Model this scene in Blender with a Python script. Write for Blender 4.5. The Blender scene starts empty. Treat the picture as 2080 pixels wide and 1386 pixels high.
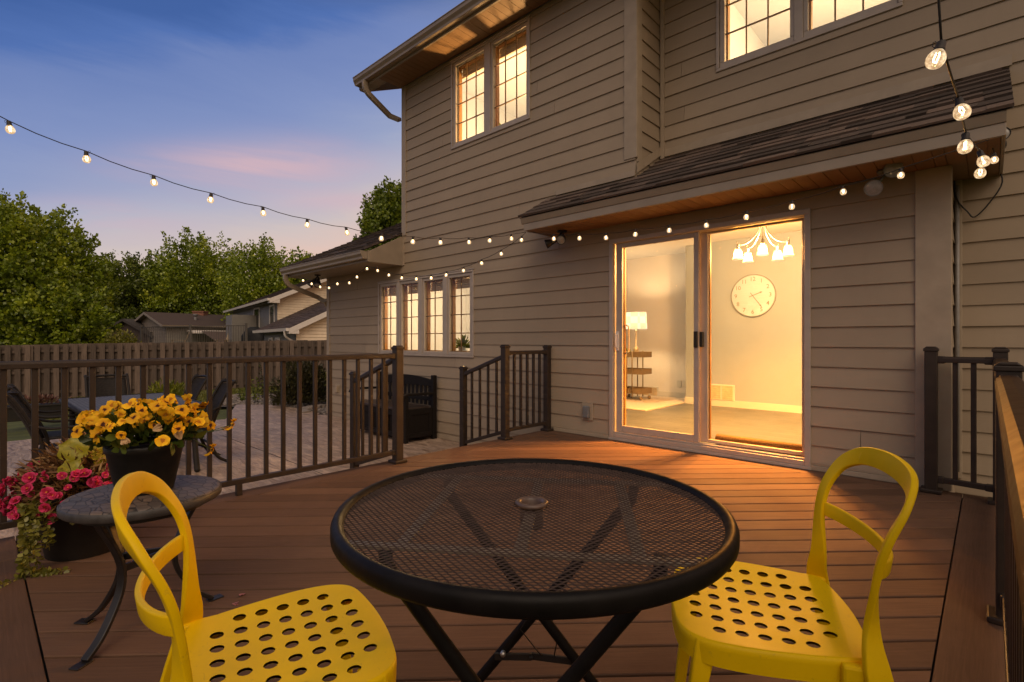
import bpy, bmesh, math, random
import numpy as np
from math import sin, cos, pi, radians, sqrt, atan2, exp
from mathutils import Vector, Matrix, Quaternion, noise
from mathutils.geometry import delaunay_2d_cdt

scene = bpy.context.scene
COL = scene.collection
rng = random.Random(7)

# ------------------------------------------------------------------ survey of the place
# X runs along the house wall, Y into the house, Z up; deck top is z = 0, eye height H.
H = 1.03; FPX = 1032.0
YAW = radians(43.2)
FW = (-sin(YAW), cos(YAW)); RT = (cos(YAW), sin(YAW))
def ray(x, y):
    a = (x - 1040) / FPX
    return FW[0] + a * RT[0], FW[1] + a * RT[1], (693 - y) / FPX
def onY(x, y, Y):
    d = ray(x, y); t = Y / d[1]; return Vector((d[0] * t, Y, H + d[2] * t))
def onX(x, y, X):
    d = ray(x, y); t = X / d[0]; return Vector((X, d[1] * t, H + d[2] * t))
def onZ(x, y, Z):
    d = ray(x, y); t = (Z - H) / d[2]; return Vector((d[0] * t, d[1] * t, Z))
def atT(x, y, t):
    d = ray(x, y); return Vector((d[0] * t, d[1] * t, H + d[2] * t))
def FR(f, r, z=0.0):
    return Vector((f * FW[0] + r * RT[0], f * FW[1] + r * RT[1], z))

# ------------------------------------------------------------------ object helpers
def props(o, label=None, cat=None, group=None, kind=None):
    if label: o['label'] = label
    if cat: o['category'] = cat
    if group: o['group'] = group
    if kind: o['kind'] = kind
    return o
def thing(name, label, cat, loc=(0, 0, 0), rotz=0.0, group=None):
    o = bpy.data.objects.new(name, None); COL.objects.link(o)
    o.empty_display_size = 0.1
    o.location = loc; o.rotation_euler = (0, 0, rotz)
    return props(o, label, cat, group)
def origin_of(o):
    v = Vector((0, 0, 0))
    while o is not None:
        v = v + Vector(o.location); o = o.parent
    return v
def dup(root, loc=None, rotz=None, label=None, group=None, parent=None):
    r = root.copy(); COL.objects.link(r)
    if parent is not None: r.parent = parent
    if loc is not None: r.location = loc
    if rotz is not None: r.rotation_euler = (0, 0, rotz)
    if label: r['label'] = label
    if group: r['group'] = group
    for ch in list(root.children):
        dup(ch, parent=r)
    return r

class MB:
    """collects polygons for one mesh object"""
    def __init__(s):
        s.v = []; s.f = []; s.r = []; s.sm = []; s.cur = 0.5; s.smooth = False
    def face(s, idx):
        s.f.append(idx); s.r.append(s.cur); s.sm.append(s.smooth)
    def add(s, pts):
        i = len(s.v); s.v.extend([tuple(p) for p in pts]); return i
    def quad(s, a, b, c, d):
        i = s.add((a, b, c, d)); s.face((i, i + 1, i + 2, i + 3))
    def poly(s, pts):
        i = s.add(pts); s.face(tuple(range(i, i + len(pts))))
    def hexa(s, p):
        i = s.add(p)
        for q in ((3, 2, 1, 0), (4, 5, 6, 7), (0, 1, 5, 4), (1, 2, 6, 5), (2, 3, 7, 6), (3, 0, 4, 7)):
            s.face(tuple(i + k for k in q))
    def box(s, x0, x1, y0, y1, z0, z1):
        s.hexa([(x0, y0, z0), (x1, y0, z0), (x1, y1, z0), (x0, y1, z0),
                (x0, y0, z1), (x1, y0, z1), (x1, y1, z1), (x0, y1, z1)])
    def obox(s, c, size, m=None):
        hx, hy, hz = size[0] / 2, size[1] / 2, size[2] / 2
        P = [Vector(p) for p in ((-hx, -hy, -hz), (hx, -hy, -hz), (hx, hy, -hz), (-hx, hy, -hz),
                                 (-hx, -hy, hz), (hx, -hy, hz), (hx, hy, hz), (-hx, hy, hz))]
        if m is not None: P = [m @ p for p in P]
        s.hexa([p + Vector(c) for p in P])
    def beam(s, p0, p1, w, h, up=(0, 0, 1), ext=0.0):
        p0 = Vector(p0); p1 = Vector(p1); d = (p1 - p0).normalized()
        p0 = p0 - d * ext; p1 = p1 + d * ext
        u = Vector(up); x = d.cross(u)
        if x.length < 1e-5: x = d.cross(Vector((1, 0, 0)))
        x.normalize(); u = x.cross(d).normalized()
        a = x * w / 2; b = u * h / 2
        s.hexa([p0 - a - b, p0 + a - b, p1 + a - b, p1 - a - b, p0 - a + b, p0 + a + b, p1 + a + b, p1 - a + b])
    def prism(s, prof, x0, x1, axis='X'):
        """extrude closed 2-D profile; axis X: profile is (y,z); axis Y: profile is (x,z); axis Z: (x,y)"""
        f = {'X': lambda p, t: (t, p[0], p[1]), 'Y': lambda p, t: (p[0], t, p[1]), 'Z': lambda p, t: (p[0], p[1], t)}[axis]
        n = len(prof)
        i = s.add([f(p, x0) for p in prof] + [f(p, x1) for p in prof])
        for k in range(n):
            s.face((i + k, i + (k + 1) % n, i + n + (k + 1) % n, i + n + k))
        s.face(tuple(i + k for k in range(n - 1, -1, -1))); s.face(tuple(i + n + k for k in range(n)))
    def frames(s, path, closed=False, up=None):
        P = [Vector(p) for p in path]; n = len(P); T = []
        for k in range(n):
            a = P[(k - 1) % n] if (closed or k > 0) else P[k]
            b = P[(k + 1) % n] if (closed or k < n - 1) else P[k]
            T.append((b - a).normalized())
        if up is not None:
            out = []
            for k in range(n):
                u = Vector(up[k]) if isinstance(up, list) else Vector(up)
                x = T[k].cross(u)
                if x.length < 1e-6: x = T[k].orthogonal()
                x.normalize(); out.append((x, x.cross(T[k]).normalized()))
            return P, out
        x = T[0].orthogonal().normalized(); out = []
        for k in range(n):
            if k: 
                q = T[k - 1].rotation_difference(T[k]); x = q @ x
            x = (x - T[k] * x.dot(T[k])).normalized()
            out.append((x, T[k].cross(x).normalized()))
        return P, out
    def sweep(s, path, prof, closed=False, up=None, cap=True, scale=None):
        """prof: list of (a,b) offsets in the local frame"""
        P, fr = s.frames(path, closed, up); n = len(P); m = len(prof); base = len(s.v)
        for k in range(n):
            x, y = fr[k]; sc = scale[k] if scale else 1.0
            for (a, b) in prof:
                if isinstance(sc, tuple): q = P[k] + x * a * sc[0] + y * b * sc[1]
                else: q = P[k] + x * a * sc + y * b * sc
                s.v.append(tuple(q))
        for k in range(n if closed else n - 1):
            k2 = (k + 1) % n
            for j in range(m):
                j2 = (j + 1) % m
                s.face((base + k * m + j, base + k * m + j2, base + k2 * m + j2, base + k2 * m + j))
        if cap and not closed:
            s.face(tuple(base + j for j in range(m - 1, -1, -1)))
            s.face(tuple(base + (n - 1) * m + j for j in range(m)))
    def tube(s, path, r, seg=8, closed=False, cap=True, scale=None):
        old = s.smooth; s.smooth = True
        s.sweep(path, [(r * cos(2 * pi * k / seg), r * sin(2 * pi * k / seg)) for k in range(seg)], closed, None, cap, scale)
        s.smooth = old
    def lathe(s, prof, c=(0, 0, 0), seg=32, m=None, smooth=True):
        """prof list of (radius, z); not capped unless radius 0"""
        old = s.smooth; s.smooth = smooth
        base = len(s.v); n = len(prof); c = Vector(c)
        for (r, z) in prof:
            for k in range(seg):
                p = Vector((r * cos(2 * pi * k / seg), r * sin(2 * pi * k / seg), z))
                if m is not None: p = m @ p
                s.v.append(tuple(p + c))
        for i in range(n - 1):
            for k in range(seg):
                k2 = (k + 1) % seg
                s.face((base + i * seg + k, base + i * seg + k2, base + (i + 1) * seg + k2, base + (i + 1) * seg + k))
        s.smooth = old
    def ball(s, c, r, seg=12, rings=8, m=None, squash=1.0):
        prof = [(max(r * sin(pi * k / rings), 1e-4), -r * squash * cos(pi * k / rings)) for k in range(rings + 1)]
        s.lathe(prof, c, seg, m)
    def build(s, name, mat, parent=None, world=True, bevel=0.0, subsurf=0, solid=0.0, recalc=False, bseg=2):
        me = bpy.data.meshes.new(name)
        off = origin_of(parent) if (parent is not None and world) else Vector((0, 0, 0))
        V = np.array(s.v, dtype=np.float64).reshape(-1, 3) - np.array(off)
        me.from_pydata(V.tolist(), [], s.f)
        at = me.attributes.new('rnd', 'FLOAT', 'FACE'); at.data.foreach_set('value', s.r)
        me.polygons.foreach_set('use_smooth', s.sm)
        me.validate(); me.update()
        if recalc:
            bm = bmesh.new(); bm.from_mesh(me); bmesh.ops.recalc_face_normals(bm, faces=bm.faces[:]); bm.to_mesh(me); bm.free()
        o = bpy.data.objects.new(name, me); COL.objects.link(o)
        if mat is not None: me.materials.append(mat)
        if parent is not None: o.parent = parent
        if solid:
            md = o.modifiers.new('solid', 'SOLIDIFY'); md.thickness = solid; md.offset = -1
        if bevel:
            md = o.modifiers.new('bevel', 'BEVEL'); md.width = bevel; md.segments = bseg; md.limit_method = 'ANGLE'; md.angle_limit = radians(40)
        if subsurf:
            md = o.modifiers.new('sub', 'SUBSURF'); md.levels = subsurf; md.render_levels = subsurf
        return o

def np_mesh(name, verts, nper, mat, parent=None, rnd=None, extra=None, smooth=False, loc=None):
    """verts (N,nper,3) -> N separate polygons of nper corners"""
    N = verts.shape[0]
    me = bpy.data.meshes.new(name)
    off = np.array(origin_of(parent)) if parent is not None else np.zeros(3)
    V = (verts.reshape(-1, 3) - off).astype(np.float32)
    me.vertices.add(N * nper); me.vertices.foreach_set('co', V.ravel())
    me.loops.add(N * nper); me.loops.foreach_set('vertex_index', np.arange(N * nper, dtype=np.int32))
    me.polygons.add(N)
    me.polygons.foreach_set('loop_start', np.arange(0, N * nper, nper, dtype=np.int32))
    me.polygons.foreach_set('loop_total', np.full(N, nper, dtype=np.int32))
    if rnd is not None:
        a = me.attributes.new('rnd', 'FLOAT', 'FACE'); a.data.foreach_set('value', rnd.astype(np.float32))
    me.update(calc_edges=True)
    me.materials.append(mat)
    o = bpy.data.objects.new(name, me); COL.objects.link(o)
    if parent is not None: o.parent = parent
    return o

# ------------------------------------------------------------------ materials
MATS = {}
def srgb(r, g, b):
    def f(c):
        c /= 255.0
        return c / 12.92 if c <= 0.04045 else ((c + 0.055) / 1.055) ** 2.4
    return (f(r), f(g), f(b))
class NT:
    def __init__(s, name):
        s.m = bpy.data.materials.new(name); s.m.use_nodes = True
        s.t = s.m.node_tree; s.n = s.t.nodes; s.l = s.t.links
        s.b = s.n.get('Principled BSDF'); s.out = s.n.get('Material Output')
    def node(s, typ, **kw):
        n = s.n.new(typ)
        for k, v in kw.items():
            if k.startswith('i_'):
                key = k[2:]; key = int(key) if key.isdigit() else key.replace('_', ' ')
                n.inputs[key].default_value = v
            else: setattr(n, k, v)
        return n
    def link(s, a, b): s.l.new(a, b)
    def mix(s, fac, a, b, blend='MIX'):
        n = s.n.new('ShaderNodeMix'); n.data_type = 'RGBA'; n.blend_type = blend; n.clamp_factor = True
        for sock, val in ((n.inputs[0], fac), (n.inputs[6], a), (n.inputs[7], b)):
            if hasattr(val, 'is_output') or isinstance(val, bpy.types.NodeSocket): s.l.new(val, sock)
            elif isinstance(val, (int, float)): sock.default_value = val
            else: sock.default_value = (*val[:3], 1.0)
        return n.outputs[2]
    def math(s, op, a, b=None, c=None, clamp=False):
        n = s.n.new('ShaderNodeMath'); n.operation = op; n.use_clamp = clamp
        for k, v in enumerate((a, b, c)):
            if v is None: continue
            if isinstance(v, bpy.types.NodeSocket): s.l.new(v, n.inputs[k])
            else: n.inputs[k].default_value = v
        return n.outputs[0]
    def coords(s, scale=(1, 1, 1), rot=(0, 0, 0)):
        tc = s.n.new('ShaderNodeTexCoord'); mp = s.n.new('ShaderNodeMapping')
        mp.inputs['Scale'].default_value = scale; mp.inputs['Rotation'].default_value = rot
        s.l.new(tc.outputs['Object'], mp.inputs[0]); return mp.outputs[0]
    def noise(s, vec, scale=5, detail=4, rough=0.55, dist=0.0):
        n = s.n.new('ShaderNodeTexNoise'); n.inputs['Scale'].default_value = scale
        n.inputs['Detail'].default_value = detail; n.inputs['Roughness'].default_value = rough; n.inputs['Distortion'].default_value = dist
        s.l.new(vec, n.inputs['Vector']); return n.outputs['Fac']
    def ramp(s, fac, stops, interp='LINEAR'):
        n = s.n.new('ShaderNodeValToRGB'); cr = n.color_ramp; cr.interpolation = interp
        while len(cr.elements) < len(stops): cr.elements.new(0.5)
        for e, (p, c) in zip(cr.elements, stops):
            e.position = p; e.color = (*c[:3], 1.0) if not isinstance(c, (int, float)) else (c, c, c, 1)
        s.l.new(fac, n.inputs[0]); return n.outputs[0]
    def attr(s, name='rnd'):
        n = s.n.new('ShaderNodeAttribute'); n.attribute_name = name; return n.outputs['Fac']
    def bump(s, h, strength=0.3, dist=0.01):
        n = s.n.new('ShaderNodeBump'); n.inputs['Strength'].default_value = strength; n.inputs['Distance'].default_value = dist
        s.l.new(h, n.inputs['Height']); s.l.new(n.outputs[0], s.b.inputs['Normal'])
    def set(s, color=None, rough=None, metal=None, spec=None, coat=None):
        if color is not None:
            if isinstance(color, bpy.types.NodeSocket): s.l.new(color, s.b.inputs['Base Color'])
            else: s.b.inputs['Base Color'].default_value = (*color, 1)
        if rough is not None:
            if isinstance(rough, bpy.types.NodeSocket): s.l.new(rough, s.b.inputs['Roughness'])
            else: s.b.inputs['Roughness'].default_value = rough
        if metal is not None: s.b.inputs['Metallic'].default_value = metal
        if spec is not None: s.b.inputs['Specular IOR Level'].default_value = spec
        if coat is not None: s.b.inputs['Coat Weight'].default_value = coat
        return s.m

def simple(name, c, rough=0.6, var=0.18, scale=14, bump=0.0, metal=0.0, spec=0.5, rv=0.12, stretch=(1, 1, 1), rndamt=0.0, rot=(0, 0, 0), bdist=0.004):
    """paint / plastic / wood with uneven tone, roughness and a little relief"""
    if name in MATS: return MATS[name]
    T = NT(name); v = T.coords(stretch, rot)
    n = T.noise(v, scale, 5, 0.6)
    dark = tuple(x * (1 - var) for x in c); light = tuple(min(x * (1 + var), 0.95) for x in c)
    col = T.ramp(n, [(0.3, dark), (0.7, light)])
    if rndamt:
        a = T.attr('rnd'); k = T.math('MULTIPLY_ADD', a, 2 * rndamt, 1 - rndamt)
        vm = T.node('ShaderNodeVectorMath', operation='SCALE'); T.link(col, vm.inputs[0]); T.link(k, vm.inputs['Scale']); col = vm.outputs[0]
    n2 = T.noise(v, scale * 3.1, 3, 0.5)
    r = T.math('MULTIPLY_ADD', n2, rv * 2, rough - rv, clamp=True)
    if bump: T.bump(T.noise(v, scale * 4, 4, 0.6), bump, bdist)
    MATS[name] = T.set(col, r, metal, spec)
    return MATS[name]
def emit(name, c, strength, sample=True):
    T = NT(name); T.n.remove(T.b)
    e = T.node('ShaderNodeEmission'); e.inputs[0].default_value = (*c, 1); e.inputs[1].default_value = strength
    T.link(e.outputs[0], T.out.inputs[0])
    if not sample: T.m.cycles.emission_sampling = 'NONE'
    return T.m
# ------------------------------------------------------------------ material library
def wood_grain(name, c, along_rot, rndamt=0.25, rough=0.6, bump=0.25, gscale=9.0, var=0.25, spec=0.4):
    T = NT(name)
    v = T.coords((1, 1, 1), (0, 0, along_rot))
    mp = T.node('ShaderNodeMapping'); mp.inputs['Scale'].default_value = (1.2, 34, 34); T.link(v, mp.inputs[0])
    g = T.noise(mp.outputs[0], gscale * 0.35, 6, 0.65, 0.6)
    b = T.noise(v, 2.2, 4, 0.6)
    col = T.ramp(g, [(0.25, tuple(x * (1 - var) for x in c)), (0.55, c), (0.8, tuple(x * (1 + var) for x in c))])
    col = T.mix(T.math('MULTIPLY', b, 0.35), col, tuple(x * 0.72 for x in c))
    st = T.noise(v, 0.8, 6, 0.7, 0.8); col = T.mix(T.math('MULTIPLY', T.ramp(st, [(0.52, 0.0), (0.70, 1.0)]), 0.45), col, tuple(x * 1.45 for x in c))
    a = T.attr('rnd'); k = T.math('MULTIPLY_ADD', a, 2 * rndamt, 1 - rndamt)
    vm = T.node('ShaderNodeVectorMath', operation='SCALE'); T.link(col, vm.inputs[0]); T.link(k, vm.inputs['Scale'])
    r = T.math('MULTIPLY_ADD', b, 0.3, rough - 0.15)
    T.bump(g, bump, 0.003)
    return T.set(vm.outputs[0], r, 0, spec)

SID = (0.365, 0.285, 0.202)
def siding_mat(name, c):
    T = NT(name)
    v = T.coords()
    mp = T.node('ShaderNodeMapping'); mp.inputs['Scale'].default_value = (2.0, 2.0, 60); T.link(v, mp.inputs[0])
    g = T.noise(mp.outputs[0], 3.0, 5, 0.6, 0.4)
    b = T.noise(v, 0.9, 5, 0.65)
    col = T.ramp(b, [(0.3, tuple(x * 0.90 for x in c)), (0.7, tuple(x * 1.08 for x in c))])
    col = T.mix(T.math('MULTIPLY', g, 0.16), col, tuple(x * 0.6 for x in c))
    mp2 = T.node('ShaderNodeMapping'); mp2.inputs['Scale'].default_value = (7, 7, 1.1); T.link(v, mp2.inputs[0])
    st = T.noise(mp2.outputs[0], 1.3, 4, 0.7)
    col = T.mix(T.math('MULTIPLY', T.ramp(st, [(0.55, 0.0), (0.8, 1.0)]), 0.13), col, tuple(x * 0.55 for x in c))
    a = T.attr('rnd'); k = T.math('MULTIPLY_ADD', a, 0.13, 0.935)
    vm = T.node('ShaderNodeVectorMath', operation='SCALE'); T.link(col, vm.inputs[0]); T.link(k, vm.inputs['Scale'])
    T.bump(g, 0.22, 0.004)
    return T.set(vm.outputs[0], 0.62, 0, 0.35)
M_SID = siding_mat('siding_paint', SID)
M_TRIM = simple('trim_paint', (0.375, 0.298, 0.215), 0.55, 0.10, 6, 0.12, rv=0.1)
M_FASC = simple('fascia_metal', (0.31, 0.25, 0.185), 0.42, 0.10, 5, 0.0)
M_SOFF = wood_grain('soffit_boards', (0.25, 0.145, 0.070), 0, 0.04, 0.6, 0.1, 6, 0.12)
M_VINYL = simple('window_vinyl', (0.42, 0.355, 0.30), 0.42, 0.08, 8)
M_CASE = simple('window_wood', (0.40, 0.20, 0.062), 0.5, 0.2, 20)
M_GRILLE = simple('grille_bars', (0.30, 0.17, 0.065), 0.5, 0.15, 20)
M_BLACK = simple('black_gap', (0.012, 0.011, 0.010), 0.8, 0.1)
M_RAIL = simple('bronze_powder_coat', (0.034, 0.022, 0.015), 0.48, 0.25, 9, 0.05, spec=0.4, rv=0.1)
M_CAPR = simple('bronze_rail_cap', (0.034, 0.016, 0.008), 0.5, 0.3, 12, 0.0, rv=0.1, spec=0.15)
M_DECK = wood_grain('composite_decking', (0.135, 0.075, 0.047), -radians(45), 0.24, 0.78, 0.35, 10, 0.26, 0.18)
M_DECKX = wood_grain('composite_border_x', (0.135, 0.075, 0.047), 0, 0.14, 0.78, 0.35, 10, 0.26, 0.18)
M_DECKY = wood_grain('composite_border_y', (0.135, 0.075, 0.047), -radians(90), 0.14, 0.78, 0.35, 10, 0.26, 0.18)
M_FENCE = simple('stained_fence_wood', (0.120, 0.085, 0.064), 0.8, 0.32, 5, 0.35, stretch=(6, 6, 0.6), rndamt=0.34)
M_BLKMET = simple('black_metal', (0.014, 0.012, 0.012), 0.42, 0.3, 25, 0.08)
M_TABLE = simple('table_brown_metal', (0.0065, 0.005, 0.0045), 0.5, 0.5, 16, 0.12, spec=0.18)
M_MESH = simple('table_mesh_metal', (0.052, 0.032, 0.025), 0.5, 0.3, 30, 0.0, spec=0.2)
M_STEEL = simple('bare_steel', (0.5, 0.48, 0.45), 0.3, 0.1, 30, metal=0.9)
def yellow_mat():
    T = NT('yellow_paint'); v = T.coords(); c = (0.88, 0.57, 0.002)
    n = T.noise(v, 6, 5, 0.65)
    col = T.ramp(n, [(0.3, tuple(x * 0.90 for x in c)), (0.7, tuple(x * 1.04 for x in c))])
    mp = T.node('ShaderNodeMapping'); mp.inputs['Scale'].default_value = (9, 40, 20); mp.inputs['Rotation'].default_value = (0, 0, 0.6); T.link(v, mp.inputs[0])
    sc = T.noise(mp.outputs[0], 4.0, 3, 0.55, 1.2)
    col = T.mix(T.math('MULTIPLY', T.ramp(sc, [(0.69, 0.0), (0.73, 1.0)]), 0.30), col, (0.45, 0.24, 0.03))
    d = T.noise(v, 70, 3, 0.7)
    col = T.mix(T.math('MULTIPLY', T.ramp(d, [(0.64, 0.0), (0.72, 1.0)]), 0.22), col, (0.40, 0.25, 0.05))
    T.bump(T.noise(v, 220, 2, 0.5), 0.06, 0.001)
    return T.set(col, T.math('MULTIPLY_ADD', n, 0.30, 0.30), 0, 0.16)
M_YEL = yellow_mat()
M_POT = simple('black_plastic', (0.012, 0.011, 0.0105), 0.5, 0.3, 18, 0.1)
M_POTB = simple('dark_planter_resin', (0.018, 0.015, 0.013), 0.55, 0.35, 9, 0.15)
M_SOIL = simple('potting_soil', (0.03, 0.02, 0.014), 0.95, 0.4, 40, 0.6)
M_BENCH = simple('dark_bench_resin', (0.012, 0.009, 0.0075), 0.6, 0.3, 12, 0.1, spec=0.2, stretch=(1, 4, 4))
M_WOV = simple('woven_resin', (0.022, 0.018, 0.016), 0.65, 0.4, 40, 0.3, spec=0.2)
M_CAST = simple('cast_aluminium_dark', (0.018, 0.014, 0.012), 0.55, 0.3, 30, 0.15, spec=0.25)
M_WHITE = simple('white_trim_paint', (0.78, 0.71, 0.64), 0.5, 0.06, 5)
M_CREAM = simple('cream_vinyl_siding', (0.86, 0.71, 0.52), 0.6, 0.08, 3, rndamt=0.05)
M_GREYSHADE = simple('grey_shade_siding', (0.22, 0.20, 0.175), 0.6, 0.1, 3, rndamt=0.05)  # plain grey siding, and shade painted into the beige houses' side walls
M_DKGLASS = simple('dark_window_glass', (0.01, 0.012, 0.014), 0.08, 0.1, 3)
M_BRICK = simple('brick', (0.24, 0.105, 0.07), 0.85, 0.35, 9, 0.3)
M_CORD = simple('black_cord_rubber', (0.012, 0.010, 0.009), 0.6, 0.2, 40)
M_SOCK = simple('socket_bakelite', (0.020, 0.013, 0.011), 0.6, 0.2, 40)
M_GREY = simple('grey_outlet_cover', (0.17, 0.175, 0.18), 0.4, 0.1, 20)
M_COND = simple('grey_conduit', (0.25, 0.235, 0.22), 0.45, 0.15, 20)

def shingle_mat(name, c1, c2, c3):
    T = NT(name); v = T.coords()
    a = T.attr('rnd')
    col = T.ramp(a, [(0.0, c1), (0.45, c2), (1.0, c3)])
    n = T.noise(v, 90, 3, 0.7); m = T.noise(v, 1.4, 4, 0.6)
    col = T.mix(T.math('MULTIPLY', n, 0.5), col, tuple(x * 0.45 for x in c2))
    col = T.mix(T.math('MULTIPLY', m, 0.3), col, tuple(x * 0.6 for x in c2))
    T.bump(n, 0.5, 0.004)
    return T.set(col, 0.85, 0, 0.3)
M_SHIN = shingle_mat('asphalt_shingles', (0.050, 0.037, 0.030), (0.105, 0.078, 0.063), (0.215, 0.150, 0.115))
M_SHIN2 = shingle_mat('neighbour_shingles', (0.085, 0.060, 0.050), (0.12, 0.084, 0.070), (0.15, 0.105, 0.088))

def glass_mat(name, tint=(1, 1, 1), ior=1.40):
    T = NT(name); T.n.remove(T.b)
    tr = T.node('ShaderNodeBsdfTransparent'); tr.inputs[0].default_value = (*tint, 1)
    gl = T.node('ShaderNodeBsdfGlossy'); gl.inputs['Roughness'].default_value = 0.01
    fr = T.node('ShaderNodeFresnel'); fr.inputs[0].default_value = ior
    mx = T.node('ShaderNodeMixShader'); T.link(fr.outputs[0], mx.inputs[0]); T.link(tr.outputs[0], mx.inputs[1]); T.link(gl.outputs[0], mx.inputs[2])
    T.link(mx.outputs[0], T.out.inputs[0]); return T.m
M_GLASS = glass_mat('window_glass', (0.95, 0.93, 0.90))
def bulb_glass():
    T = NT('bulb_glass'); T.n.remove(T.b)
    tr = T.node('ShaderNodeBsdfTransparent'); tr.inputs[0].default_value = (1, 0.9, 0.75, 1)
    gl = T.node('ShaderNodeBsdfGlossy'); gl.inputs['Roughness'].default_value = 0.03
    em = T.node('ShaderNodeEmission')
    v = T.coords((1, 1, 1)); n = T.noise(v, 60, 3, 0.6)
    col = T.ramp(n, [(0.3, (1.0, 0.55, 0.22)), (0.7, (1.0, 0.82, 0.56))]); T.link(col, em.inputs[0])
    T.link(T.math('MULTIPLY_ADD', T.math('POWER', n, 2.5), 5.0, 0.12), em.inputs[1])
    fr = T.node('ShaderNodeFresnel'); fr.inputs[0].default_value = 1.5
    mx = T.node('ShaderNodeMixShader'); T.link(fr.outputs[0], mx.inputs[0]); T.link(tr.outputs[0], mx.inputs[1]); T.link(gl.outputs[0], mx.inputs[2])
    m2 = T.node('ShaderNodeMixShader'); m2.inputs[0].default_value = 0.45
    T.link(mx.outputs[0], m2.inputs[1]); T.link(em.outputs[0], m2.inputs[2])
    T.link(m2.outputs[0], T.out.inputs[0]); T.m.cycles.emission_sampling = 'NONE'; return T.m
M_BULB = bulb_glass()
M_FIL = emit('lit_filament', (1.0, 0.66, 0.32), 30.0)
M_SHADE = None
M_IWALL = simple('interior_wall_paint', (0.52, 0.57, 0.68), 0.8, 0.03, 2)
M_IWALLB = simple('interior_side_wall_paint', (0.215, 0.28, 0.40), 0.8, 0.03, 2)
M_ICEIL = simple('interior_ceiling_paint', (0.50, 0.55, 0.66), 0.9, 0.02, 2)
M_IFLOOR = wood_grain('interior_wood_floor', (0.075, 0.092, 0.115), 0, 0.12, 0.35, 0.05, 3, 0.12)
M_IWHITE = simple('interior_white', (0.42, 0.47, 0.56), 0.5, 0.03, 4)
M_CARPET = simple('interior_carpet', (0.42, 0.41, 0.42), 0.95, 0.1, 60, 0.4)
M_CURT = simple('interior_blind_fabric', (0.62, 0.54, 0.43), 0.85, 0.08, 30)
M_MAT = simple('coir_fibre', (0.20, 0.13, 0.06), 0.95, 0.45, 90, 0.8)

def leaf_mat(name, c1, c2, c3, trans=0.25, rough=0.5):
    T = NT(name); T.n.remove(T.b)
    a = T.attr('rnd'); col = T.ramp(a, [(0.0, c1), (0.5, c2), (1.0, c3)])
    d = T.node('ShaderNodeBsdfDiffuse'); t = T.node('ShaderNodeBsdfTranslucent'); g = T.node('ShaderNodeBsdfGlossy')
    g.inputs['Roughness'].default_value = 0.45; g.inputs[0].default_value = (0.9, 0.9, 0.85, 1)
    T.link(col, d.inputs[0]); T.link(col, t.inputs[0])
    m1 = T.node('ShaderNodeMixShader'); m1.inputs[0].default_value = trans; T.link(d.outputs[0], m1.inputs[1]); T.link(t.outputs[0], m1.inputs[2])
    m2 = T.node('ShaderNodeMixShader'); m2.inputs[0].default_value = 0.05; T.link(m1.outputs[0], m2.inputs[1]); T.link(g.outputs[0], m2.inputs[2])
    T.link(m2.outputs[0], T.out.inputs[0]); return T.m
M_LF = [leaf_mat('maple_leaves', (0.075, 0.120, 0.008), (0.225, 0.30, 0.014), (0.50, 0.54, 0.030)),
        leaf_mat('dark_leaves', (0.050, 0.078, 0.009), (0.115, 0.155, 0.013), (0.22, 0.26, 0.020)),
        leaf_mat('fresh_leaves', (0.075, 0.115, 0.008), (0.165, 0.225, 0.014), (0.30, 0.34, 0.024))]
M_BARK = simple('bark', (0.055, 0.038, 0.026), 0.9, 0.4, 8, 0.8, stretch=(1, 1, 0.25))
M_HEDGE = leaf_mat('hedge_leaves', (0.10, 0.11, 0.012), (0.19, 0.19, 0.02), (0.30, 0.26, 0.03))
M_BUSH = leaf_mat('barberry_leaves', (0.030, 0.022, 0.010), (0.045, 0.045, 0.012), (0.085, 0.075, 0.02))
M_LIME = leaf_mat('lime_grass', (0.14, 0.17, 0.012), (0.25, 0.27, 0.02), (0.38, 0.36, 0.03))
M_PANL = leaf_mat('pansy_leaves', (0.035, 0.065, 0.008), (0.085, 0.125, 0.013), (0.22, 0.22, 0.022))
M_BRNL = leaf_mat('bronze_grass', (0.10, 0.042, 0.018), (0.27, 0.125, 0.045), (0.50, 0.31, 0.12))
M_JENNY = leaf_mat('creeping_vine_leaves', (0.10, 0.105, 0.012), (0.20, 0.19, 0.025), (0.33, 0.30, 0.06))
M_CHART = leaf_mat('chartreuse_leaf', (0.30, 0.28, 0.012), (0.38, 0.33, 0.015), (0.46, 0.40, 0.02))
M_DUSTY = leaf_mat('dusty_pink_flowers', (0.10, 0.05, 0.03), (0.20, 0.09, 0.065), (0.34, 0.17, 0.12))
def petal_mat(name, outer, mid, inner):
    T = NT(name); a = T.attr('rad'); r = T.attr('rnd')
    col = T.ramp(a, [(0.0, inner), (0.20, inner), (0.36, mid), (0.75, outer), (1.0, tuple(x * 1.05 for x in outer))])
    k = T.math('MULTIPLY_ADD', r, 0.5, 0.75)
    vm = T.node('ShaderNodeVectorMath', operation='SCALE'); T.link(col, vm.inputs[0]); T.link(k, vm.inputs['Scale'])
    T.b.inputs['Subsurface Weight'].default_value = 0.0
    return T.set(vm.outputs[0], 0.6, 0, 0.2)
M_PANSY = petal_mat('pansy_petals', (0.80, 0.42, 0.008), (0.72, 0.32, 0.006), (0.055, 0.010, 0.006))
M_PANSY2 = petal_mat('pansy_clear_petals', (0.82, 0.46, 0.010), (0.76, 0.36, 0.008), (0.40, 0.14, 0.006))
M_BEGO = petal_mat('begonia_petals', (0.68, 0.050, 0.155), (0.60, 0.035, 0.10), (0.75, 0.40, 0.06))
M_WILT = simple('wilted_petals', (0.55, 0.36, 0.18), 0.8, 0.3, 60)

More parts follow.
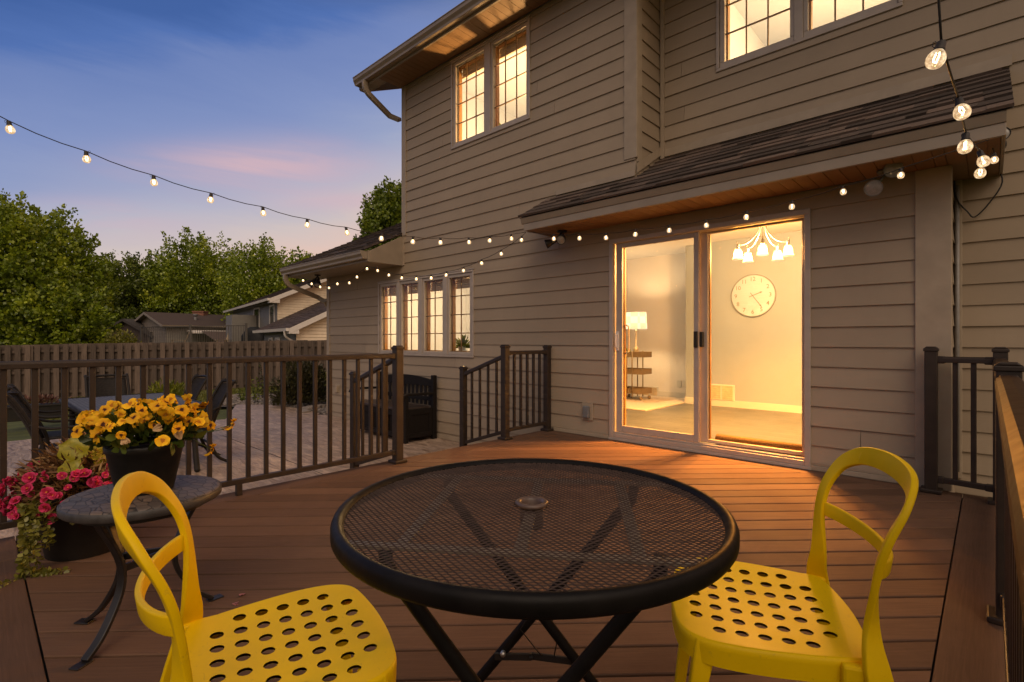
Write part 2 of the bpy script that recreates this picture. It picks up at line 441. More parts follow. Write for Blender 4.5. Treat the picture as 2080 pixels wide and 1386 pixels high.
def mosaic_mat():
    T = NT('stone_mosaic'); v = T.coords((1, 1.7, 1))
    vo = T.node('ShaderNodeTexVoronoi', feature='F1'); vo.inputs['Scale'].default_value = 21; vo.inputs['Randomness'].default_value = 0.75; T.link(v, vo.inputs['Vector'])
    ve = T.node('ShaderNodeTexVoronoi', feature='DISTANCE_TO_EDGE'); ve.inputs['Scale'].default_value = 21; ve.inputs['Randomness'].default_value = 0.75; T.link(v, ve.inputs['Vector'])
    sx = T.node('ShaderNodeSeparateColor'); T.link(vo.outputs['Color'], sx.inputs[0])
    col = T.ramp(sx.outputs[0], [(0, (0.085, 0.070, 0.060)), (0.5, (0.145, 0.115, 0.098)), (0.8, (0.19, 0.135, 0.10)), (1, (0.12, 0.105, 0.10))])
    n = T.noise(v, 30, 5, 0.6); col = T.mix(T.math('MULTIPLY', n, 0.4), col, (0.055, 0.047, 0.046))
    g = T.ramp(ve.outputs['Distance'], [(0.02, 1.0), (0.06, 0.0)])
    col = T.mix(g, col, (0.035, 0.030, 0.028))
    h = T.math('SUBTRACT', T.math('MULTIPLY', n, 0.3), g); T.bump(h, 0.5, 0.004)
    return T.set(col, 0.5, 0, 0.4)
M_MOS = mosaic_mat()
def castpattern_mat():
    T = NT('cast_slate_table_top'); v = T.coords((1, 1, 1))
    br = T.node('ShaderNodeTexBrick'); br.inputs['Scale'].default_value = 7.0; br.inputs['Mortar Size'].default_value = 0.03
    br.inputs['Color1'].default_value = (0.10, 0.095, 0.095, 1); br.inputs['Color2'].default_value = (0.16, 0.15, 0.15, 1); br.inputs['Mortar'].default_value = (0.03, 0.028, 0.027, 1)
    T.link(v, br.inputs['Vector']); n = T.noise(v, 25, 4, 0.6)
    col = T.mix(T.math('MULTIPLY', n, 0.5), br.outputs['Color'], (0.05, 0.047, 0.047))
    T.bump(n, 0.3, 0.004); return T.set(col, 0.5, 0, 0.3)
M_SLATE = castpattern_mat()

def patio_mat():
    T = NT('stamped_concrete'); v = T.coords()
    a = T.noise(v, 1.1, 6, 0.65, 0.8)
    mp = T.node('ShaderNodeMapping'); mp.inputs['Scale'].default_value = (1.6, 6.5, 3); mp.inputs['Rotation'].default_value = (0, 0, -0.75); T.link(v, mp.inputs[0])
    b = T.noise(mp.outputs[0], 1.3, 8, 0.70, 2.2)
    w = T.node('ShaderNodeTexVoronoi', feature='DISTANCE_TO_EDGE'); w.inputs['Scale'].default_value = 1.6; T.link(mp.outputs[0], w.inputs['Vector'])
    col = T.ramp(a, [(0.3, (0.46, 0.345, 0.265)), (0.5, (0.60, 0.44, 0.33)), (0.72, (0.70, 0.51, 0.38))])
    col = T.mix(T.ramp(b, [(0.36, 0.0), (0.62, 1.0)]), col, (0.24, 0.155, 0.105))
    T.bump(b, 0.7, 0.03)
    return T.set(col, T.math('MULTIPLY_ADD', b, -0.3, 0.55), 0, 0.5)
M_PATIO = patio_mat()
M_LAWN = simple('lawn_soil', (0.075, 0.085, 0.016), 0.95, 0.4, 3, 0.4)
M_GRASS = leaf_mat('grass_blades', (0.075, 0.085, 0.008), (0.14, 0.145, 0.013), (0.23, 0.21, 0.025))
M_ROCK = simple('river_gravel', (0.21, 0.175, 0.15), 0.8, 0.3, 20, 0.3, rndamt=0.5)

# ------------------------------------------------------------------ world: dusk sky
def build_world():
    w = bpy.data.worlds.new('World'); scene.world = w; w.use_nodes = True
    t = w.node_tree; n = t.nodes; l = t.links; n.clear()
    out = n.new('ShaderNodeOutputWorld'); bg = n.new('ShaderNodeBackground'); l.new(bg.outputs[0], out.inputs[0])
    tc = n.new('ShaderNodeTexCoord'); D = tc.outputs['Generated']
    def M(op, a, b=None, c=None, clamp=False):
        k = n.new('ShaderNodeMath'); k.operation = op; k.use_clamp = clamp
        for i, v in enumerate((a, b, c)):
            if v is None: continue
            if isinstance(v, bpy.types.NodeSocket): l.new(v, k.inputs[i])
            else: k.inputs[i].default_value = v
        return k.outputs[0]
    def dot(vec):
        k = n.new('ShaderNodeVectorMath'); k.operation = 'DOT_PRODUCT'; l.new(D, k.inputs[0]); k.inputs[1].default_value = vec; return k.outputs['Value']
    def ramp(f, stops, interp='LINEAR'):
        k = n.new('ShaderNodeValToRGB'); cr = k.color_ramp; cr.interpolation = interp
        while len(cr.elements) < len(stops): cr.elements.new(0.5)
        for e, (p, c) in zip(cr.elements, stops): e.position = p; e.color = (*c, 1) if not isinstance(c, (int, float)) else (c, c, c, 1)
        l.new(f, k.inputs[0]); return k.outputs[0]
    def mix(f, a, b, blend='MIX'):
        k = n.new('ShaderNodeMix'); k.data_type = 'RGBA'; k.blend_type = blend
        for s_, v in ((k.inputs[0], f), (k.inputs[6], a), (k.inputs[7], b)):
            if isinstance(v, bpy.types.NodeSocket): l.new(v, s_)
            elif isinstance(v, (int, float)): s_.default_value = v
            else: s_.default_value = (*v, 1)
        return k.outputs[2]
    rt = dot((RT[0], RT[1], 0)); fw = dot((FW[0], FW[1], 0)); up = dot((0, 0, 1))
    # high thin cloud texture, stretched along the horizon
    mp = n.new('ShaderNodeMapping'); mp.inputs['Scale'].default_value = (1.6, 1.6, 9.0); mp.inputs['Location'].default_value = (0.3, 0.1, 0.2); l.new(D, mp.inputs[0])
    nz = n.new('ShaderNodeTexNoise'); nz.inputs['Scale'].default_value = 1.9; nz.inputs['Detail'].default_value = 8; nz.inputs['Roughness'].default_value = 0.6; nz.inputs['Distortion'].default_value = 0.5
    l.new(mp.outputs[0], nz.inputs['Vector']); nf = nz.outputs['Fac']
    e = M('MULTIPLY_ADD', rt, -0.35, up)
    e = M('MULTIPLY_ADD', nf, 0.085, M('SUBTRACT', e, 0.042))
    col = ramp(e, [(0.19, (0.80, 0.44, 0.29)), (0.295, (0.71, 0.50, 0.43)), (0.345, (0.60, 0.495, 0.475)), (0.395, (0.41, 0.42, 0.53)), (0.44, (0.29, 0.335, 0.52)),
                   (0.51, (0.205, 0.265, 0.50)), (0.587, (0.145, 0.210, 0.455)), (0.617, (0.074, 0.148, 0.41)), (0.650, (0.046, 0.108, 0.335)), (0.80, (0.035, 0.09, 0.28))], 'LINEAR')
    col = mix(ramp(up, [(0.52, 0.0), (0.72, 1.0)]), col, (0.17, 0.165, 0.18))
    # pink wisps
    fwc = M('MAXIMUM', fw, 0.05); u = M('DIVIDE', rt, fwc); v = M('DIVIDE', up, fwc)
    def gauss(u0, su, v0, sv):
        a = M('POWER', M('DIVIDE', M('SUBTRACT', u, u0), su), 2.0); b = M('POWER', M('DIVIDE', M('SUBTRACT', v, v0), sv), 2.0)
        return M('EXPONENT', M('MULTIPLY', M('ADD', a, b), -1.0))
    wsp = M('ADD', M('ADD', gauss(-0.50, 0.24, 0.345, 0.048), M('MULTIPLY', gauss(-0.82, 0.20, 0.235, 0.040), 1.0)), M('MULTIPLY', gauss(-0.33, 0.16, 0.275, 0.022), 0.6))
    wsp = M('MULTIPLY', wsp, ramp(nf, [(0.36, 0.15), (0.60, 1.0)]))
    wsp = M('MULTIPLY', wsp, M('GREATER_THAN', fw, 0.05))
    col = mix(M('MULTIPLY', wsp, 0.85), col, (0.66, 0.43, 0.46))
    # the far side of the dusk sky is dim near the horizon
    dim = M('MULTIPLY', ramp(M('MULTIPLY_ADD', fw, -0.5, 0.5), [(0.42, 0.0), (0.62, 1.0)]), ramp(up, [(0.05, 1.0), (0.55, 0.0)]))
    col = mix(M('MULTIPLY', dim, 0.85), col, (0.03, 0.028, 0.03))
    # broad afterglow over the yard behind the viewer
    back = M('MULTIPLY', ramp(M('MULTIPLY_ADD', dot((0.80, -0.60, 0)), 0.5, 0.5), [(0.48, 0.0), (0.90, 1.0)]), ramp(up, [(0.05, 0.0), (0.38, 0.65), (0.60, 1.0), (1.0, 0.65)]))
    col = mix(back, col, AFTERGLOW)
    # physical dusk sky, low sun
    sky = n.new('ShaderNodeTexSky'); sky.sky_type = 'NISHITA'; sky.sun_disc = False; sky.sun_elevation = SUN_EL; sky.sun_rotation = SUN_ROT
    sc = n.new('ShaderNodeVectorMath'); sc.operation = 'SCALE'; sc.inputs['Scale'].default_value = 0.010; l.new(sky.outputs[0], sc.inputs[0])
    col = mix(1.0, mix(0.0, col, col), sc.outputs[0], 'ADD') if SKY_ADD else col
    gr = M('LESS_THAN', up, -0.02)
    col = mix(gr, col, (0.06, 0.05, 0.03))
    l.new(col, bg.inputs[0]); bg.inputs[1].default_value = 1.0
AFTERGLOW = (1.08, 0.83, 0.60)
SUN_EL = radians(9); SUN_AZ = radians(128)   # direction the light comes from, measured from +Y towards +X
SUN_ROT = SUN_AZ; SKY_ADD = True
build_world()
sun = bpy.data.lights.new('sun', 'SUN'); sun.energy = 0.80; sun.angle = radians(38); sun.color = (1.0, 0.80, 0.62)
so = bpy.data.objects.new('sun', sun); COL.objects.link(so)
d = Vector((sin(SUN_AZ) * cos(radians(44)), cos(SUN_AZ) * cos(radians(44)), sin(radians(44))))
so.rotation_euler = d.to_track_quat('Z', 'Y').to_euler()

cam = bpy.data.cameras.new('camera'); cam.sensor_width = 36; cam.lens = FPX / 2080 * 36; cam.clip_end = 2000; cam.clip_start = 0.02
co = bpy.data.objects.new('camera', cam); COL.objects.link(co); co.location = (0, 0, H); co.rotation_euler = (radians(90), 0, YAW); scene.camera = co
vs = scene.view_settings; vs.view_transform = 'Standard'; vs.look = 'None'; vs.exposure = 0; vs.gamma = 1
scene.cycles.use_denoising = True
scene.cycles.max_bounces = 8; scene.cycles.diffuse_bounces = 4; scene.cycles.transparent_max_bounces = 16
scene.cycles.sample_clamp_indirect = 4.0; scene.cycles.caustics_reflective = False; scene.cycles.caustics_refractive = False
def lamp(name, loc, watts, color=(1.0, 0.60, 0.27), radius=0.08):
    L = bpy.data.lights.new(name, 'POINT'); L.energy = watts; L.color = color; L.shadow_soft_size = radius
    o = bpy.data.objects.new(name, L); COL.objects.link(o); o.location = loc; return o
# ------------------------------------------------------------------ the house
WY = 4.60            # main wall plane
RY = 5.11            # recessed wall plane
GZ = -0.36           # patio level
EXPO = 0.1565; Z0 = 0.045
XL = -9.06; XU = -6.63; XB = -2.60; XR = -0.207
house = thing('house', 'two-storey taupe lap-sided house with lit windows and a sliding glass door', 'house', (-3.5, WY, GZ))

def split(lo, hi, cuts):
    out = [(lo, hi)]
    for (a, b) in cuts:
        nxt = []
        for (p, q) in out:
            if b <= p or a >= q: nxt.append((p, q)); continue
            if a > p: nxt.append((p, a))
            if b < q: nxt.append((b, q))
        out = nxt
    return out
def siding(name, a0, a1, z0, z1, plane, holes, parent, mat=None, axis='Y', sgn=-1, expo=EXPO, zref=Z0, proud=0.017, joints=0.22, seed=1):
    """lap siding facing sgn along axis; a = coordinate along the wall"""
    R = random.Random(seed); mb = MB()
    def P(a, off, z):
        y = plane + sgn * off
        return (a, y, z) if axis == 'Y' else (y, a, z)
    k0 = math.floor((z0 - zref) / expo) - 1; k1 = math.ceil((z1 - zref) / expo) + 1
    for k in range(k0, k1):
        b0 = zref + k * expo; b1 = b0 + expo
        lo = max(b0, z0); hi = min(b1, z1)
        if hi - lo < 1e-4: continue
        jl = []
        a = a0 + R.uniform(0.2, 3.0)
        while a < a1:
            if R.random() < joints * 2: jl.append(a)
            a += R.uniform(1.8, 3.7)
        zs = sorted(set([lo, hi] + [z for h in holes for z in (h[2], h[3]) if lo < z < hi]))
        tones = [R.random() for _ in range(len(jl) + 1)]
        for za, zb in zip(zs[:-1], zs[1:]):
            cuts = [(h[0], h[1]) for h in holes if h[2] < zb - 1e-5 and h[3] > za + 1e-5]
            oa = 0.004 + (proud - 0.004) * (1 - (za - b0) / expo); ob = 0.004 + (proud - 0.004) * (1 - (zb - b0) / expo)
            cuts2 = cuts + [(j - 0.0019, j + 0.0019) for j in jl]
            for (p, q) in split(a0, a1, cuts2):
                mb.cur = tones[sum(1 for j in jl if j < (p + q) / 2)]; kj = 0.8 + 0.4 * mb.cur
                A, B, C_, D = P(p, oa * kj, za), P(q, oa * (1.6 - 0.6 * kj), za), P(q, ob, zb), P(p, ob, zb)
                E, F_, G, Hh = P(p, 0, za), P(q, 0, za), P(q, 0, zb), P(p, 0, zb)
                if (axis == 'Y') == (sgn == -1): mb.quad(A, B, C_, D)
                else: mb.quad(B, A, D, C_)
                mb.quad(E, F_, B, A); mb.quad(A, D, Hh, E); mb.quad(F_, G, C_, B)
            if cuts2:
                for (p, q) in split(a0, a1, cuts): mb.quad(P(p, 0.001, za), P(q, 0.001, za), P(q, 0.001, zb), P(p, 0.001, zb))
            else: mb.quad(P(a0, 0.0, za), P(a1, 0.0, za), P(a1, 0.0, zb), P(a0, 0.0, zb))
    return mb.build(name, mat or M_SID, parent)

# ---- openings, surveyed on the wall planes
def rect(x0, y0b, x1, y1b, ytop0, Y):
    a = onY(x0, y0b, Y); b = onY(x1, y1b, Y); c = onY(x0, ytop0, Y); return a.x, b.x, (a.z + b.z) / 2, c.z
WU = rect(918.6, 304.8, 1078.5, 242.5, 128.0, WY)          # upper left window, outer casing
WLs = rect(770.5, 718.0, 964.2, 730.3, 575.0, WY)          # lower four-light window
a_ = onY(1456.4, 150.4, RY); b_ = onY(1834.5, 12.2, RY)
WR = (a_.x, b_.x, (a_.z + b_.z) / 2, (a_.z + b_.z) / 2 + 1.30)
DR = (-2.90, -1.036, 0.030, 2.088)                         # sliding door, outer frame
in_ = lambda r, d=0.03: (r[0] + d, r[1] - d, r[2] + d, r[3] - d)
holesW = [in_(WU), in_(WLs), in_(DR)]

SOFZ = 2.235; EAVEZ = 4.965
siding('wall', XL, XR, GZ + 0.02, SOFZ, WY, holesW, house, seed=3)
siding('wall', XU, XB, SOFZ, EAVEZ, WY, holesW, house, seed=4)
siding('wall', WY, RY, 2.2, EAVEZ + 0.6, XB, [], house, axis='X', sgn=1, seed=5, joints=0)
siding('wall', XB, 1.6, 2.2, 5.6, RY, [in_(WR)], house, seed=6)
siding('wall', XR, 1.6, GZ, 2.2, RY, [], house, seed=7)
siding('wall', WY, RY, GZ, 2.3, XR, [], house, axis='X', sgn=1, seed=8, joints=0)
siding('wall', WY, 11, GZ, 2.3, XL, [], house, axis='X', sgn=-1, seed=9)
siding('wall', WY, 11, 2.3, EAVEZ, XU, [], house, axis='X', sgn=-1, seed=10)
# plain upper walls of the left storey above the soffit line, hidden behind roof
# corner boards and trims
def trim_box(name, x0, x1, y0, y1, z0, z1, mat=None, bevel=0.003):
    m = MB(); m.box(x0, x1, y0, y1, z0, z1); return m.build(name, mat or M_TRIM, house, bevel=bevel)
trim_box('corner_board', XL - 0.022, XL + 0.085, WY - 0.024, WY - 0.0005, GZ + 0.03, SOFZ - 0.03)
trim_box('corner_board', XL - 0.024, XL - 0.0005, WY + 0.001, WY + 0.1, GZ + 0.03, SOFZ - 0.03)
trim_box('corner_board', XU - 0.022, XU + 0.085, WY - 0.024, WY - 0.0005, 2.66, EAVEZ - 0.002)
trim_box('corner_board', XU - 0.022, XU + 0.035, WY - 0.022, WY - 0.0005, 2.20, 2.659)
trim_box('corner_board', XB - 0.125, XB + 0.020, WY - 0.024, WY - 0.0005, 2.88, EAVEZ - 0.002)
trim_box('corner_board', XB + 0.0005, XB + 0.022, WY + 0.001, WY + 0.085, 2.84, EAVEZ + 0.55)
trim_box('corner_board', XB + 0.023, XB + 0.062, RY - 0.040, RY - 0.001, 2.98, EAVEZ + 0.55)
trim_box('corner_board', XR - 0.175, XR + 0.020, WY - 0.026, WY - 0.0005, 0.004, SOFZ - 0.002)
trim_box('corner_board', XR + 0.0005, XR + 0.022, WY + 0.001, WY + 0.10, 0.004, 2.3)
trim_box('corner_board', XR + 0.023, XR + 0.06, RY - 0.04, RY - 0.001, 0.0, 2.3)
# water table strip along the deck and the patio
trim_box('skirt_board', XR - 1.0, XR - 0.18, WY - 0.021, WY - 0.0008, 0.002, 0.042)
trim_box('skirt_board', -3.65, -2.91, WY - 0.021, WY - 0.0008, 0.002, 0.042)
trim_box('skirt_board', XL, -3.80, WY - 0.019, WY - 0.0008, GZ + 0.002, GZ + 0.06)
trim_box('foundation', XL + 0.01, XR - 0.02, WY + 0.002, WY + 0.2, -0.9, GZ + 0.02, simple('concrete_foundation', (0.25, 0.2, 0.16), 0.9, 0.2, 8, 0.3))

# ---- windows
def window(name, R, Y, lights, cols, rows, gl_in=0.0, label=None, blind=False, zpad=0.085):
    x0, x1, z0, z1 = R
    m = MB()
    c = 0.030; f = 0.028
    # outer casing, mitred look: four boards butting
    m.box(x0, x1, Y - f, Y + 0.10, z1 - c, z1); m.box(x0, x1, Y - f, Y + 0.10, z0, z0 + c)
    m.box(x0, x0 + c, Y - f, Y + 0.10, z0 + c, z1 - c); m.box(x1 - c, x1, Y - f, Y + 0.10, z0 + c, z1 - c)
    # thin drip lip
    m.box(x0 - 0.012, x1 + 0.012, Y - f - 0.006, Y - 0.017, z1 + 0.0005, z1 + 0.014)
    edges = [x0 + c] + [v for L in lights for v in L] + [x1 - c]
    # mullions between lights
    for k in range(len(lights) - 1):
        a = lights[k][1] + 0.036; b = lights[k + 1][0] - 0.036
        if b - a > 0.012: m.box(a, b, Y - f + 0.004, Y + 0.10, z0 + c, z1 - c)
    root = m.build(name, M_VINYL, house, bevel=0.004)
    za = z0 + zpad; zb = z1 - zpad
    for k, (a, b) in enumerate(lights):
        fl = a - 0.0365 if k else x0 + c + 0.001
        fr_ = b + 0.0365 if k < len(lights) - 1 else x1 - c - 0.001
        s = MB(); y0, y1 = Y - 0.012, Y + 0.045
        s.box(fl, fr_, y0, y1, z0 + c + 0.001, za); s.box(fl, fr_, y0, y1, zb, z1 - c - 0.001)
        s.box(fl, a, y0, y1, za, zb); s.box(b, fr_, y0, y1, za, zb)
        sash = s.build('sash', M_VINYL, root, bevel=0.005)
        i = MB(); w = 0.013       # wooden stop inside the sash, catches the lamp light
        i.box(a - 0.002, a + w, Y + 0.046, Y + 0.10, za - 0.002, zb + 0.002); i.box(b - w, b + 0.002, Y + 0.046, Y + 0.10, za - 0.002, zb + 0.002)
        i.box(a + w, b - w, Y + 0.046, Y + 0.10, za - 0.002, za + w); i.box(a + w, b - w, Y + 0.046, Y + 0.10, zb - w, zb + 0.002)
        i.build('inner_stop', M_CASE, root)
        g = MB(); t = 0.0065
        for q in range(1, cols):
            gx = a + (b - a) * q / cols; g.box(gx - t, gx + t, Y + 0.022, Y + 0.034, za, zb)
        for q in range(1, rows):
            gz = za + (zb - za) * q / rows; g.box(a, b, Y + 0.0215, Y + 0.0345, gz - t, gz + t)
        g.build('grille', M_GRILLE, root)
        p = MB(); p.quad((a, Y + 0.016, za), (b, Y + 0.016, za), (b, Y + 0.016, zb), (a, Y + 0.016, zb)); p.build('pane', M_GLASS, root)
    return root
lx = lambda px, Y: onY(px, 693, Y).x
window('window', WU, WY, [(lx(926.5, WY), lx(984, WY)), (lx(1002, WY), lx(1070, WY))], 3, 4, zpad=0.075)
window('window', WLs, WY, [(lx(776, WY), lx(805.8, WY)), (lx(816.5, WY), lx(850, WY)), (lx(862.5, WY), lx(900, WY)), (lx(913.6, WY), lx(955.3, WY))], 2, 4, zpad=0.075)
window('window', WR, RY, [(lx(1472.5, RY), lx(1605, RY)), (lx(1641.5, RY), lx(1813, RY))], 3, 4, zpad=0.085)

# ---- sliding door
x0, x1, z0, z1 = DR
m = MB(); c = 0.045
m.box(x0, x1, WY - 0.030, WY + 0.13, z1 - c, z1); m.box(x0, x0 + c, WY - 0.030, WY + 0.13, z0, z1 - c - 0.001); m.box(x1 - c, x1, WY - 0.030, WY + 0.13, z0, z1 - c - 0.001)
m.box(x0 + c + 0.001, x1 - c - 0.001, WY - 0.028, WY + 0.13, z0, z0 + 0.040)
m.box(x0 + c + 0.001, x1 - c - 0.001, WY - 0.010, WY + 0.004, z0 + 0.0405, z0 + 0.058)      # sill track
m.box(x0 + c + 0.001, x1 - c - 0.001, WY + 0.052, WY + 0.060, z0 + 0.0405, z0 + 0.055)
m.box(x0 - 0.004, x1 + 0.004, WY - 0.036, WY - 0.0195, z0 - 0.028, z0 - 0.001)            # sill nose
door = m.build('sliding_door', M_VINYL, house, bevel=0.004)
def door_panel(a, b, y, gl0, gl1, zb0, zb1, gz0, gz1, mat):
    s = MB()
    s.box(a, gl0, y, y + 0.036, zb0, zb1); s.box(gl1, b, y, y + 0.036, zb0, zb1)
    s.box(gl0 + 0.0005, gl1 - 0.0005, y + 0.001, y + 0.035, zb0, gz0); s.box(gl0 + 0.0005, gl1 - 0.0005, y + 0.001, y + 0.035, gz1, zb1)
    s.build('door_panel', mat, door, bevel=0.004)
    i = MB(); w = 0.010
    i.box(gl0, gl0 + w, y + 0.0355, y + 0.062, gz0, gz1); i.box(gl1 - w, gl1, y + 0.0355, y + 0.062, gz0, gz1)
    i.build('inner_stop', M_CASE, door)
    p = MB(); p.quad((gl0, y + 0.018, gz0), (gl1, y + 0.018, gz0), (gl1, y + 0.018, gz1), (gl0, y + 0.018, gz1)); p.build('pane', M_GLASS, door)
door_panel(x0 + c + 0.018, -1.958, WY + 0.006, -2.765, -2.006, z0 + 0.059, z1 - c - 0.002, 0.155, 1.995, M_VINYL)
door_panel(-1.972, x1 - c - 0.018, WY + 0.066, -1.900, -1.118, z0 + 0.059, z1 - c - 0.002, 0.120, 2.020, M_VINYL)
h = MB(); hx = -2.815; h.box(hx - 0.018, hx + 0.018, WY - 0.010, WY + 0.0055, 0.93, 1.13)
h.tube([(hx, WY - 0.004, 0.96), (hx, WY - 0.036, 0.965), (hx, WY - 0.040, 1.03), (hx, WY - 0.036, 1.095), (hx, WY - 0.004, 1.10)], 0.008, 8)
h.build('handle', M_WHITE, door, bevel=0.003)
h = MB(); h.box(-1.998, -1.962, WY - 0.020, WY + 0.0055, 0.97, 1.12); h.box(-1.957, -1.93, WY + 0.020, WY + 0.064, 0.975, 1.115); h.build('latch', M_BLACK, door, bevel=0.006)
pl = MB(); pl.box(-2.765 + 0.012, -2.765 + 0.022, WY + 0.070, WY + 0.082, 0.93, 0.94)
pl.tube([(-2.745, WY + 0.045, 0.90), (-2.735, WY + 0.085, 0.92), (-2.735, WY + 0.09, 1.05), (-2.735, WY + 0.085, 1.18), (-2.745, WY + 0.045, 1.20)], 0.007, 8); pl.build('pull_bar', M_WHITE, door)

# ---- shingled roofs
def shingle_plane(name, O, U, V, lu, lv, parent, mat, left=None, right=None, course=0.145, seed=2, tab=(0.10, 0.36), thick=0.017):
    """O lower-left corner, U unit along the eave, V unit up the slope; left/right(v) give the trimmed ends"""
    R = random.Random(seed); mb = MB(); O = Vector(O); U = Vector(U); V = Vector(V); N = U.cross(V).normalized()
    nrow = int(math.ceil(lv / course))
    for k in range(nrow):
        v0 = k * course; v1 = min(v0 + course + 0.05, lv)
        a = left(v0) if left else 0.0; b = right(v0) if right else lu
        u = a - 0.0; first = True
        while u < b:
            w = R.uniform(*tab) if not first else R.uniform(0.05, tab[1]); first = False
            e = min(u + w, b); mb.cur = R.random(); t = thick * R.uniform(0.75, 1.5)
            p = [O + U * u + V * v0, O + U * e + V * v0, O + U * e + V * v1, O + U * u + V * v1]
            q = [p[0] + N * t, p[1] + N * t, p[2] + N * 0.002, p[3] + N * 0.002]
            i = mb.add(p + q)
            mb.face((i + 4, i + 5, i + 6, i + 7)); mb.face((i, i + 1, i + 5, i + 4)); mb.face((i + 1, i + 2, i + 6, i + 5)); mb.face((i + 3, i, i + 4, i + 7))
            u = e
    a0, b0 = (left(0) if left else 0), (right(0) if right else lu); a1, b1 = (left(lv) if left else 0), (right(lv) if right else lu)
    mb.cur = 0.2; mb.quad(O + U * a0 - N * 0.01, O + U * b0 - N * 0.01, O + U * b1 + V * lv - N * 0.01, O + U * a1 + V * lv - N * 0.01)
    return mb.build(name, mat, parent)
def soffit(name, x0, x1, y0, y1, z, parent, pitch=0.100, mat=None, alongx=False):
    mb = MB(); R = random.Random(5); x = x0
    while x < x1 - 1e-4:
        e = min(x + pitch, x1); mb.cur = R.random()
        mb.box(x + 0.002, e - 0.002, y0, y1, z, z + 0.012); x = e
    mb.cur = 0.1; mb.box(x0, x1, y0 + 0.001, y1 - 0.001, z + 0.009, z + 0.03)
    return mb.build(name, mat or M_SOFF, parent)

# small roof over the door
PX0 = -3.69; PX1 = 0.075; PFY = 4.140; SL = 0.60
n_ = sqrt(1 + SL * SL); Vp = (0, 1 / n_, SL / n_)
roof_lo = 2.372
O = (PX0 - 0.045, PFY - 0.062, roof_lo)
len_wall = (WY - 0.018 - (PFY - 0.062)) * n_; len_rec = (RY - 0.018 - (PFY - 0.062)) * n_
ustep = XB + 0.0 - (PX0 - 0.045)
shingle_plane('porch_roof', O, (1, 0, 0), Vp, PX1 + 0.03 - O[0], len_rec, house, M_SHIN, left=lambda v: 0.0 if v < len_wall - 0.02 else ustep + 0.026, seed=11)
f = MB()      # stepped fascia with shadow board
f.prism([(PFY - 0.030, SOFZ + 0.068), (PFY - 0.052, SOFZ + 0.125), (PFY - 0.048, SOFZ + 0.134), (PFY, SOFZ + 0.134), (PFY, SOFZ + 0.068)], PX0 - 0.03, PX1)
f.box(PX0, PX1 - 0.002, PFY - 0.024, PFY + 0.001, SOFZ - 0.008, SOFZ + 0.0675)
f.prism([(PFY + 0.002, SOFZ - 0.006), (WY - 0.018, SOFZ - 0.006), (WY - 0.018, SOFZ + 0.40), (PFY + 0.002, SOFZ + 0.12)], PX0 - 0.001, PX0 + 0.02)
f.prism([(PFY + 0.002, SOFZ - 0.006), (RY - 0.018, SOFZ - 0.006), (RY - 0.018, SOFZ + 0.70), (PFY + 0.002, SOFZ + 0.12)], PX1 - 0.022, PX1 - 0.003)
f.build('porch_fascia', M_FASC, house, bevel=0.003)
soffit('porch_soffit', PX0 + 0.021, XR, PFY + 0.0015, WY - 0.019, SOFZ, house)
soffit('porch_soffit', XR, PX1 - 0.023, PFY + 0.0015, RY - 0.019, SOFZ, house)
# flashing strips above the shingles
zt = roof_lo + (RY - 0.04 - O[1]) * SL; zw = roof_lo + (WY - 0.03 - O[1]) * SL
fl = MB(); fl.box(XB + 0.064, PX1 + 0.045, RY - 0.026, RY - 0.0185, zt + 0.035, zt + 0.115)
fl.box(PX0 + 0.08, XB - 0.001, WY - 0.027, WY - 0.0185, zw + 0.028, zw + 0.085)
fl.prism([(WY - 0.022, zw + 0.05), (RY - 0.03, zt + 0.06), (RY - 0.03, zt + 0.15), (WY - 0.022, zw + 0.15)], XB + 0.0235, XB + 0.027)
fl.build('flashing', M_TRIM, house)

# lower-left wing roof
LX0 = -9.50; LY = 3.98; lslope = 0.49; ln = sqrt(1 + lslope ** 2)
shingle_plane('wing_roof', (LX0, LY - 0.06, 2.365), (1, 0, 0), (0, 1 / ln, lslope / ln), XU - 0.002 - LX0, 4.4 * ln, house, M_SHIN, seed=12)
f = MB()
f.box(LX0 + 0.02, XU - 0.001, LY - 0.001, LY + 0.022, 2.20, 2.36)
f.prism([(LY + 0.0225, 2.198), (WY - 0.02, 2.198), (WY - 0.02, 2.655), (LY + 0.0225, 2.355)], XU - 0.022, XU - 0.001)      # boxed eave end
f.prism([(LY + 0.0225, 2.198), (WY + 3.8, 2.198 + 4.35 * lslope - 0.1), (WY + 3.8, 2.36 + 4.35 * lslope), (LY + 0.0225, 2.355)], LX0, LX0 + 0.022)
f.build('wing_fascia', M_FASC, house, bevel=0.003)
soffit('wing_soffit', LX0 + 0.0225, XU - 0.0225, LY + 0.0225, WY - 0.02, 2.203, house, mat=M_FASC, pitch=0.13)
def gutter(name, x0, x1, y, z):
    """K-style gutter; y is the fascia face, z the top"""
    g = MB(); pr = [(y - 0.002, z), (y - 0.002, z - 0.115), (y - 0.075, z - 0.115), (y - 0.078, z - 0.085), (y - 0.108, z - 0.050), (y - 0.112, z - 0.012), (y - 0.120, z - 0.008), (y - 0.120, z + 0.002),
                    (y - 0.100, z + 0.002), (y - 0.100, z - 0.05), (y - 0.070, z - 0.10), (y - 0.008, z - 0.10), (y - 0.008, z)]
    g.prism(pr, x0, x1)
    g.prism([(y - 0.002, z - 0.001), (y - 0.002, z - 0.114), (y - 0.075, z - 0.114), (y - 0.107, z - 0.05), (y - 0.112, z - 0.001)], x0 - 0.002, x0 + 0.0015)
    g.prism([(y - 0.002, z - 0.001), (y - 0.002, z - 0.114), (y - 0.075, z - 0.114), (y - 0.107, z - 0.05), (y - 0.112, z - 0.001)], x1 - 0.0015, x1 + 0.002)
    return g.build(name, M_FASC, house, bevel=0.002)
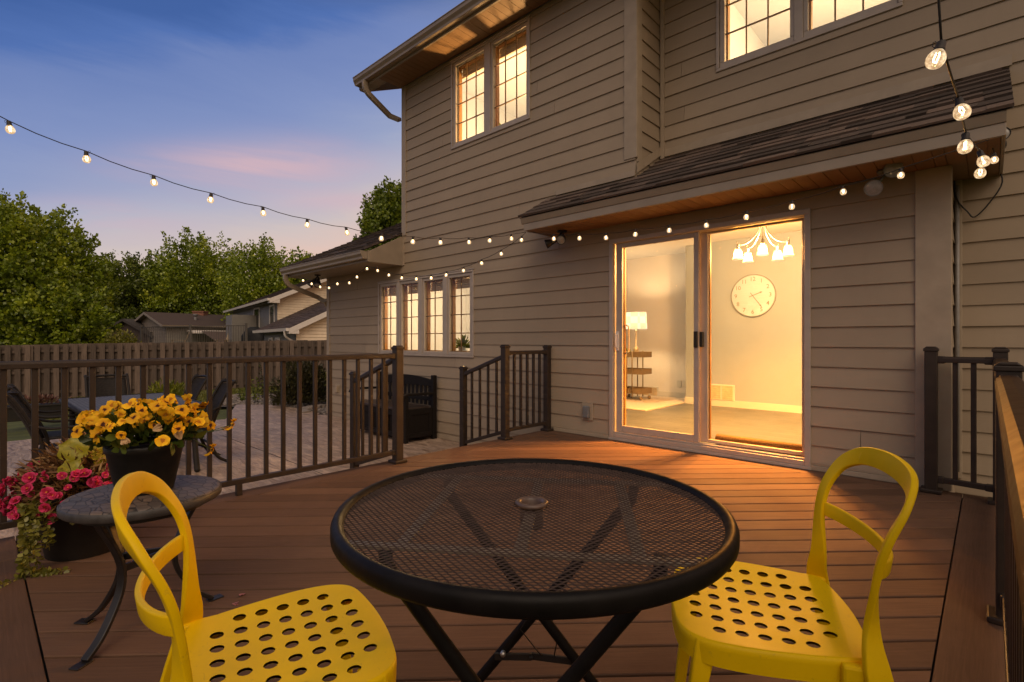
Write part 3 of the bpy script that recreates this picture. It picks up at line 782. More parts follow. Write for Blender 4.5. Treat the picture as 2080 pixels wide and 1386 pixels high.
gutter('gutter', LX0 + 0.03, XU - 0.02, LY, 2.35)
# main roof eave
EX0 = -7.22; EY = 4.165
f = MB(); f.box(EX0 + 0.02, 1.6, EY - 0.001, EY + 0.022, EAVEZ - 0.002, EAVEZ + 0.15)
f.prism([(EY + 0.0225, EAVEZ - 0.004), (EY + 0.16, EAVEZ - 0.004), (EY + 0.16, EAVEZ + 0.20), (EY + 0.0225, EAVEZ + 0.145)], EX0 + 0.001, EX0 + 0.02)
f.box(EX0 + 0.0205, XU - 0.04, EY + 0.14, EY + 0.16, EAVEZ - 0.003, EAVEZ + 0.1)
f.prism([(EY + 0.16, EAVEZ + 0.03), (WY + 4, EAVEZ + 0.03 + 1.9), (WY + 4, EAVEZ + 0.2 + 1.9), (EY + 0.16, EAVEZ + 0.2)], EX0, EX0 + 0.02)
f.build('eave_fascia', M_FASC, house, bevel=0.003)
soffit('eave_soffit', XU - 0.04, XB + 0.02, EY + 0.0225, WY - 0.026, EAVEZ, house, pitch=0.105)
soffit('eave_soffit', XB + 0.02, 1.6, EY + 0.0225, RY - 0.02, EAVEZ + 0.40, house, pitch=0.105)
m = MB(); m.quad((EX0 + 0.02, EY + 0.0225, EAVEZ), (XU - 0.041, EY + 0.0225, EAVEZ), (XU - 0.041, EY + 0.139, EAVEZ), (EX0 + 0.02, EY + 0.139, EAVEZ)); m.build('eave_return', M_FASC, house)
shingle_plane('main_roof', (EX0 - 0.02, EY - 0.05, EAVEZ + 0.155), (1, 0, 0), (0, 0.9, 0.436), 9.0, 4.6, house, M_SHIN, seed=13, tab=(0.3, 0.9))
gutter('gutter', EX0 + 0.03, 1.6, EY, EAVEZ + 0.145)
# gable wall closing the main roof on the left
m = MB(); m.poly([(XU, WY + 0.01, EAVEZ), (XU, WY + 4, EAVEZ), (XU, WY + 4, EAVEZ + 1.9), (XU, WY + 0.01, EAVEZ + 0.1)]); m.build('gable_wall', M_SID, house)
# downspouts with crimped elbows
def downspout(path, ribs=((0, 5),)):
    d_ = MB(); pr = [(-0.038, -0.026), (0.038, -0.026), (0.038, 0.026), (-0.038, 0.026)]
    sc = [1.0 + (0.05 if (k % 2 and len(path) > 6 and k < len(path) - 2) else 0.0) for k in range(len(path))]
    d_.sweep(path, pr, up=(1, 0, 0.001), scale=sc); return d_.build('downspout', M_FASC, house, bevel=0.004)
def elbow_path(x, ya, za, yb, zb, n=12):
    """drops from a gutter outlet, bends and runs back to the wall"""
    pts = [(x, ya, za), (x, ya, za - 0.05)]
    for k in range(1, n + 1):
        t = k / n * 1.05; r = 0.16; pts.append((x, ya + r * (1 - cos(t)), za - 0.05 - r * sin(t)))
    pts.append((x, yb, zb)); return pts
p = elbow_path(XU - 0.30, EY - 0.058, EAVEZ + 0.028, WY - 0.05, 4.60); downspout(p + [(XU - 0.12, WY + 0.01, 4.50)])
p = elbow_path(LX0 + 0.16, LY - 0.058, 2.235, WY - 0.06, 1.86); downspout(p + [(XL - 0.06, WY - 0.02, 1.76), (XL - 0.06, WY + 0.02, 1.68)])

# conduit and wall fittings
cdt = MB(); q = onY(1938, 693, RY); cdt.tube([(q.x + 0.02, RY - 0.035, 0.05), (q.x + 0.02, RY - 0.035, 2.2)], 0.014, 10); cdt.build('conduit', M_COND, house)
def outlet(px, py, Y, w=0.115, hgt=0.15, grey=True):
    c_ = onY(px, py, Y); r_ = MB(); r_.box(c_.x - w * .62, c_.x + w * .62, Y - 0.024, Y - 0.016, c_.z - hgt * .62, c_.z + hgt * .62)
    b = r_.build('outlet_box', M_TRIM, house, bevel=0.003)
    g = MB(); g.box(c_.x - w * .33, c_.x + w * .33, Y - 0.062, Y - 0.0245, c_.z - hgt * .42, c_.z + hgt * .42); g.build('weather_cover', M_GREY if grey else M_TRIM, b, bevel=0.008)
outlet(1195.5, 836, WY); outlet(688, 790, WY, grey=False)

# ---- rooms behind the glass
def room(x0, x1, y0, y1, z0, z1, wallm=None, front=None):
    w = wallm or M_IWALL; t = 0.06
    b = MB(); b.box(x0 - t, x1 + t, y1, y1 + t, z0 - t, z1 + t); b.box(x0 - t, x0, y0, y1 - 0.001, z0 - t, z1 + t); b.box(x1, x1 + t, y0, y1 - 0.001, z0 - t, z1 + t)
    for (a, c, e, g) in front:      # front wall pieces round the opening
        b.box(a, c, y0 - 0.04, y0 - 0.001, e, g)
    b.build('interior_wall', w, house)
    c = MB(); c.box(x0 - t, x1 + t, y0 - 0.04, y1 + t, z1, z1 + t); c.build('interior_ceiling', M_ICEIL, house)
    c = MB()
    yy = y0
    R = random.Random(3)
    while yy < y1:
        e = min(yy + 0.13, y1); xx = x0
        while xx < x1:
            xe = min(xx + R.uniform(0.7, 1.6), x1); c.cur = R.random(); c.box(xx, xe - 0.002, yy, e - 0.002, z0 - 0.02, z0); xx = xe
        yy = e
    c.cur = 0.4; c.box(x0 - t, x1 + t, y0 - 0.04, y1 + t, z0 - t - 0.02, z0 - 0.021)
    c.build('interior_floor', M_IFLOOR, house)
def frame_pieces(x0, x1, z0, z1, R):
    return [(x0, R[0], z0, z1), (R[1], x1, z0, z1), (R[0], R[1], z0, R[2]), (R[0], R[1], R[3], z1)]
IY = WY + 0.16
room(-4.96, -0.75, IY, 8.3, 0.05, 2.53, front=frame_pieces(-4.96, -0.75, 0.05, 2.53, in_(DR, 0.02)))
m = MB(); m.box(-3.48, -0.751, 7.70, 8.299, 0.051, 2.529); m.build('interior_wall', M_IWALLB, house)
m = MB(); m.box(-3.48, -0.752, 7.685, 7.699, 0.051, 0.15); m.box(-4.959, -3.50, 8.285, 8.2995, 0.051, 0.15); m.box(-3.495, -3.481, 7.69, 8.284, 0.051, 0.15); m.build('baseboard', M_IWHITE, house)
m = MB(); m.box(-4.95, -3.50, 6.45, 8.28, 0.0505, 0.062); m.build('interior_carpet', M_CARPET, house)
room(-8.9, -5.06, IY, 7.9, 0.05, 2.53, front=frame_pieces(-8.9, -5.06, 0.05, 2.53, in_(WLs, 0.02)))
room(-6.5, -2.75, IY, 7.6, 2.85, 5.25, front=frame_pieces(-6.5, -2.75, 2.85, 5.25, in_(WU, 0.02)))
room(-2.45, 1.2, RY + 0.16, 8.2, 2.85, 5.45, front=frame_pieces(-2.45, 1.2, 2.85, 5.45, in_(WR, 0.02)))
# wall registers
def register(px0, py0, px1, py1, Y):
    a = onY(px0, py1, Y); b = onY(px1, py0, Y); r_ = MB(); r_.box(a.x, b.x, Y - 0.018, Y - 0.001, a.z, b.z)
    root = r_.build('wall_register', M_IWHITE, house, bevel=0.004)
    s = MB(); hw = (b.x - a.x)
    for k in range(2):
        xa = a.x + hw * (0.07 + 0.46 * k); xb = xa + hw * 0.40; zz = a.z + 0.02
        s.box(xa, xb, Y - 0.0195, Y - 0.0185, a.z + 0.018, b.z - 0.018)
        n = 7
        for q in range(n):
            z_ = a.z + 0.022 + (b.z - a.z - 0.044) * q / (n - 1); s.obox(((xa + xb) / 2, Y - 0.024, z_), (xb - xa, 0.008, 0.004))
    s.build('louvre', simple('register_louvre', (0.45, 0.41, 0.35), 0.5), root)
register(1303, 786, 1338, 806, 8.30); register(1440, 783, 1493, 812, 7.70)
for px in (1380, 1392):
    a = onY(px, 780, 8.3); m = MB(); m.box(a.x - 0.038, a.x + 0.038, 8.286, 8.299, a.z - 0.06, a.z + 0.06); m.build('wall_plate', M_IWHITE, house, bevel=0.004)
# shades rolled up at the heads of the lower and upper windows
def blinds(R, lights, Y, drop, z1):
    for (a, b) in lights:
        s = MB()
        for k in range(5): s.box(a - 0.01, b + 0.01, Y + 0.12 + 0.004 * (k % 2), Y + 0.145, z1 - drop * (k + 1) / 5 + 0.004, z1 - drop * k / 5)
        s.build('blind', M_CURT, house)
blinds(WLs, [(lx(776, WY), lx(805.8, WY)), (lx(816.5, WY), lx(850, WY)), (lx(862.5, WY), lx(900, WY)), (lx(913.6, WY), lx(955.3, WY))], WY, 0.16, WLs[3] - 0.06)
blinds(WU, [(lx(926.5, WY), lx(984, WY)), (lx(1002, WY), lx(1070, WY))], WY, 0.15, WU[3] - 0.06)
# stacked vertical blind beside the door
s = MB()
for k in range(7): s.obox((-1.10 + 0.022 * k, WY + 0.215 + 0.01 * (k % 2), 1.06), (0.085, 0.004, 1.96), Matrix.Rotation(radians(68), 3, 'Z'))
s.build('vertical_blind', M_CURT, house)

# room lamps (the chandelier and the table lamp are modelled; the rest are bare lights for unseen lamps in the lit rooms)
WARM = (1.0, 0.60, 0.235)
lamp('kitchen_lamp', (-6.8, 6.2, 1.9), 300, WARM, 0.12)
lamp('bedroom_lamp', (-4.9, 5.7, 3.75), 330, WARM, 0.12)
lamp('landing_lamp', (-0.9, 6.7, 4.3), 300, WARM, 0.12)
# ------------------------------------------------------------------ deck
DX0 = -3.76; DX1 = 0.16; DY0 = -0.02; DY1 = WY - 0.022
deck = thing('deck', 'brown composite deck with boards laid on the diagonal against the house', 'deck', (-1.8, 2.2, GZ))
def clip(poly, a, b, c):
    """keep a*x+b*y+c >= 0"""
    out = []
    for i in range(len(poly)):
        p = poly[i]; q = poly[(i + 1) % len(poly)]; dp = a * p[0] + b * p[1] + c; dq = a * q[0] + b * q[1] + c
        if dp >= 0: out.append(p)
        if dp * dq < 0:
            t = dp / (dp - dq); out.append((p[0] + (q[0] - p[0]) * t, p[1] + (q[1] - p[1]) * t))
    return out
def diag_boards(name, rectxy, pitch, p_off, gap=0.0105, th=0.024, seed=4, sign=1):
    x0, x1, y0, y1 = rectxy; mb = MB(); R = random.Random(seed)
    u = Vector((1, sign)).normalized(); n = Vector((-sign, 1)).normalized()
    ps = [Vector(q).dot(n) for q in ((x0, y0), (x1, y0), (x1, y1), (x0, y1))]
    k = math.floor((min(ps) - p_off) / pitch)
    while p_off + k * pitch < max(ps):
        lo = p_off + k * pitch + gap / 2; hi = lo + pitch - gap; k += 1
        e = 0.0035
        poly = [(x0, y0), (x1, y0), (x1, y1), (x0, y1)]
        poly = clip(poly, n.x, n.y, -lo); poly = clip(poly, -n.x, -n.y, hi) if len(poly) > 2 else poly
        if len(poly) < 3: continue
        mb.cur = R.random(); dz = R.uniform(-0.0008, 0.0008)
        inner = clip(clip(poly, n.x, n.y, -(lo + e)), -n.x, -n.y, hi - e)
        if len(inner) < 3: continue
        mb.poly([(q[0], q[1], dz) for q in inner])
        for (va, za, vb, zb) in ((lo, -e * 0.8, lo + e, 0.0), (hi - e, 0.0, hi, -e * 0.8)):
            st = clip(clip(poly, n.x, n.y, -va), -n.x, -n.y, vb)
            if len(st) >= 3:
                mb.poly([(q[0], q[1], dz + za + (zb - za) * ((Vector(q).dot(n) - va) / (vb - va))) for q in st])
        for v, s_ in ((lo, 1), (hi, -1)):
            pts = [q for q in poly if abs(Vector(q).dot(n) - v) < 1e-5]
            if len(pts) >= 2:
                a, b = pts[0], pts[-1]
                mb.quad((a[0], a[1], dz - e * .8), (b[0], b[1], dz - e * .8), (b[0], b[1], -0.0085), (a[0], a[1], -0.0085))
    return mb.build(name, M_DECK, deck, recalc=False)
FX0 = -3.572; FX1 = -0.132; FY0 = 0.163; FY1 = 4.44; G_ = 0.005
diag_boards('decking', (FX0, FX1, FY0, FY1), 0.1465, 1.848)
diag_boards('decking', (DX0 + 0.02, DX1 - 0.02, -1.6, DY0 - G_), 0.1465, 0.03, sign=-1)
def board(x0, x1, y0, y1, mat, z1=0.0, z0=-0.024):
    m = MB(); m.cur = rng.random(); m.box(x0, x1, y0, y1, z0, z1); return m.build('border_board', mat, deck, bevel=0.004)
board(DX0, FX0 - G_, FY0, DY1, M_DECKY); board(FX1 + G_, DX1, FY0 - 0.2, DY1, M_DECKY, 0.0005)
board(FX0, FX1, FY1 + G_, DY1, M_DECKX); board(-3.36, FX1, DY0, FY0 - G_, M_DECKX, 0.0008)
board(DX0, -3.36 - G_, DY0, FY0 - G_, M_DECKX)
m = MB()
m.box(DX0 + 0.02, DX1 - 0.02, -1.58, WY - 0.03, -0.05, -0.026); m.build('gap_shade_sheet', M_BLACK, deck)  # added black sheet; shade between the boards is put into its colour
m = MB(); m.box(DX0 + 0.012, DX0 + 0.03, -1.6, DY1, -0.35, -0.0245); m.box(DX1 - 0.03, DX1 - 0.012, -1.6, DY1, -0.35, -0.0245); m.build('rim_board', M_DECKY, deck)
# steps down to the patio
m = MB(); m.box(-4.10, DX0 - 0.002, 2.50, 4.0, -0.203, -0.18); m.box(-4.42, -4.105, 2.50, 4.0, -0.203, -0.18)
m.build('step_tread', M_DECKY, deck, bevel=0.004)
m = MB(); m.box(-4.40, -4.38, 2.52, 3.98, GZ, -0.204); m.box(-4.37, DX0, 2.50, 2.52, GZ, -0.204); m.box(-4.37, DX0, 3.98, 4.0, GZ, -0.204); m.build('step_riser', M_DECKY, deck)

# ------------------------------------------------------------------ railings
def post(parent, x, y, zb, zt, w=0.070, foot=True):
    m = MB(); m.box(x - w / 2, x + w / 2, y - w / 2, y + w / 2, zb + (0.002 if foot else 0), zt - 0.02)
    p = m.build('post', M_RAIL, parent, bevel=0.006)
    c = MB(); c.box(x - w / 2 - 0.006, x + w / 2 + 0.006, y - w / 2 - 0.006, y + w / 2 + 0.006, zt - 0.025, zt - 0.005)
    c.prism([(x - w / 2 - 0.004, zt - 0.005), (x + w / 2 + 0.004, zt - 0.005), (x + w / 2 - 0.012, zt + 0.008), (x - w / 2 + 0.012, zt + 0.008)], y - w / 2 + 0.002, y + w / 2 - 0.002, 'Y')
    c.build('post_cap', M_RAIL, p, bevel=0.004)
    if foot:
        f = MB(); f.box(x - w / 2 - 0.024, x + w / 2 + 0.024, y - w / 2 - 0.024, y + w / 2 + 0.024, zb + 0.001, zb + 0.026); f.build('base_flange', M_RAIL, p, bevel=0.006)
    return p
RAILP = [(-0.026, -0.020), (0.026, -0.020), (0.026, 0.006), (0.020, 0.016), (0.010, 0.021), (-0.010, 0.021), (-0.020, 0.016), (-0.026, 0.006)]
def rail_run(parent, a, b, ztop_a, ztop_b, zbot_a, zbot_b, spacing=0.117, first=None, mat=None, prof=None, bal=0.026):
    a = Vector((a[0], a[1], 0)); b = Vector((b[0], b[1], 0)); L = (b - a).length; u = (b - a) / L
    P = lambda s, z: (a.x + u.x * s, a.y + u.y * s, z)
    m = MB(); m.sweep([P(0, ztop_a - 0.02), P(L, ztop_b - 0.02)], prof or RAILP, up=(0, 0, 1)); m.build('top_rail', mat or M_RAIL, parent, bevel=0.004)
    m = MB(); m.beam(P(0, zbot_a + 0.018), P(L, zbot_b + 0.018), 0.036, 0.036); m.build('bottom_rail', M_RAIL, parent, bevel=0.004)
    m = MB()
    for s in (0.012, L - 0.012):
        k = s / L; z1 = ztop_a + (ztop_b - ztop_a) * k; z0 = zbot_a + (zbot_b - zbot_a) * k
        m.obox(P(s, z1 - 0.022), (0.05, 0.05, 0.05), Matrix.Rotation(atan2(u.y, u.x), 3, 'Z')); m.obox(P(s, z0 + 0.018), (0.044, 0.046, 0.044), Matrix.Rotation(atan2(u.y, u.x), 3, 'Z'))
    m.build('bracket', M_RAIL, parent, bevel=0.006)
    n = int(round(L / spacing)); s = first if first is not None else L / n
    step = spacing if first is not None else L / n
    hb = bal / 2; rot = Matrix.Rotation(atan2(u.y, u.x), 3, 'Z')
    while s < L - 0.05:
        k = s / L; z1 = ztop_a + (ztop_b - ztop_a) * k - 0.038; z0 = zbot_a + (zbot_b - zbot_a) * k + 0.03
        m = MB(); m.obox(P(s, (z0 + z1) / 2), (bal, bal, z1 - z0), rot); m.build('baluster', M_RAIL, parent, bevel=0.002, bseg=1); s += step
RT_Z = 0.925; RB_Z = 0.075
side = thing('deck_railing', 'long dark bronze railing along the left edge of the deck beside the patio', 'railing', (-3.65, 1.2, 0), 0, 'bronze railings round the deck')
RXL = -3.652; ys1 = 2.475
post(side, RXL, ys1, 0, 0.985); post(side, RXL, 0.0, 0, 0.985)
rail_run(side, (RXL, 0.035), (RXL, ys1 - 0.035), RT_Z, RT_Z, RB_Z, RB_Z, 0.117, 0.078)
m = MB(); q = onX(485, 1000, RXL); m.box(RXL - 0.018, RXL + 0.018, q.y - 0.018, q.y + 0.018, 0.001, RB_Z + 0.001); m.build('rail_support', M_RAIL, side, bevel=0.003)
def stair_section(root, y, flip):
    m_ = -1 if flip else 1
    xl = -4.36
    post(root, xl, y, -0.178, 0.735, w=0.066, foot=False)
    pts = [(RXL - 0.035, y, 0.895), (RXL - 0.075, y, 0.868), (xl + 0.03, y, 0.66)]
    m = MB(); m.sweep(pts, RAILP, up=(0, 0, 1)); m.build('handrail', M_RAIL, root, bevel=0.003)
    b0 = (RXL - 0.035, y, 0.085); b1 = (xl + 0.03, y, -0.12)
    m = MB(); m.beam(b0, b1, 0.034, 0.036); m.build('bottom_rail', M_RAIL, root, bevel=0.003)
    for k in range(1, 5):
        x = RXL - 0.035 + (xl - RXL + 0.06) * k / 5.0 - 0.01
        t = (x - RXL + 0.075) / (xl + 0.03 - RXL + 0.075); zt = 0.868 + (0.66 - 0.868) * max(t, 0)
        t2 = (x - b0[0]) / (b1[0] - b0[0]); zb = b0[2] + (b1[2] - b0[2]) * t2
        m = MB(); m.obox((x, y, (zt - 0.015 + zb) / 2), (0.024, 0.024, zt - 0.015 - zb)); m.build('baluster', M_RAIL, root, bevel=0.002, bseg=1)
stair_section(side, ys1, False)
wallr = thing('deck_railing', 'short dark bronze railing between the steps and the house wall below the lit four-light window', 'railing', (-3.7, 4.1, 0), 0, 'bronze railings round the deck')
ys2 = 3.835; RX2 = -3.70
post(wallr, RX2, ys2, 0, 0.985); post(wallr, RX2, 4.53, 0, 0.975, w=0.066)
rail_run(wallr, (RX2, ys2 + 0.035), (RX2, 4.53 - 0.033), RT_Z, RT_Z, RB_Z, RB_Z, 0.112)
stair_section(wallr, ys2, True)
rr = thing('deck_railing', 'bronze railing with wide rounded cap running from the wall past the viewer on the right', 'railing', (0.05, 2, 0), 0, 'bronze railings round the deck')
RXR = 0.052
CAPP = [(-0.037, -0.030), (0.037, -0.030), (0.037, -0.004), (0.033, 0.010), (0.022, 0.019), (0.0, 0.023), (-0.022, 0.019), (-0.033, 0.010), (-0.037, -0.004)]
post(rr, RXR, 4.44, 0, 0.985); post(rr, RXR, 2.60, 0, 0.945); post(rr, RXR, -0.75, 0, 0.945); post(rr, -0.288, 4.49, 0, 0.985)
rail_run(rr, (RXR, 4.40), (RXR, 2.64), 0.92, 0.92, RB_Z, RB_Z, 0.117, mat=M_CAPR, prof=CAPP)
rail_run(rr, (RXR, 2.565), (RXR, -0.71), 0.905, 0.905, RB_Z, RB_Z, 0.117, mat=M_CAPR, prof=CAPP)
rail_run(rr, (-0.288 + 0.035, 4.485), (RXR - 0.035, 4.445), RT_Z, RT_Z, RB_Z, RB_Z, 0.106)

# ------------------------------------------------------------------ round mesh table
TC = FR(1.03, 0.040); TH = 0.705; TR = 0.382
table = thing('bistro_table', 'round dark metal mesh-top folding table with an umbrella hole', 'table', (TC.x, TC.y, 0))
ang = YAW - radians(7.5)      # table frame is turned a little against the view
ux = Vector((cos(ang), sin(ang), 0)); vx = Vector((-sin(ang), cos(ang), 0))
TL = lambda u, v, z: (TC.x + ux.x * u + vx.x * v, TC.y + ux.y * u + vx.y * v, z)
m = MB(); m.lathe([(TR - 0.020, TH - 0.008), (TR - 0.014, TH - 0.001), (TR - 0.006, TH + 0.001), (TR, TH - 0.003), (TR + 0.003, TH - 0.010), (TR + 0.003, TH - 0.026), (TR, TH - 0.031), (TR - 0.006, TH - 0.031), (TR - 0.008, TH - 0.026), (TR - 0.009, TH - 0.014), (TR - 0.020, TH - 0.0135), (TR - 0.020, TH - 0.008)], (TC.x, TC.y, 0), 128)
m.build('rim', M_TABLE, table)
# expanded metal sheet: staggered zig-zag strands
def mesh_top():
    du, dv = 0.0132, 0.0078; R = TR - 0.012; quads = []
    w = 0.00062; zt = TH - 0.0095
    nv = int(R / dv) + 1
    for j in range(-nv, nv + 1):
        v0 = j * dv
        if abs(v0) >= R: continue
        hw = sqrt(R * R - v0 * v0); nu = int(hw / (du / 2))
        for i in range(-nu, nu):
            ua, ub = i * du / 2, (i + 1) * du / 2
            va = v0 + (dv * 0.5 if (i + j) % 2 else -0.0) * 1.0; vb = v0 + (dv * 0.5 if (i + 1 + j) % 2 else 0.0)
            um = (ua + ub) / 2
            if um * um + v0 * v0 < 0.030 ** 2: continue
            quads.append((ua, va, ub, vb))
    q = np.array(quads); n = len(q)
    ua, va, ub, vb = q.T
    U = np.stack([ua, ub, ub, ua], 1); 
    def tri(offv0, z0, offv1, z1):
        V = np.stack([va + offv0, vb + offv0, vb + offv1, va + offv1], 1); Z = np.stack([np.full(n, z0), np.full(n, z0), np.full(n, z1), np.full(n, z1)], 1)
        return np.stack([TC.x + ux.x * U + vx.x * V, TC.y + ux.y * U + vx.y * V, Z], 2)
    A = tri(-w, zt - 0.0006, w, zt + 0.0012); B = tri(-w, zt - 0.0006, -w * 0.7, zt - 0.0024); C_ = tri(w, zt + 0.0012, w * 0.6, zt - 0.0020)
    return np_mesh('mesh_top', A, 4, M_MESH, table, np.random.RandomState(1).rand(n))
mesh_top()
m = MB()
def flatbar(u0, v0, u1, v1, w=0.022, z=TH - 0.016): m.beam(TL(u0, v0, z), TL(u1, v1, z), w, 0.006)
ch = 0.215; hl = sqrt((TR - 0.012) ** 2 - ch ** 2)
flatbar(-hl, ch, hl, ch); flatbar(-hl, -ch, hl, -ch)
for u in (-0.20, 0.19): flatbar(u, -ch + 0.012, u, ch - 0.012, 0.022, TH - 0.0165)
flatbar(0.0, -ch + 0.012, 0.0, -0.034, 0.022, TH - 0.0165); flatbar(0.0, 0.034, 0.0, ch - 0.012, 0.022, TH - 0.0165)
m.build('under_frame', simple('frame_bar_sheen', (0.24, 0.19, 0.135), 0.4, 0.3, 40), table, bevel=0.001)  # pale tone paints in the light these bars reflect
m = MB(); m.lathe([(0.021, TH - 0.05), (0.021, TH - 0.004), (0.024, TH + 0.001), (0.030, TH + 0.002), (0.0335, TH - 0.001), (0.0335, TH - 0.006), (0.027, TH - 0.008), (0.0235, TH - 0.012), (0.0235, TH - 0.05), (0.021, TH - 0.05)], (TC.x, TC.y, 0), 40)
m.build('umbrella_ring', simple('ring_worn', (0.11, 0.07, 0.055), 0.4, 0.35, 40), table)
for v in (0.205, -0.205):
    s_ = 1 if v > 0 else -1
    for k, (ut, ub) in enumerate(((-0.225, 0.30), (0.225, -0.30))):
        vo = v + (0.011 if k else -0.011)
        m = MB(); m.tube([TL(ut, vo, TH - 0.018), TL(ut * 0.985, vo, TH - 0.05), TL(ub * 0.93, vo, 0.03), TL(ub * 0.99, vo, 0.012)], 0.0125, 12)
        leg = m.build('leg', M_TABLE, table)
        f = MB(); f.tube([TL(ub * 0.90, vo, 0.055), TL(ub, vo, 0.002)], 0.0165, 12); f.build('foot_cap', M_BLKMET, leg)
        pm = 0.5; pu = ut * 0.985 + (ub * 0.93 - ut * 0.985) * 0.62; pz = (TH - 0.05) + (0.03 - TH + 0.05) * 0.62
        b = MB(); b.tube([TL(pu, vo - 0.02, pz), TL(pu, vo + 0.02, pz)], 0.006, 10); b.ball(TL(pu, vo - 0.018, pz), 0.0075, 10, 6); b.build('screw', M_STEEL, leg)
    m = MB(); u1 = 0.105; zb = 0.262
    m.beam(TL(-u1 * 1.05, v, zb - 0.006), TL(-0.02, v, zb), 0.006, 0.017); m.beam(TL(-0.02, v + 0.004, zb), TL(u1 * 1.02, v, zb - 0.004), 0.006, 0.017)
    m.tube([TL(-0.02, v - 0.008, zb), TL(-0.02, v + 0.012, zb)], 0.005, 8)
    m.build('cross_brace', M_BLKMET, table, bevel=0.001)
m = MB(); m.tube([TL(-0.035, 0.20, 0.42), TL(-0.03, 0.19, 0.36), TL(-0.045, 0.19, 0.335), TL(-0.01, 0.195, 0.29), TL(0.005, 0.2, 0.27)], 0.0015, 5)
m.tube([TL(0.015, 0.2, 0.42), TL(0.03, 0.2, 0.36), TL(0.045, 0.2, 0.32), TL(0.035, 0.2, 0.268)], 0.0015, 5); m.build('wire_tie', M_BLKMET, table)

# ------------------------------------------------------------------ yellow perforated chairs
def rounded_outline():
    """seat outline, y forward; counter-clockwise"""
    pts = []
    ctrl = [(-0.165, -0.195), (0.0, -0.215), (0.165, -0.195), (0.192, -0.15), (0.212, -0.04), (0.218, 0.06), (0.205, 0.130), (0.165, 0.170), (0.08, 0.186), (0.0, 0.190), (-0.08, 0.186), (-0.165, 0.170), (-0.205, 0.130), (-0.218, 0.06), (-0.212, -0.04), (-0.192, -0.15)]
    n = len(ctrl)
    for i in range(n):
        p0, p1, p2, p3 = [Vector(ctrl[(i + k) % n]) for k in (-1, 0, 1, 2)]
        for t in np.linspace(0, 1, 6, endpoint=False):
            pts.append(0.5 * ((2 * p1) + (-p0 + p2) * t + (2 * p0 - 5 * p1 + 4 * p2 - p3) * t * t + (-p0 + 3 * p1 - 3 * p2 + p3) * t ** 3))
    return pts
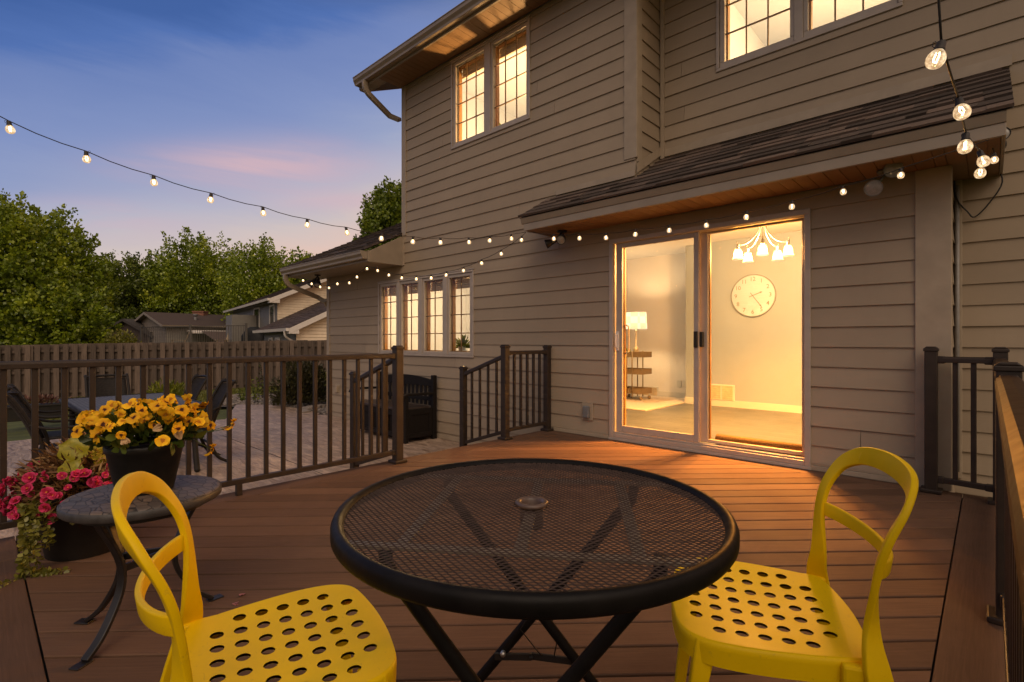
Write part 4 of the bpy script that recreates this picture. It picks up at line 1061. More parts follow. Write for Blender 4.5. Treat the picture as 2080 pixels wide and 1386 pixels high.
def chair(name, label, loc, rotz):
    t = thing(name, label, 'chair', loc, rotz, 'yellow chairs at the round table')
    SZ = 0.455
    def dish(x, y): return SZ - 0.010 * max(0, 1 - (x / 0.2) ** 2) * max(0, 1 - ((y + 0.02) / 0.19) ** 2) - 0.018 * max(0.0, (y - 0.13) / 0.06) ** 2 * (1 if y > 0.13 else 0)
    out = rounded_outline(); out = [Vector((p.x * 0.914, p.y * 0.896 - 0.0098)) for p in out]; V = [Vector(p) for p in out]; E = [(i, (i + 1) % len(out)) for i in range(len(out))]
    inner = [p * 0.955 for p in out]; b = len(V); V += inner; E += [(b + i, b + (i + 1) % len(inner)) for i in range(len(inner))]
    holes = []
    for r in range(7):
        x = (r - 3) * 0.0490
        for q in range(7):
            y = -0.136 + 0.0415 * q
            if r in (0, 6) and q in (0, 6): continue
            holes.append((x, y))
    rad = 0.0124; NH = 22
    for (hx, hy) in holes:
        b = len(V)
        for k in range(NH): V.append(Vector((hx + rad * cos(2 * pi * k / NH), hy + rad * sin(2 * pi * k / NH))))
        E += [(b + k, b + (k + 1) % NH) for k in range(NH)]
    for x in np.arange(-0.2, 0.21, 0.0236):
        for y in np.arange(-0.2, 0.2, 0.02275):
            if all((x - h[0]) ** 2 + (y - h[1]) ** 2 > (rad * 1.25) ** 2 for h in holes):
                if (abs(x) / 0.180) ** 3 + (abs(y + 0.020) / 0.166) ** 3 < 0.75: V.append(Vector((x, y)))
    vv, ee, ff, _, _, _ = delaunay_2d_cdt(V, E, [], 1, 1e-6)
    def nrm(x, y, e=0.002): return Vector((-(dish(x + e, y) - dish(x - e, y)) / (2 * e), -(dish(x, y + e) - dish(x, y - e)) / (2 * e), 1)).normalized()
    mb = MB(); mb.smooth = True; NV = []
    mb.v = [(p.x, p.y, dish(p.x, p.y)) for p in vv]; NV += [nrm(p.x, p.y) for p in vv]
    b2 = len(mb.v); mb.v += [(p.x, p.y, dish(p.x, p.y) - 0.005) for p in vv]; NV += [-nrm(p.x, p.y) for p in vv]
    for f in ff:
        c = sum((vv[i] for i in f), Vector((0, 0))) / len(f)
        if any((c.x - h[0]) ** 2 + (c.y - h[1]) ** 2 < (rad * 0.97) ** 2 for h in holes): continue
        a = [vv[i] for i in f]; ccw = (a[1] - a[0]).cross(a[2] - a[0]) > 0
        t_ = tuple(f) if ccw else tuple(reversed(f)); mb.face(t_); mb.face(tuple(b2 + q for q in reversed(t_)))
    for (hx, hy) in holes:
        b = len(mb.v)
        for dz in (0.0, -0.0052):
            for k in range(NH):
                cx, sy = cos(2 * pi * k / NH), sin(2 * pi * k / NH); x, y = hx + rad * cx, hy + rad * sy
                mb.v.append((x, y, dish(x, y) + dz)); NV.append(Vector((-cx, -sy, 0)))
        for k in range(NH): mb.face((b + k, b + NH + k, b + NH + (k + 1) % NH, b + (k + 1) % NH))
    ring = [(p.x, p.y) for p in out]; n = len(ring)
    lay = ((1.0, 0.0, 1.0, .0), (1.012, -0.0025, .75, .66), (1.020, -0.008, .3, .95), (1.022, -0.016, 0., 1.), (1.016, -0.048, 0., 1.), (1.002, -0.049, -1., 0.), (0.995, -0.02, 0., -1.))
    b = len(mb.v)
    for (s, dz, nz, no) in lay:
        for k, (x, y) in enumerate(ring):
            tx = Vector(ring[(k + 1) % n]) - Vector(ring[k - 1]); o_ = Vector((tx.y, -tx.x, 0)).normalized()
            if o_.x * x + o_.y * y < 0: o_ = -o_
            mb.v.append((x * s, y * s, dish(x, y) + dz)); NV.append((o_ * no + Vector((0, 0, nz))).normalized() if (nz or no) else Vector((0, 0, 1)))
    for l in range(len(lay) - 1):
        for k in range(n): mb.face((b + l * n + k, b + (l + 1) * n + k, b + (l + 1) * n + (k + 1) % n, b + l * n + (k + 1) % n))
    seat = mb.build('seat', M_YEL, t, world=False)
    seat.data.normals_split_custom_set_from_vertices([tuple(q) for q in NV])
    # hoop: rear legs rise past the seat and close over the top
    yh = lambda z: -0.182 - 0.0901 * max((z - 0.48) / 0.294, 0) ** 3.6
    half = [(0.226, -0.300, 0.0), (0.216, -0.256, 0.18), (0.2007, -0.204, 0.36), (0.1910, -0.183, 0.45), (0.1715, -0.182, 0.52), (0.1835, yh(.61), 0.61), (0.1897, yh(.674), 0.674), (0.1796, yh(.729), 0.729), (0.140, yh(.758), 0.758), (0.081, yh(.770), 0.770), (0.0, yh(.774), 0.774)]
    ctrl = [Vector(p) for p in half] + [Vector((-p[0], p[1], p[2])) for p in half[-2::-1]]
    wid = [0.034, 0.042, 0.050, 0.046, 0.034, 0.028, 0.029, 0.033, 0.039, 0.042, 0.043]; wid = wid + wid[-2::-1]
    path = []; ws = []; n = len(ctrl)
    for i in range(n - 1):
        p0 = ctrl[max(i - 1, 0)]; p1 = ctrl[i]; p2 = ctrl[i + 1]; p3 = ctrl[min(i + 2, n - 1)]
        for q in np.linspace(0, 1, 7, endpoint=False):
            path.append(0.5 * ((2 * p1) + (-p0 + p2) * q + (2 * p0 - 5 * p1 + 4 * p2 - p3) * q * q + (-p0 + 3 * p1 - 3 * p2 + p3) * q ** 3)); ws.append(wid[i] + (wid[i + 1] - wid[i]) * q)
    path.append(ctrl[-1]); ws.append(wid[-1])
    # band normal faces forward and wraps: on the legs it turns sideways
    ups = []
    for p in path:
        k = min(max((p.z - 0.42) / 0.20, 0), 1); k = k * k * (3 - 2 * k); sx = (1 if p.x > 0 else -1) * min(1, abs(p.x) / 0.15)
        side_ = Vector((-sx, 0.35, 0)); front = Vector((-sx * 0.28, 0.93, 0.20))
        ups.append((side_.lerp(front, k)).normalized())
    prof = [(0.5, -0.10), (0.5, 0.10), (0.46, 0.15), (-0.46, 0.15), (-0.5, 0.10), (-0.5, -0.10), (-0.46, -0.15), (0.46, -0.15)]
    mb = MB(); mb.smooth = True
    mb.sweep(path, [(a, b) for (a, b) in prof], up=ups, scale=[(w, 0.040) for w in ws])
    mb.build('back_hoop', M_YEL, t, world=False, bevel=0.002, recalc=True)
    # lower slat, bowed backwards
    mb = MB(); mb.smooth = True; sp = []; su = []
    for k in range(25):
        a = -1 + 2 * k / 24; sp.append(Vector((0.184 * a, yh(0.62) - 0.060 * (1 - a * a) ** 0.8, 0.620 - 0.010 * (1 - a * a)))); su.append(Vector((-0.75 * a, 0.8, 0.12)).normalized())
    mb.sweep(sp, prof, up=su, scale=[(0.027 + 0.005 * abs(-1 + 2 * k / 24), 0.034) for k in range(25)])
    mb.build('back_slat', M_YEL, t, world=False, bevel=0.002, recalc=True)
    # apron lip joining hoop to seat at the back
    for sx in (-1, 1):
        mb = MB(); mb.smooth = True
        mb.sweep([(sx * 0.160, 0.098, 0.447), (sx * 0.168, 0.112, 0.36), (sx * 0.180, 0.135, 0.18), (sx * 0.190, 0.155, 0.0)], [(-0.5, -0.34), (0.5, -0.34), (0.5, 0.34), (-0.5, 0.34)], up=(0, 1, 0.1), scale=[0.060, 0.048, 0.040, 0.034])
        mb.build('front_leg', M_YEL, t, world=False, bevel=0.005, recalc=True)
    for sx in (-1, 1):
        mb = MB(); mb.box(sx * 0.186 - 0.010, sx * 0.186 + 0.010, -0.200, -0.13, 0.405, 0.448); mb.build('seat_bracket', M_YEL, t, world=False, bevel=0.006)
    return t
def place(f, r, fx, rx):
    w = FR(f, r); d_ = Vector((fx * FW[0] + rx * RT[0], fx * FW[1] + rx * RT[1])); return (w.x, w.y, 0), atan2(d_.y, d_.x) - pi / 2
l_, r_ = place(0.9858, -0.4145, 0.5088, 0.8609); chair('perforated_chair', 'yellow perforated chair facing right, beside the small mosaic side table', l_, r_)
l_, r_ = place(1.1372, 0.5279, 0.2980, -0.9546); chair('perforated_chair', 'yellow perforated chair facing left, beside the right-hand railing', l_, r_)

# ------------------------------------------------------------------ mosaic side table
SC = FR(1.845, -1.331); SH = 0.484
st = thing('side_table', 'small round side table with grey stone mosaic top and curved black iron legs', 'side table', (SC.x, SC.y, 0))
m = MB(); R = 0.238; m.lathe([(0.0005, SH), (R - 0.012, SH), (R - 0.004, SH - 0.003), (R, SH - 0.009), (R, SH - 0.028), (R - 0.004, SH - 0.034), (R - 0.03, SH - 0.036), (0.0005, SH - 0.036)], (SC.x, SC.y, 0), 96, smooth=False)
m.build('table_top', M_MOS, st)
m = MB(); m.lathe([(R - 0.001, SH - 0.0055), (R + 0.0025, SH - 0.009), (R + 0.0025, SH - 0.030), (R - 0.002, SH - 0.0345)], (SC.x, SC.y, 0), 96); m.build('edge_band', simple('slate_edge', (0.050, 0.045, 0.043), 0.5, 0.3, 30, 0.2), st)
def bez(pts, n=24):
    P = [Vector(p) for p in pts]; out = []
    for i in range(len(P) - 1):
        p0 = P[max(i - 1, 0)]; p1 = P[i]; p2 = P[i + 1]; p3 = P[min(i + 2, len(P) - 1)]
        for q in np.linspace(0, 1, n, endpoint=False):
            out.append(0.5 * ((2 * p1) + (-p0 + p2) * q + (2 * p0 - 5 * p1 + 4 * p2 - p3) * q * q + (-p0 + 3 * p1 - 3 * p2 + p3) * q ** 3))
    out.append(P[-1]); return out
feet = [FR(1.62, -1.365), FR(1.86, -1.545), FR(1.97, -1.235)]
for k in range(3):
    d_ = (feet[k] - SC); d_.z = 0; L = d_.length; d_.normalize()
    pr = [(0.185, SH - 0.037), (0.170, SH - 0.075), (0.125, 0.33), (0.095, 0.245), (0.105, 0.16), (0.165, 0.06), (0.225, 0.008)]
    pts = bez([SC + d_ * p[0] + Vector((0, 0, p[1])) for p in pr], 8)
    m = MB(); m.sweep(pts, [(-0.014, -0.007), (0.014, -0.007), (0.014, 0.007), (-0.014, 0.007)], up=[d_.cross(Vector((0, 0, 1))).cross(Vector((0, 0, 1))) * -1 for _ in pts] if False else (d_.x, d_.y, 0.3))
    leg = m.build('leg', M_BLKMET, st, bevel=0.003, recalc=True)
    f = MB(); e = SC + d_ * 0.235; f.obox((e.x, e.y, 0.0035), (0.055, 0.036, 0.005), Matrix.Rotation(atan2(d_.y, d_.x), 3, 'Z')); f.build('foot_plate', M_BLKMET, leg, bevel=0.002)
m = MB()
tri = [];
for k in range(3):
    d_ = (feet[k] - SC); d_.z = 0; d_.normalize(); tri.append(SC + d_ * 0.094 + Vector((0, 0, 0.245)))
for k in range(3): m.beam(tri[k], tri[(k + 1) % 3], 0.012, 0.026)
m.build('brace', M_BLKMET, st, bevel=0.002)
m = MB(); m.lathe([(0.196, SH - 0.0365), (0.196, SH - 0.056), (0.180, SH - 0.056), (0.180, SH - 0.0365)], (SC.x, SC.y, 0), 64, smooth=False); m.build('top_ring', M_BLKMET, st)

# ------------------------------------------------------------------ plants
def leaf_cloud(name, mat, parent, centres, dirs, length, width, seed=0, cup=0.15, tipz=None):
    """pointed 6-corner leaves; centres (N,3) = leaf base, dirs (N,3) = direction of growth"""
    R = np.random.RandomState(seed); N = len(centres); d = dirs / np.linalg.norm(dirs, axis=1, keepdims=True)
    rv = R.normal(size=(N, 3)); s = np.cross(d, rv); s /= np.linalg.norm(s, axis=1, keepdims=True) + 1e-9; nn = np.cross(s, d)
    L = (length * R.uniform(0.6, 1.25, (N, 1))); W = (width * R.uniform(0.7, 1.2, (N, 1)))
    def pt(a, b, c): return centres + d * L * a + s * W * b + nn * L * c
    V = np.stack([pt(0, 0, 0), pt(0.35, 0.5, cup * .6), pt(0.72, 0.42, cup), pt(1, 0, cup * 0.4), pt(0.72, -0.42, cup), pt(0.35, -0.5, cup * .6)], 1)
    return np_mesh(name, V, 6, mat, parent, R.rand(N))
def flower_mesh(name, mat, seed, kind):
    R = random.Random(seed); verts = []; faces = []; rad = []
    def petal(a, L, W, tilt, lift, ruff=0.12):
        nu, nv = 5, 4; b = len(verts); ph = R.uniform(0, 6)
        for i in range(nu + 1):
            u = i / nu
            for j in range(nv + 1):
                v = -1 + 2 * j / nv
                w = W * (sin(pi * min(u * 0.62 + 0.12, 1)) ** 0.8) ; x = L * u * (1 - 0.10 * v * v * u); y = w * v
                z = lift * u + tilt * u * u * L + ruff * L * u * u * sin(v * 4 + ph)
                verts.append((x * cos(a) - y * sin(a), x * sin(a) + y * cos(a), z)); rad.append(min(u * R.uniform(0.93, 1.05) + 0.12 * abs(v), 1))
        for i in range(nu):
            for j in range(nv):
                p = b + i * (nv + 1) + j; faces.append((p, p + 1, p + nv + 2, p + nv + 1))
    if kind == 'pansy':
        for a, L, W in ((pi * .5 + .5, 0.024, 0.015), (pi * .5 - .5, 0.024, 0.015), (pi * 0.02, 0.022, 0.0135), (pi * 0.98, 0.022, 0.0135), (-pi / 2, 0.025, 0.018)):
            petal(a + R.uniform(-.1, .1), L * R.uniform(.9, 1.12), W * R.uniform(.9, 1.15), R.uniform(-.9, .5), R.uniform(-.006, .012), R.uniform(.12, .42))
    elif kind == 'bego':
        for ring, (n, L, tl) in enumerate(((5, 0.020, 0.1), (4, 0.015, 0.5), (3, 0.009, 0.9))):
            for k in range(n): petal(2 * pi * k / n + ring * .6 + R.uniform(-.2, .2), L * R.uniform(.85, 1.15), L * 0.62, tl * R.uniform(.7, 1.3), 0.003 * ring, 0.1)
    else:   # wilted, half-closed
        for k in range(4): petal(R.uniform(-.5, .5), 0.028, 0.006, R.uniform(-.6, .6), R.uniform(0, .01), .3)
    me = bpy.data.meshes.new(name); me.from_pydata(verts, [], faces)
    for p in me.polygons: p.use_smooth = True
    a = me.attributes.new('rad', 'FLOAT', 'POINT'); a.data.foreach_set('value', rad)
    a = me.attributes.new('rnd', 'FLOAT', 'FACE'); rr_ = R.random(); a.data.foreach_set('value', [min(1, max(0, rr_ + R.uniform(-.06, .06))) for _ in faces])
    me.materials.append(mat); me.update(); return me
def put_flower(name, me, parent, pos, normal, spin, scale=1.0):
    o = bpy.data.objects.new(name, me); COL.objects.link(o); o.parent = parent
    z = Vector(normal).normalized(); q = z.to_track_quat('Z', 'Y') @ Quaternion((0, 0, 1), spin)
    o.rotation_mode = 'QUATERNION'; o.rotation_quaternion = q; o.location = Vector(pos) - origin_of(parent); o.scale = (scale,) * 3; return o
def pot_mesh(name, mat, parent, c, r0, r1, h, rim=0.012, rimh=0.03):
    m = MB(); m.lathe([(0.001, 0.002), (r0 - 0.004, 0.0), (r0, 0.004), (r1, h - rimh), (r1 + rim * .7, h - rimh + 0.002), (r1 + rim, h - 0.006), (r1 + rim - 0.003, h), (r1 - 0.004, h), (r1 - 0.008, h - 0.02), (r1 - 0.012, h - 0.03)], c, 56)
    p = m.build(name, mat, parent)
    s = MB(); s.lathe([(r1 - 0.008, h - 0.028), (r1 * .5, h - 0.016), (0.001, h - 0.012)], c, 30); s.build('soil', M_SOIL, p); return p

PC = FR(1.865, -1.345); PZ = SH + 0.0005
pans = thing('potted_pansies', 'black plastic pot of yellow pansies standing on the small mosaic side table', 'potted plant', (PC.x, PC.y, PZ))
PH = 0.175; pot_mesh('pot', M_POT, pans, (PC.x, PC.y, PZ), 0.088, 0.117, PH, 0.006, 0.026)
R = np.random.RandomState(3)
def mound(n, rx, rz, seed, inner=0.55):
    R = np.random.RandomState(seed); v = R.normal(size=(n, 3)); v[:, 2] = np.abs(v[:, 2]); v /= np.linalg.norm(v, axis=1, keepdims=True); r = R.uniform(inner, 1, (n, 1)) ** 0.6
    return v * r * np.array([rx, rx, rz]), v
p_, d_ = mound(760, 0.165, 0.125, 5, 0.12); base = np.array([PC.x, PC.y, PZ + PH - 0.01])
p_[:, 2] = 0.018 + p_[:, 2] * 0.95
leaf_cloud('foliage', M_PANL, pans, base + p_, d_ * np.array([1, 1, 0.7]) + np.array([0, 0, .3]) + R.normal(size=d_.shape) * .5, 0.040, 0.026, 4)
m = MB()
pm_ = [flower_mesh('pansy_flower_mesh', M_PANSY, 20 + k, 'pansy') for k in range(5)] + [flower_mesh('pansy_flower_mesh', M_PANSY2, 30 + k, 'pansy') for k in range(4)]
wm_ = [flower_mesh('wilted_flower_mesh', M_WILT, 40 + k, 'wilt') for k in range(2)]
Rf = random.Random(12); viewdir = Vector((-PC.x, -PC.y, 0.25)).normalized()
NP = 92
for k in range(NP):
    az = 2 * pi * (k * 0.618034); rr2 = sqrt((k + 0.5) / NP); x = 0.198 * rr2 * cos(az) * Rf.uniform(.85, 1.15); y = 0.198 * rr2 * sin(az) * Rf.uniform(.9, 1.08)
    z = PZ + PH + 0.128 * (1 - rr2 ** 3 * 0.48) + Rf.uniform(-0.038, 0.034)
    nrm = Vector((x * 3.0, y * 3.0, 0.50)) + viewdir * 0.55 + Vector((Rf.gauss(0, .55), Rf.gauss(0, .55), Rf.gauss(0, .40)))
    pos = (PC.x + x, PC.y + y, z); put_flower('flower', pm_[Rf.randrange(9)], pans, pos, nrm, Rf.gauss(0, .8), Rf.uniform(0.62, 1.08))
    m.tube([(PC.x + x * .45, PC.y + y * .45, PZ + PH + 0.01), (PC.x + x * .85, PC.y + y * .85, z - 0.03), (PC.x + x, PC.y + y, z - 0.002)], 0.0013, 5)
rtv = Vector((PC.y, -PC.x, 0)).normalized(); fwv = Vector((PC.x, PC.y, 0)).normalized()
for (s_, hz, kind) in ((0.275, 0.045, 0), (0.205, -0.045, 0), (0.245, 0.03, 1)):
    pos = Vector((PC.x, PC.y, PZ + PH + hz)) + rtv * s_ - fwv * .06
    m.tube([(PC.x, PC.y, PZ + PH), tuple(Vector((PC.x, PC.y, PZ + PH + .02)) + rtv * s_ * .6 - fwv * .05), tuple(pos)], 0.0014, 5)
    put_flower('flower', (pm_ if not kind else wm_)[1], pans, pos, rtv + Vector((0, 0, -.3)), s_, 0.95)
m.build('stems', M_PANL, pans)
for (s_, hz) in ((-0.06, 0.05), (0.1, 0.025), (0.02, 0.065)):
    put_flower('flower', wm_[0], pans, Vector((PC.x, PC.y, PZ + PH + hz)) + rtv * s_ - fwv * .17, -fwv + Vector((0, 0, .3)), s_ * 20, 1.0)

BC = FR(2.52, -2.110)
beg = thing('planter', 'large dark round planter with pink begonias, bronze foliage and a trailing yellow-green vine', 'planter', (BC.x, BC.y, 0))
BH = 0.30; pot_mesh('pot', M_POTB, beg, (BC.x, BC.y, 0.001), 0.155, 0.192, BH, 0.012, 0.035)
R = np.random.RandomState(8)
p_, d_ = mound(3000, 0.235, 0.31, 9, 0.25); base = np.array([BC.x, BC.y, BH - 0.03])
leaf_cloud('bronze_foliage', M_BRNL, beg, base + p_ * np.array([1, 1, .85]), d_ * np.array([1, 1, .6]) + R.normal(size=d_.shape) * .55, 0.080, 0.009, 6, 0.1)
p_, d_ = mound(420, 0.27, 0.14, 10, 0.3); p_[:, 2] -= 0.05
leaf_cloud('begonia_foliage', leaf_mat('begonia_leaves', (0.03, 0.022, 0.008), (0.06, 0.045, 0.012), (0.10, 0.085, 0.02)), beg, base + p_, d_ + R.normal(size=d_.shape) * .5, 0.055, 0.045, 7)
bm_ = [flower_mesh('begonia_flower_mesh', M_BEGO, 60 + k, 'bego') for k in range(5)]
Rf = random.Random(5)
for k in range(250):
    az = Rf.uniform(0, 2 * pi); lev = Rf.random(); rr2 = 0.225 + 0.070 * sin(pi * min(lev + .15, 1)) + Rf.uniform(-.03, .045)
    z = BH - 0.06 + 0.19 * lev; pos = (BC.x + rr2 * cos(az), BC.y + rr2 * sin(az), z)
    put_flower('flower', bm_[k % 5], beg, pos, Vector((cos(az), sin(az), 0.25 + lev * .4)) + Vector((Rf.gauss(0, .3), Rf.gauss(0, .3), Rf.gauss(0, .3))), Rf.uniform(0, 6), Rf.uniform(.7, 1.35))
# big chartreuse leaves
def big_leaf(pos, nrm, size, spin):
    mb = MB(); mb.smooth = True; z = Vector(nrm).normalized(); q = z.to_track_quat('Z', 'Y') @ Quaternion((0, 0, 1), spin); nu, nv = 8, 8; b = len(mb.v)
    for i in range(nu + 1):
        u = i / nu; w = (0.52 * sin(pi * (u * .86 + .08)) ** .75) * (1 + .18 * sin(u * 11))
        for j in range(nv + 1):
            v = -1 + 2 * j / nv; p = Vector((w * v, u - .12 + .12 * abs(v) * (u < .2), 0.10 * abs(v) ** 1.2 - .35 * u * u + .05 * sin(9 * u + 4 * v))) * size; mb.v.append(tuple(q @ p + Vector(pos)))
    for i in range(nu):
        for j in range(nv):
            p = b + i * (nv + 1) + j; mb.cur = rng.random(); mb.face((p, p + 1, p + nv + 2, p + nv + 1))
    return mb.build('leaf', M_CHART, beg)
rtv = Vector((BC.y, -BC.x, 0)).normalized(); fwv = Vector((BC.x, BC.y, 0)).normalized()
for (s_, f_, hz, sz, n_x, sp) in ((-0.045, -.12, 0.325, .120, -.3, 3.3), (0.015, -.13, .275, .105, .5, 3.9), (-.03, -.18, .225, .10, -.2, 2.6)):
    big_leaf(Vector((BC.x, BC.y, BH + hz - .06)) + rtv * s_ + fwv * f_, -fwv * .9 + rtv * n_x + Vector((0, 0, .55)), sz, sp)
# trailing vine over the left front of the pot
m = MB(); cs = []; ds = []; Rv = random.Random(3)
for k in range(9):
    s0 = -0.13 + 0.012 * k * (1 if k % 2 else .4) - 0.05; f0 = -0.155 - .01 * (k % 3)
    p = Vector((BC.x, BC.y, BH + .01)) + rtv * s0 + fwv * f0; pts = [tuple(p + Vector((0, 0, .02)) - fwv * .0)]
    out = -fwv * .06 - rtv * .03; p = p + out; pts.append(tuple(p))
    length = Rv.uniform(.18, .30)
    n = int(length / .018)
    for q in range(n):
        p = p + Vector((Rv.gauss(0, .003), Rv.gauss(0, .003), -.018)); 
        if p.z < .012: break
        pts.append(tuple(p))
    if k < 4:
        dr = (rtv * (.9 if k != 2 else -.4) - fwv * Rv.uniform(.1, .6)).normalized(); p.z = max(p.z, .02)
        while p.z > .012: p = p + Vector((0, 0, -.016)); pts.append(tuple(p))
        for q in range(int(Rv.uniform(5, 12))): p = p + dr * .016 + Vector((Rv.gauss(0, .003), Rv.gauss(0, .003), 0)); p.z = .010; pts.append(tuple(p))
    m.tube(pts, .0013, 5)
    for a, b in zip(pts[1:-1], pts[2:]):
        dd = Vector(b) - Vector(a); sd = dd.cross(-fwv + Vector((0, 0, .2)))
        if sd.length < 1e-6: continue
        sd.normalize()
        for sg in (-1, 1): cs.append(a); ds.append(tuple(sd * sg + Vector((Rv.gauss(0, .3), Rv.gauss(0, .3), Rv.gauss(0, .3))) - fwv * .5))
m.build('vine_stems', M_JENNY, beg); leaf_cloud('vine_leaves', M_JENNY, beg, np.array(cs), np.array(ds), 0.024, 0.022, 11)
# fallen petals on the boards
def petal_at(px, py, label, sz=0.022, spin=0.3):
    q = onZ(px, py, 0.003); me = flower_mesh('fallen_petal_mesh', simple('faded_petal', (0.42, 0.16, 0.15), .7, .2, 60), int(px), 'wilt')
    o = bpy.data.objects.new('fallen_petal', me); COL.objects.link(o); o.location = q; o.rotation_euler = (0, 0, spin); o.scale = (.9, .9, .25); props(o, label, 'petal', 'fallen petals on the deck')
petal_at(472, 1226, 'faded pink petal on the deck boards between the yellow chair and the mosaic table')
petal_at(487, 1207, 'small darker leaf scrap lying just above the faded pink petal on the boards')
petal_at(262, 1092, 'pale leaf scrap on the boards between the planter and the mosaic table legs')
# ------------------------------------------------------------------ string lights
def bulb_proto():
    t = MB(); t.lathe([(0.0005, -0.078), (0.012, -0.0765), (0.020, -0.071), (0.0245, -0.061), (0.0255, -0.052), (0.0235, -0.041), (0.018, -0.031), (0.0135, -0.025), (0.0125, -0.018)], seg=20)
    g = t.build('bulb', M_BULB, None)
    s = MB(); s.lathe([(0.0005, 0.006), (0.010, 0.006), (0.0125, 0.002), (0.0135, -0.016), (0.0150, -0.018), (0.0150, -0.026), (0.0128, -0.027), (0.0005, -0.0265)], seg=14)
    s.tube([(0.011, 0, 0.0), (0.017, 0, 0.012), (0.0235, 0, 0.010), (0.022, 0, -0.002), (0.014, 0, -0.010)], 0.0013, 5)
    so_ = s.build('socket', M_SOCK, g)
    f = MB(); f.tube([(-0.004, 0, -0.030), (-0.007, 0.003, -0.047), (-0.002, -0.004, -0.062), (0.003, 0.004, -0.062), (0.007, -0.002, -0.047), (0.004, 0, -0.030)], 0.0021, 4)
    f.build('filament', M_FIL, g)
    return g
BP = bulb_proto()
first_bulb = [True]
def string_light(name, label, bulbs, pre, post_, sag=0.01, tilt=0.0):
    """bulbs: list of world points of the bulb centre"""
    root = thing(name, label, 'string light', tuple(bulbs[len(bulbs) // 2]), 0, 'festoon string lights')
    top = [Vector(b) + Vector((0, 0, 0.056 * .78)) for b in bulbs]; path = [Vector(p) for p in pre]
    for k, p in enumerate(top):
        if path: 
            a = path[-1]
            for q in (0.33, 0.66): path.append(a.lerp(p, q) - Vector((0, 0, sag * (1 if k else .4))))
        path.append(p)
    for p in post_: path.append(Vector(p))
    m = MB(); m.tube(path, 0.0028, 6); m.build('cord', M_CORD, root)
    R = random.Random(len(bulbs))
    for p in top:
        if first_bulb[0]: g = BP; first_bulb[0] = False; g.parent = root
        else: g = dup(BP, parent=root)
        g.scale = (.78, .78, .78); g.location = p - Vector((0, 0, .005)) - origin_of(root); g.rotation_euler = (R.gauss(0, .10) + tilt, R.gauss(0, .10), R.uniform(0, 6))
    return root
SX = -3.70; CORNER = Vector((PX0 + .01, PFY - 0.01, 2.215))
b1 = [onX(x, y, SX) for (x, y) in ((18, 263), (175, 323), (312, 371), (429, 406), (534, 433), (624, 457), (703, 473))]
b1 += [onX(x, y, SX) for (x, y) in ((776, 485), (839, 491), (895, 493), (952, 492), (995, 489), (1038, 485))]
pre = [b1[0] + (b1[0] - b1[1]) * 2.2 + Vector((0, 0, .25)), b1[0] + (b1[0] - b1[1]) + Vector((0, 0, .11))]
string_light('string_light', 'string of glowing bulbs across the open sky to the porch roof corner', b1, pre, [CORNER])
b2 = [onY(x, y, 4.08) for (x, y) in ((1060, 488), (1018, 516), (978, 535), (942, 550), (907, 559), (876, 565), (845, 567), (817, 565), (790, 559))]
E2 = Vector((XU + .05, LY + .05, 2.195)); b2 += [onY(767, 550, 4.09), onY(745, 546, 4.05)]
b2 += [onY(x, y, 3.99) for (x, y) in ((725, 563), (709, 575), (685, 577), (668, 585), (650, 583), (633, 577), (616, 570))]
string_light('string_light', 'string of glowing bulbs sagging past the four-light window to the lower eave', b2, [CORNER + Vector((0.01, .0, .0))], [b2[-1] + Vector((-.2, 0, .10))])
b3 = [onY(x, y, 4.115) for (x, y) in ((1125, 485), (1176, 484), (1231, 483), (1291, 476), (1359, 468), (1434, 458), (1517, 441), (1609, 420), (1712, 391), (1830, 356))]
string_light('string_light', 'string of glowing bulbs under the porch soffit above the sliding door', b3, [CORNER + Vector((.02, 0.01, 0))], [Vector((0.0, 4.12, 2.22))])
b4 = [atT(1912, 122, 1.20), atT(1947, 231, 1.42), atT(1962, 298, 1.62), atT(1990, 330, 1.92), atT(1993, 353, 2.15)]
b4b = [atT(2020, 326, 3.05)]
pre = [atT(1890, -420, .72), atT(1905, -150, .95), b4[0] + Vector((-.004, -.06, .17))]
string_light('string_light', 'string of large near bulbs hanging at the upper right', b4 + b4b, pre, [atT(2012, 292, 3.35), Vector((0.05, RY - .06, 2.42)), ], sag=0.004, tilt=0.25)
# plug-in cable hanging from the lamp beside the corner
pts = [onY(2018, 300, RY - .05), onY(2024, 335, RY - .05), onY(2036, 370, RY - .05), onY(2010, 412, RY - .05), onY(1980, 441, RY - .05), onY(1965, 430, RY - .05), onY(1944, 405, RY - .05), onY(1938, 360, RY - .05), onY(1942, 330, RY - .05)]
m = MB(); m.tube(bez(pts, 5), 0.005, 6); props(m.build('extension_cable', M_CORD, None), 'black cable looping down the siding from the flood light beside the conduit', 'cable')
m = MB()
m.tube(bez([onY(1962, 322, RY - .08), onY(1968, 340, RY - .08), onY(1958, 352, RY - .07), onY(1945, 350, RY - .07)], 5), 0.005, 6); m.box(-.13, -.06, RY - .11, RY - .03, 2.30, 2.40)
props(m.build('plug_box', M_BLKMET, None, bevel=.01), 'black plug box under the right end of the porch roof beside the conduit', 'plug box')

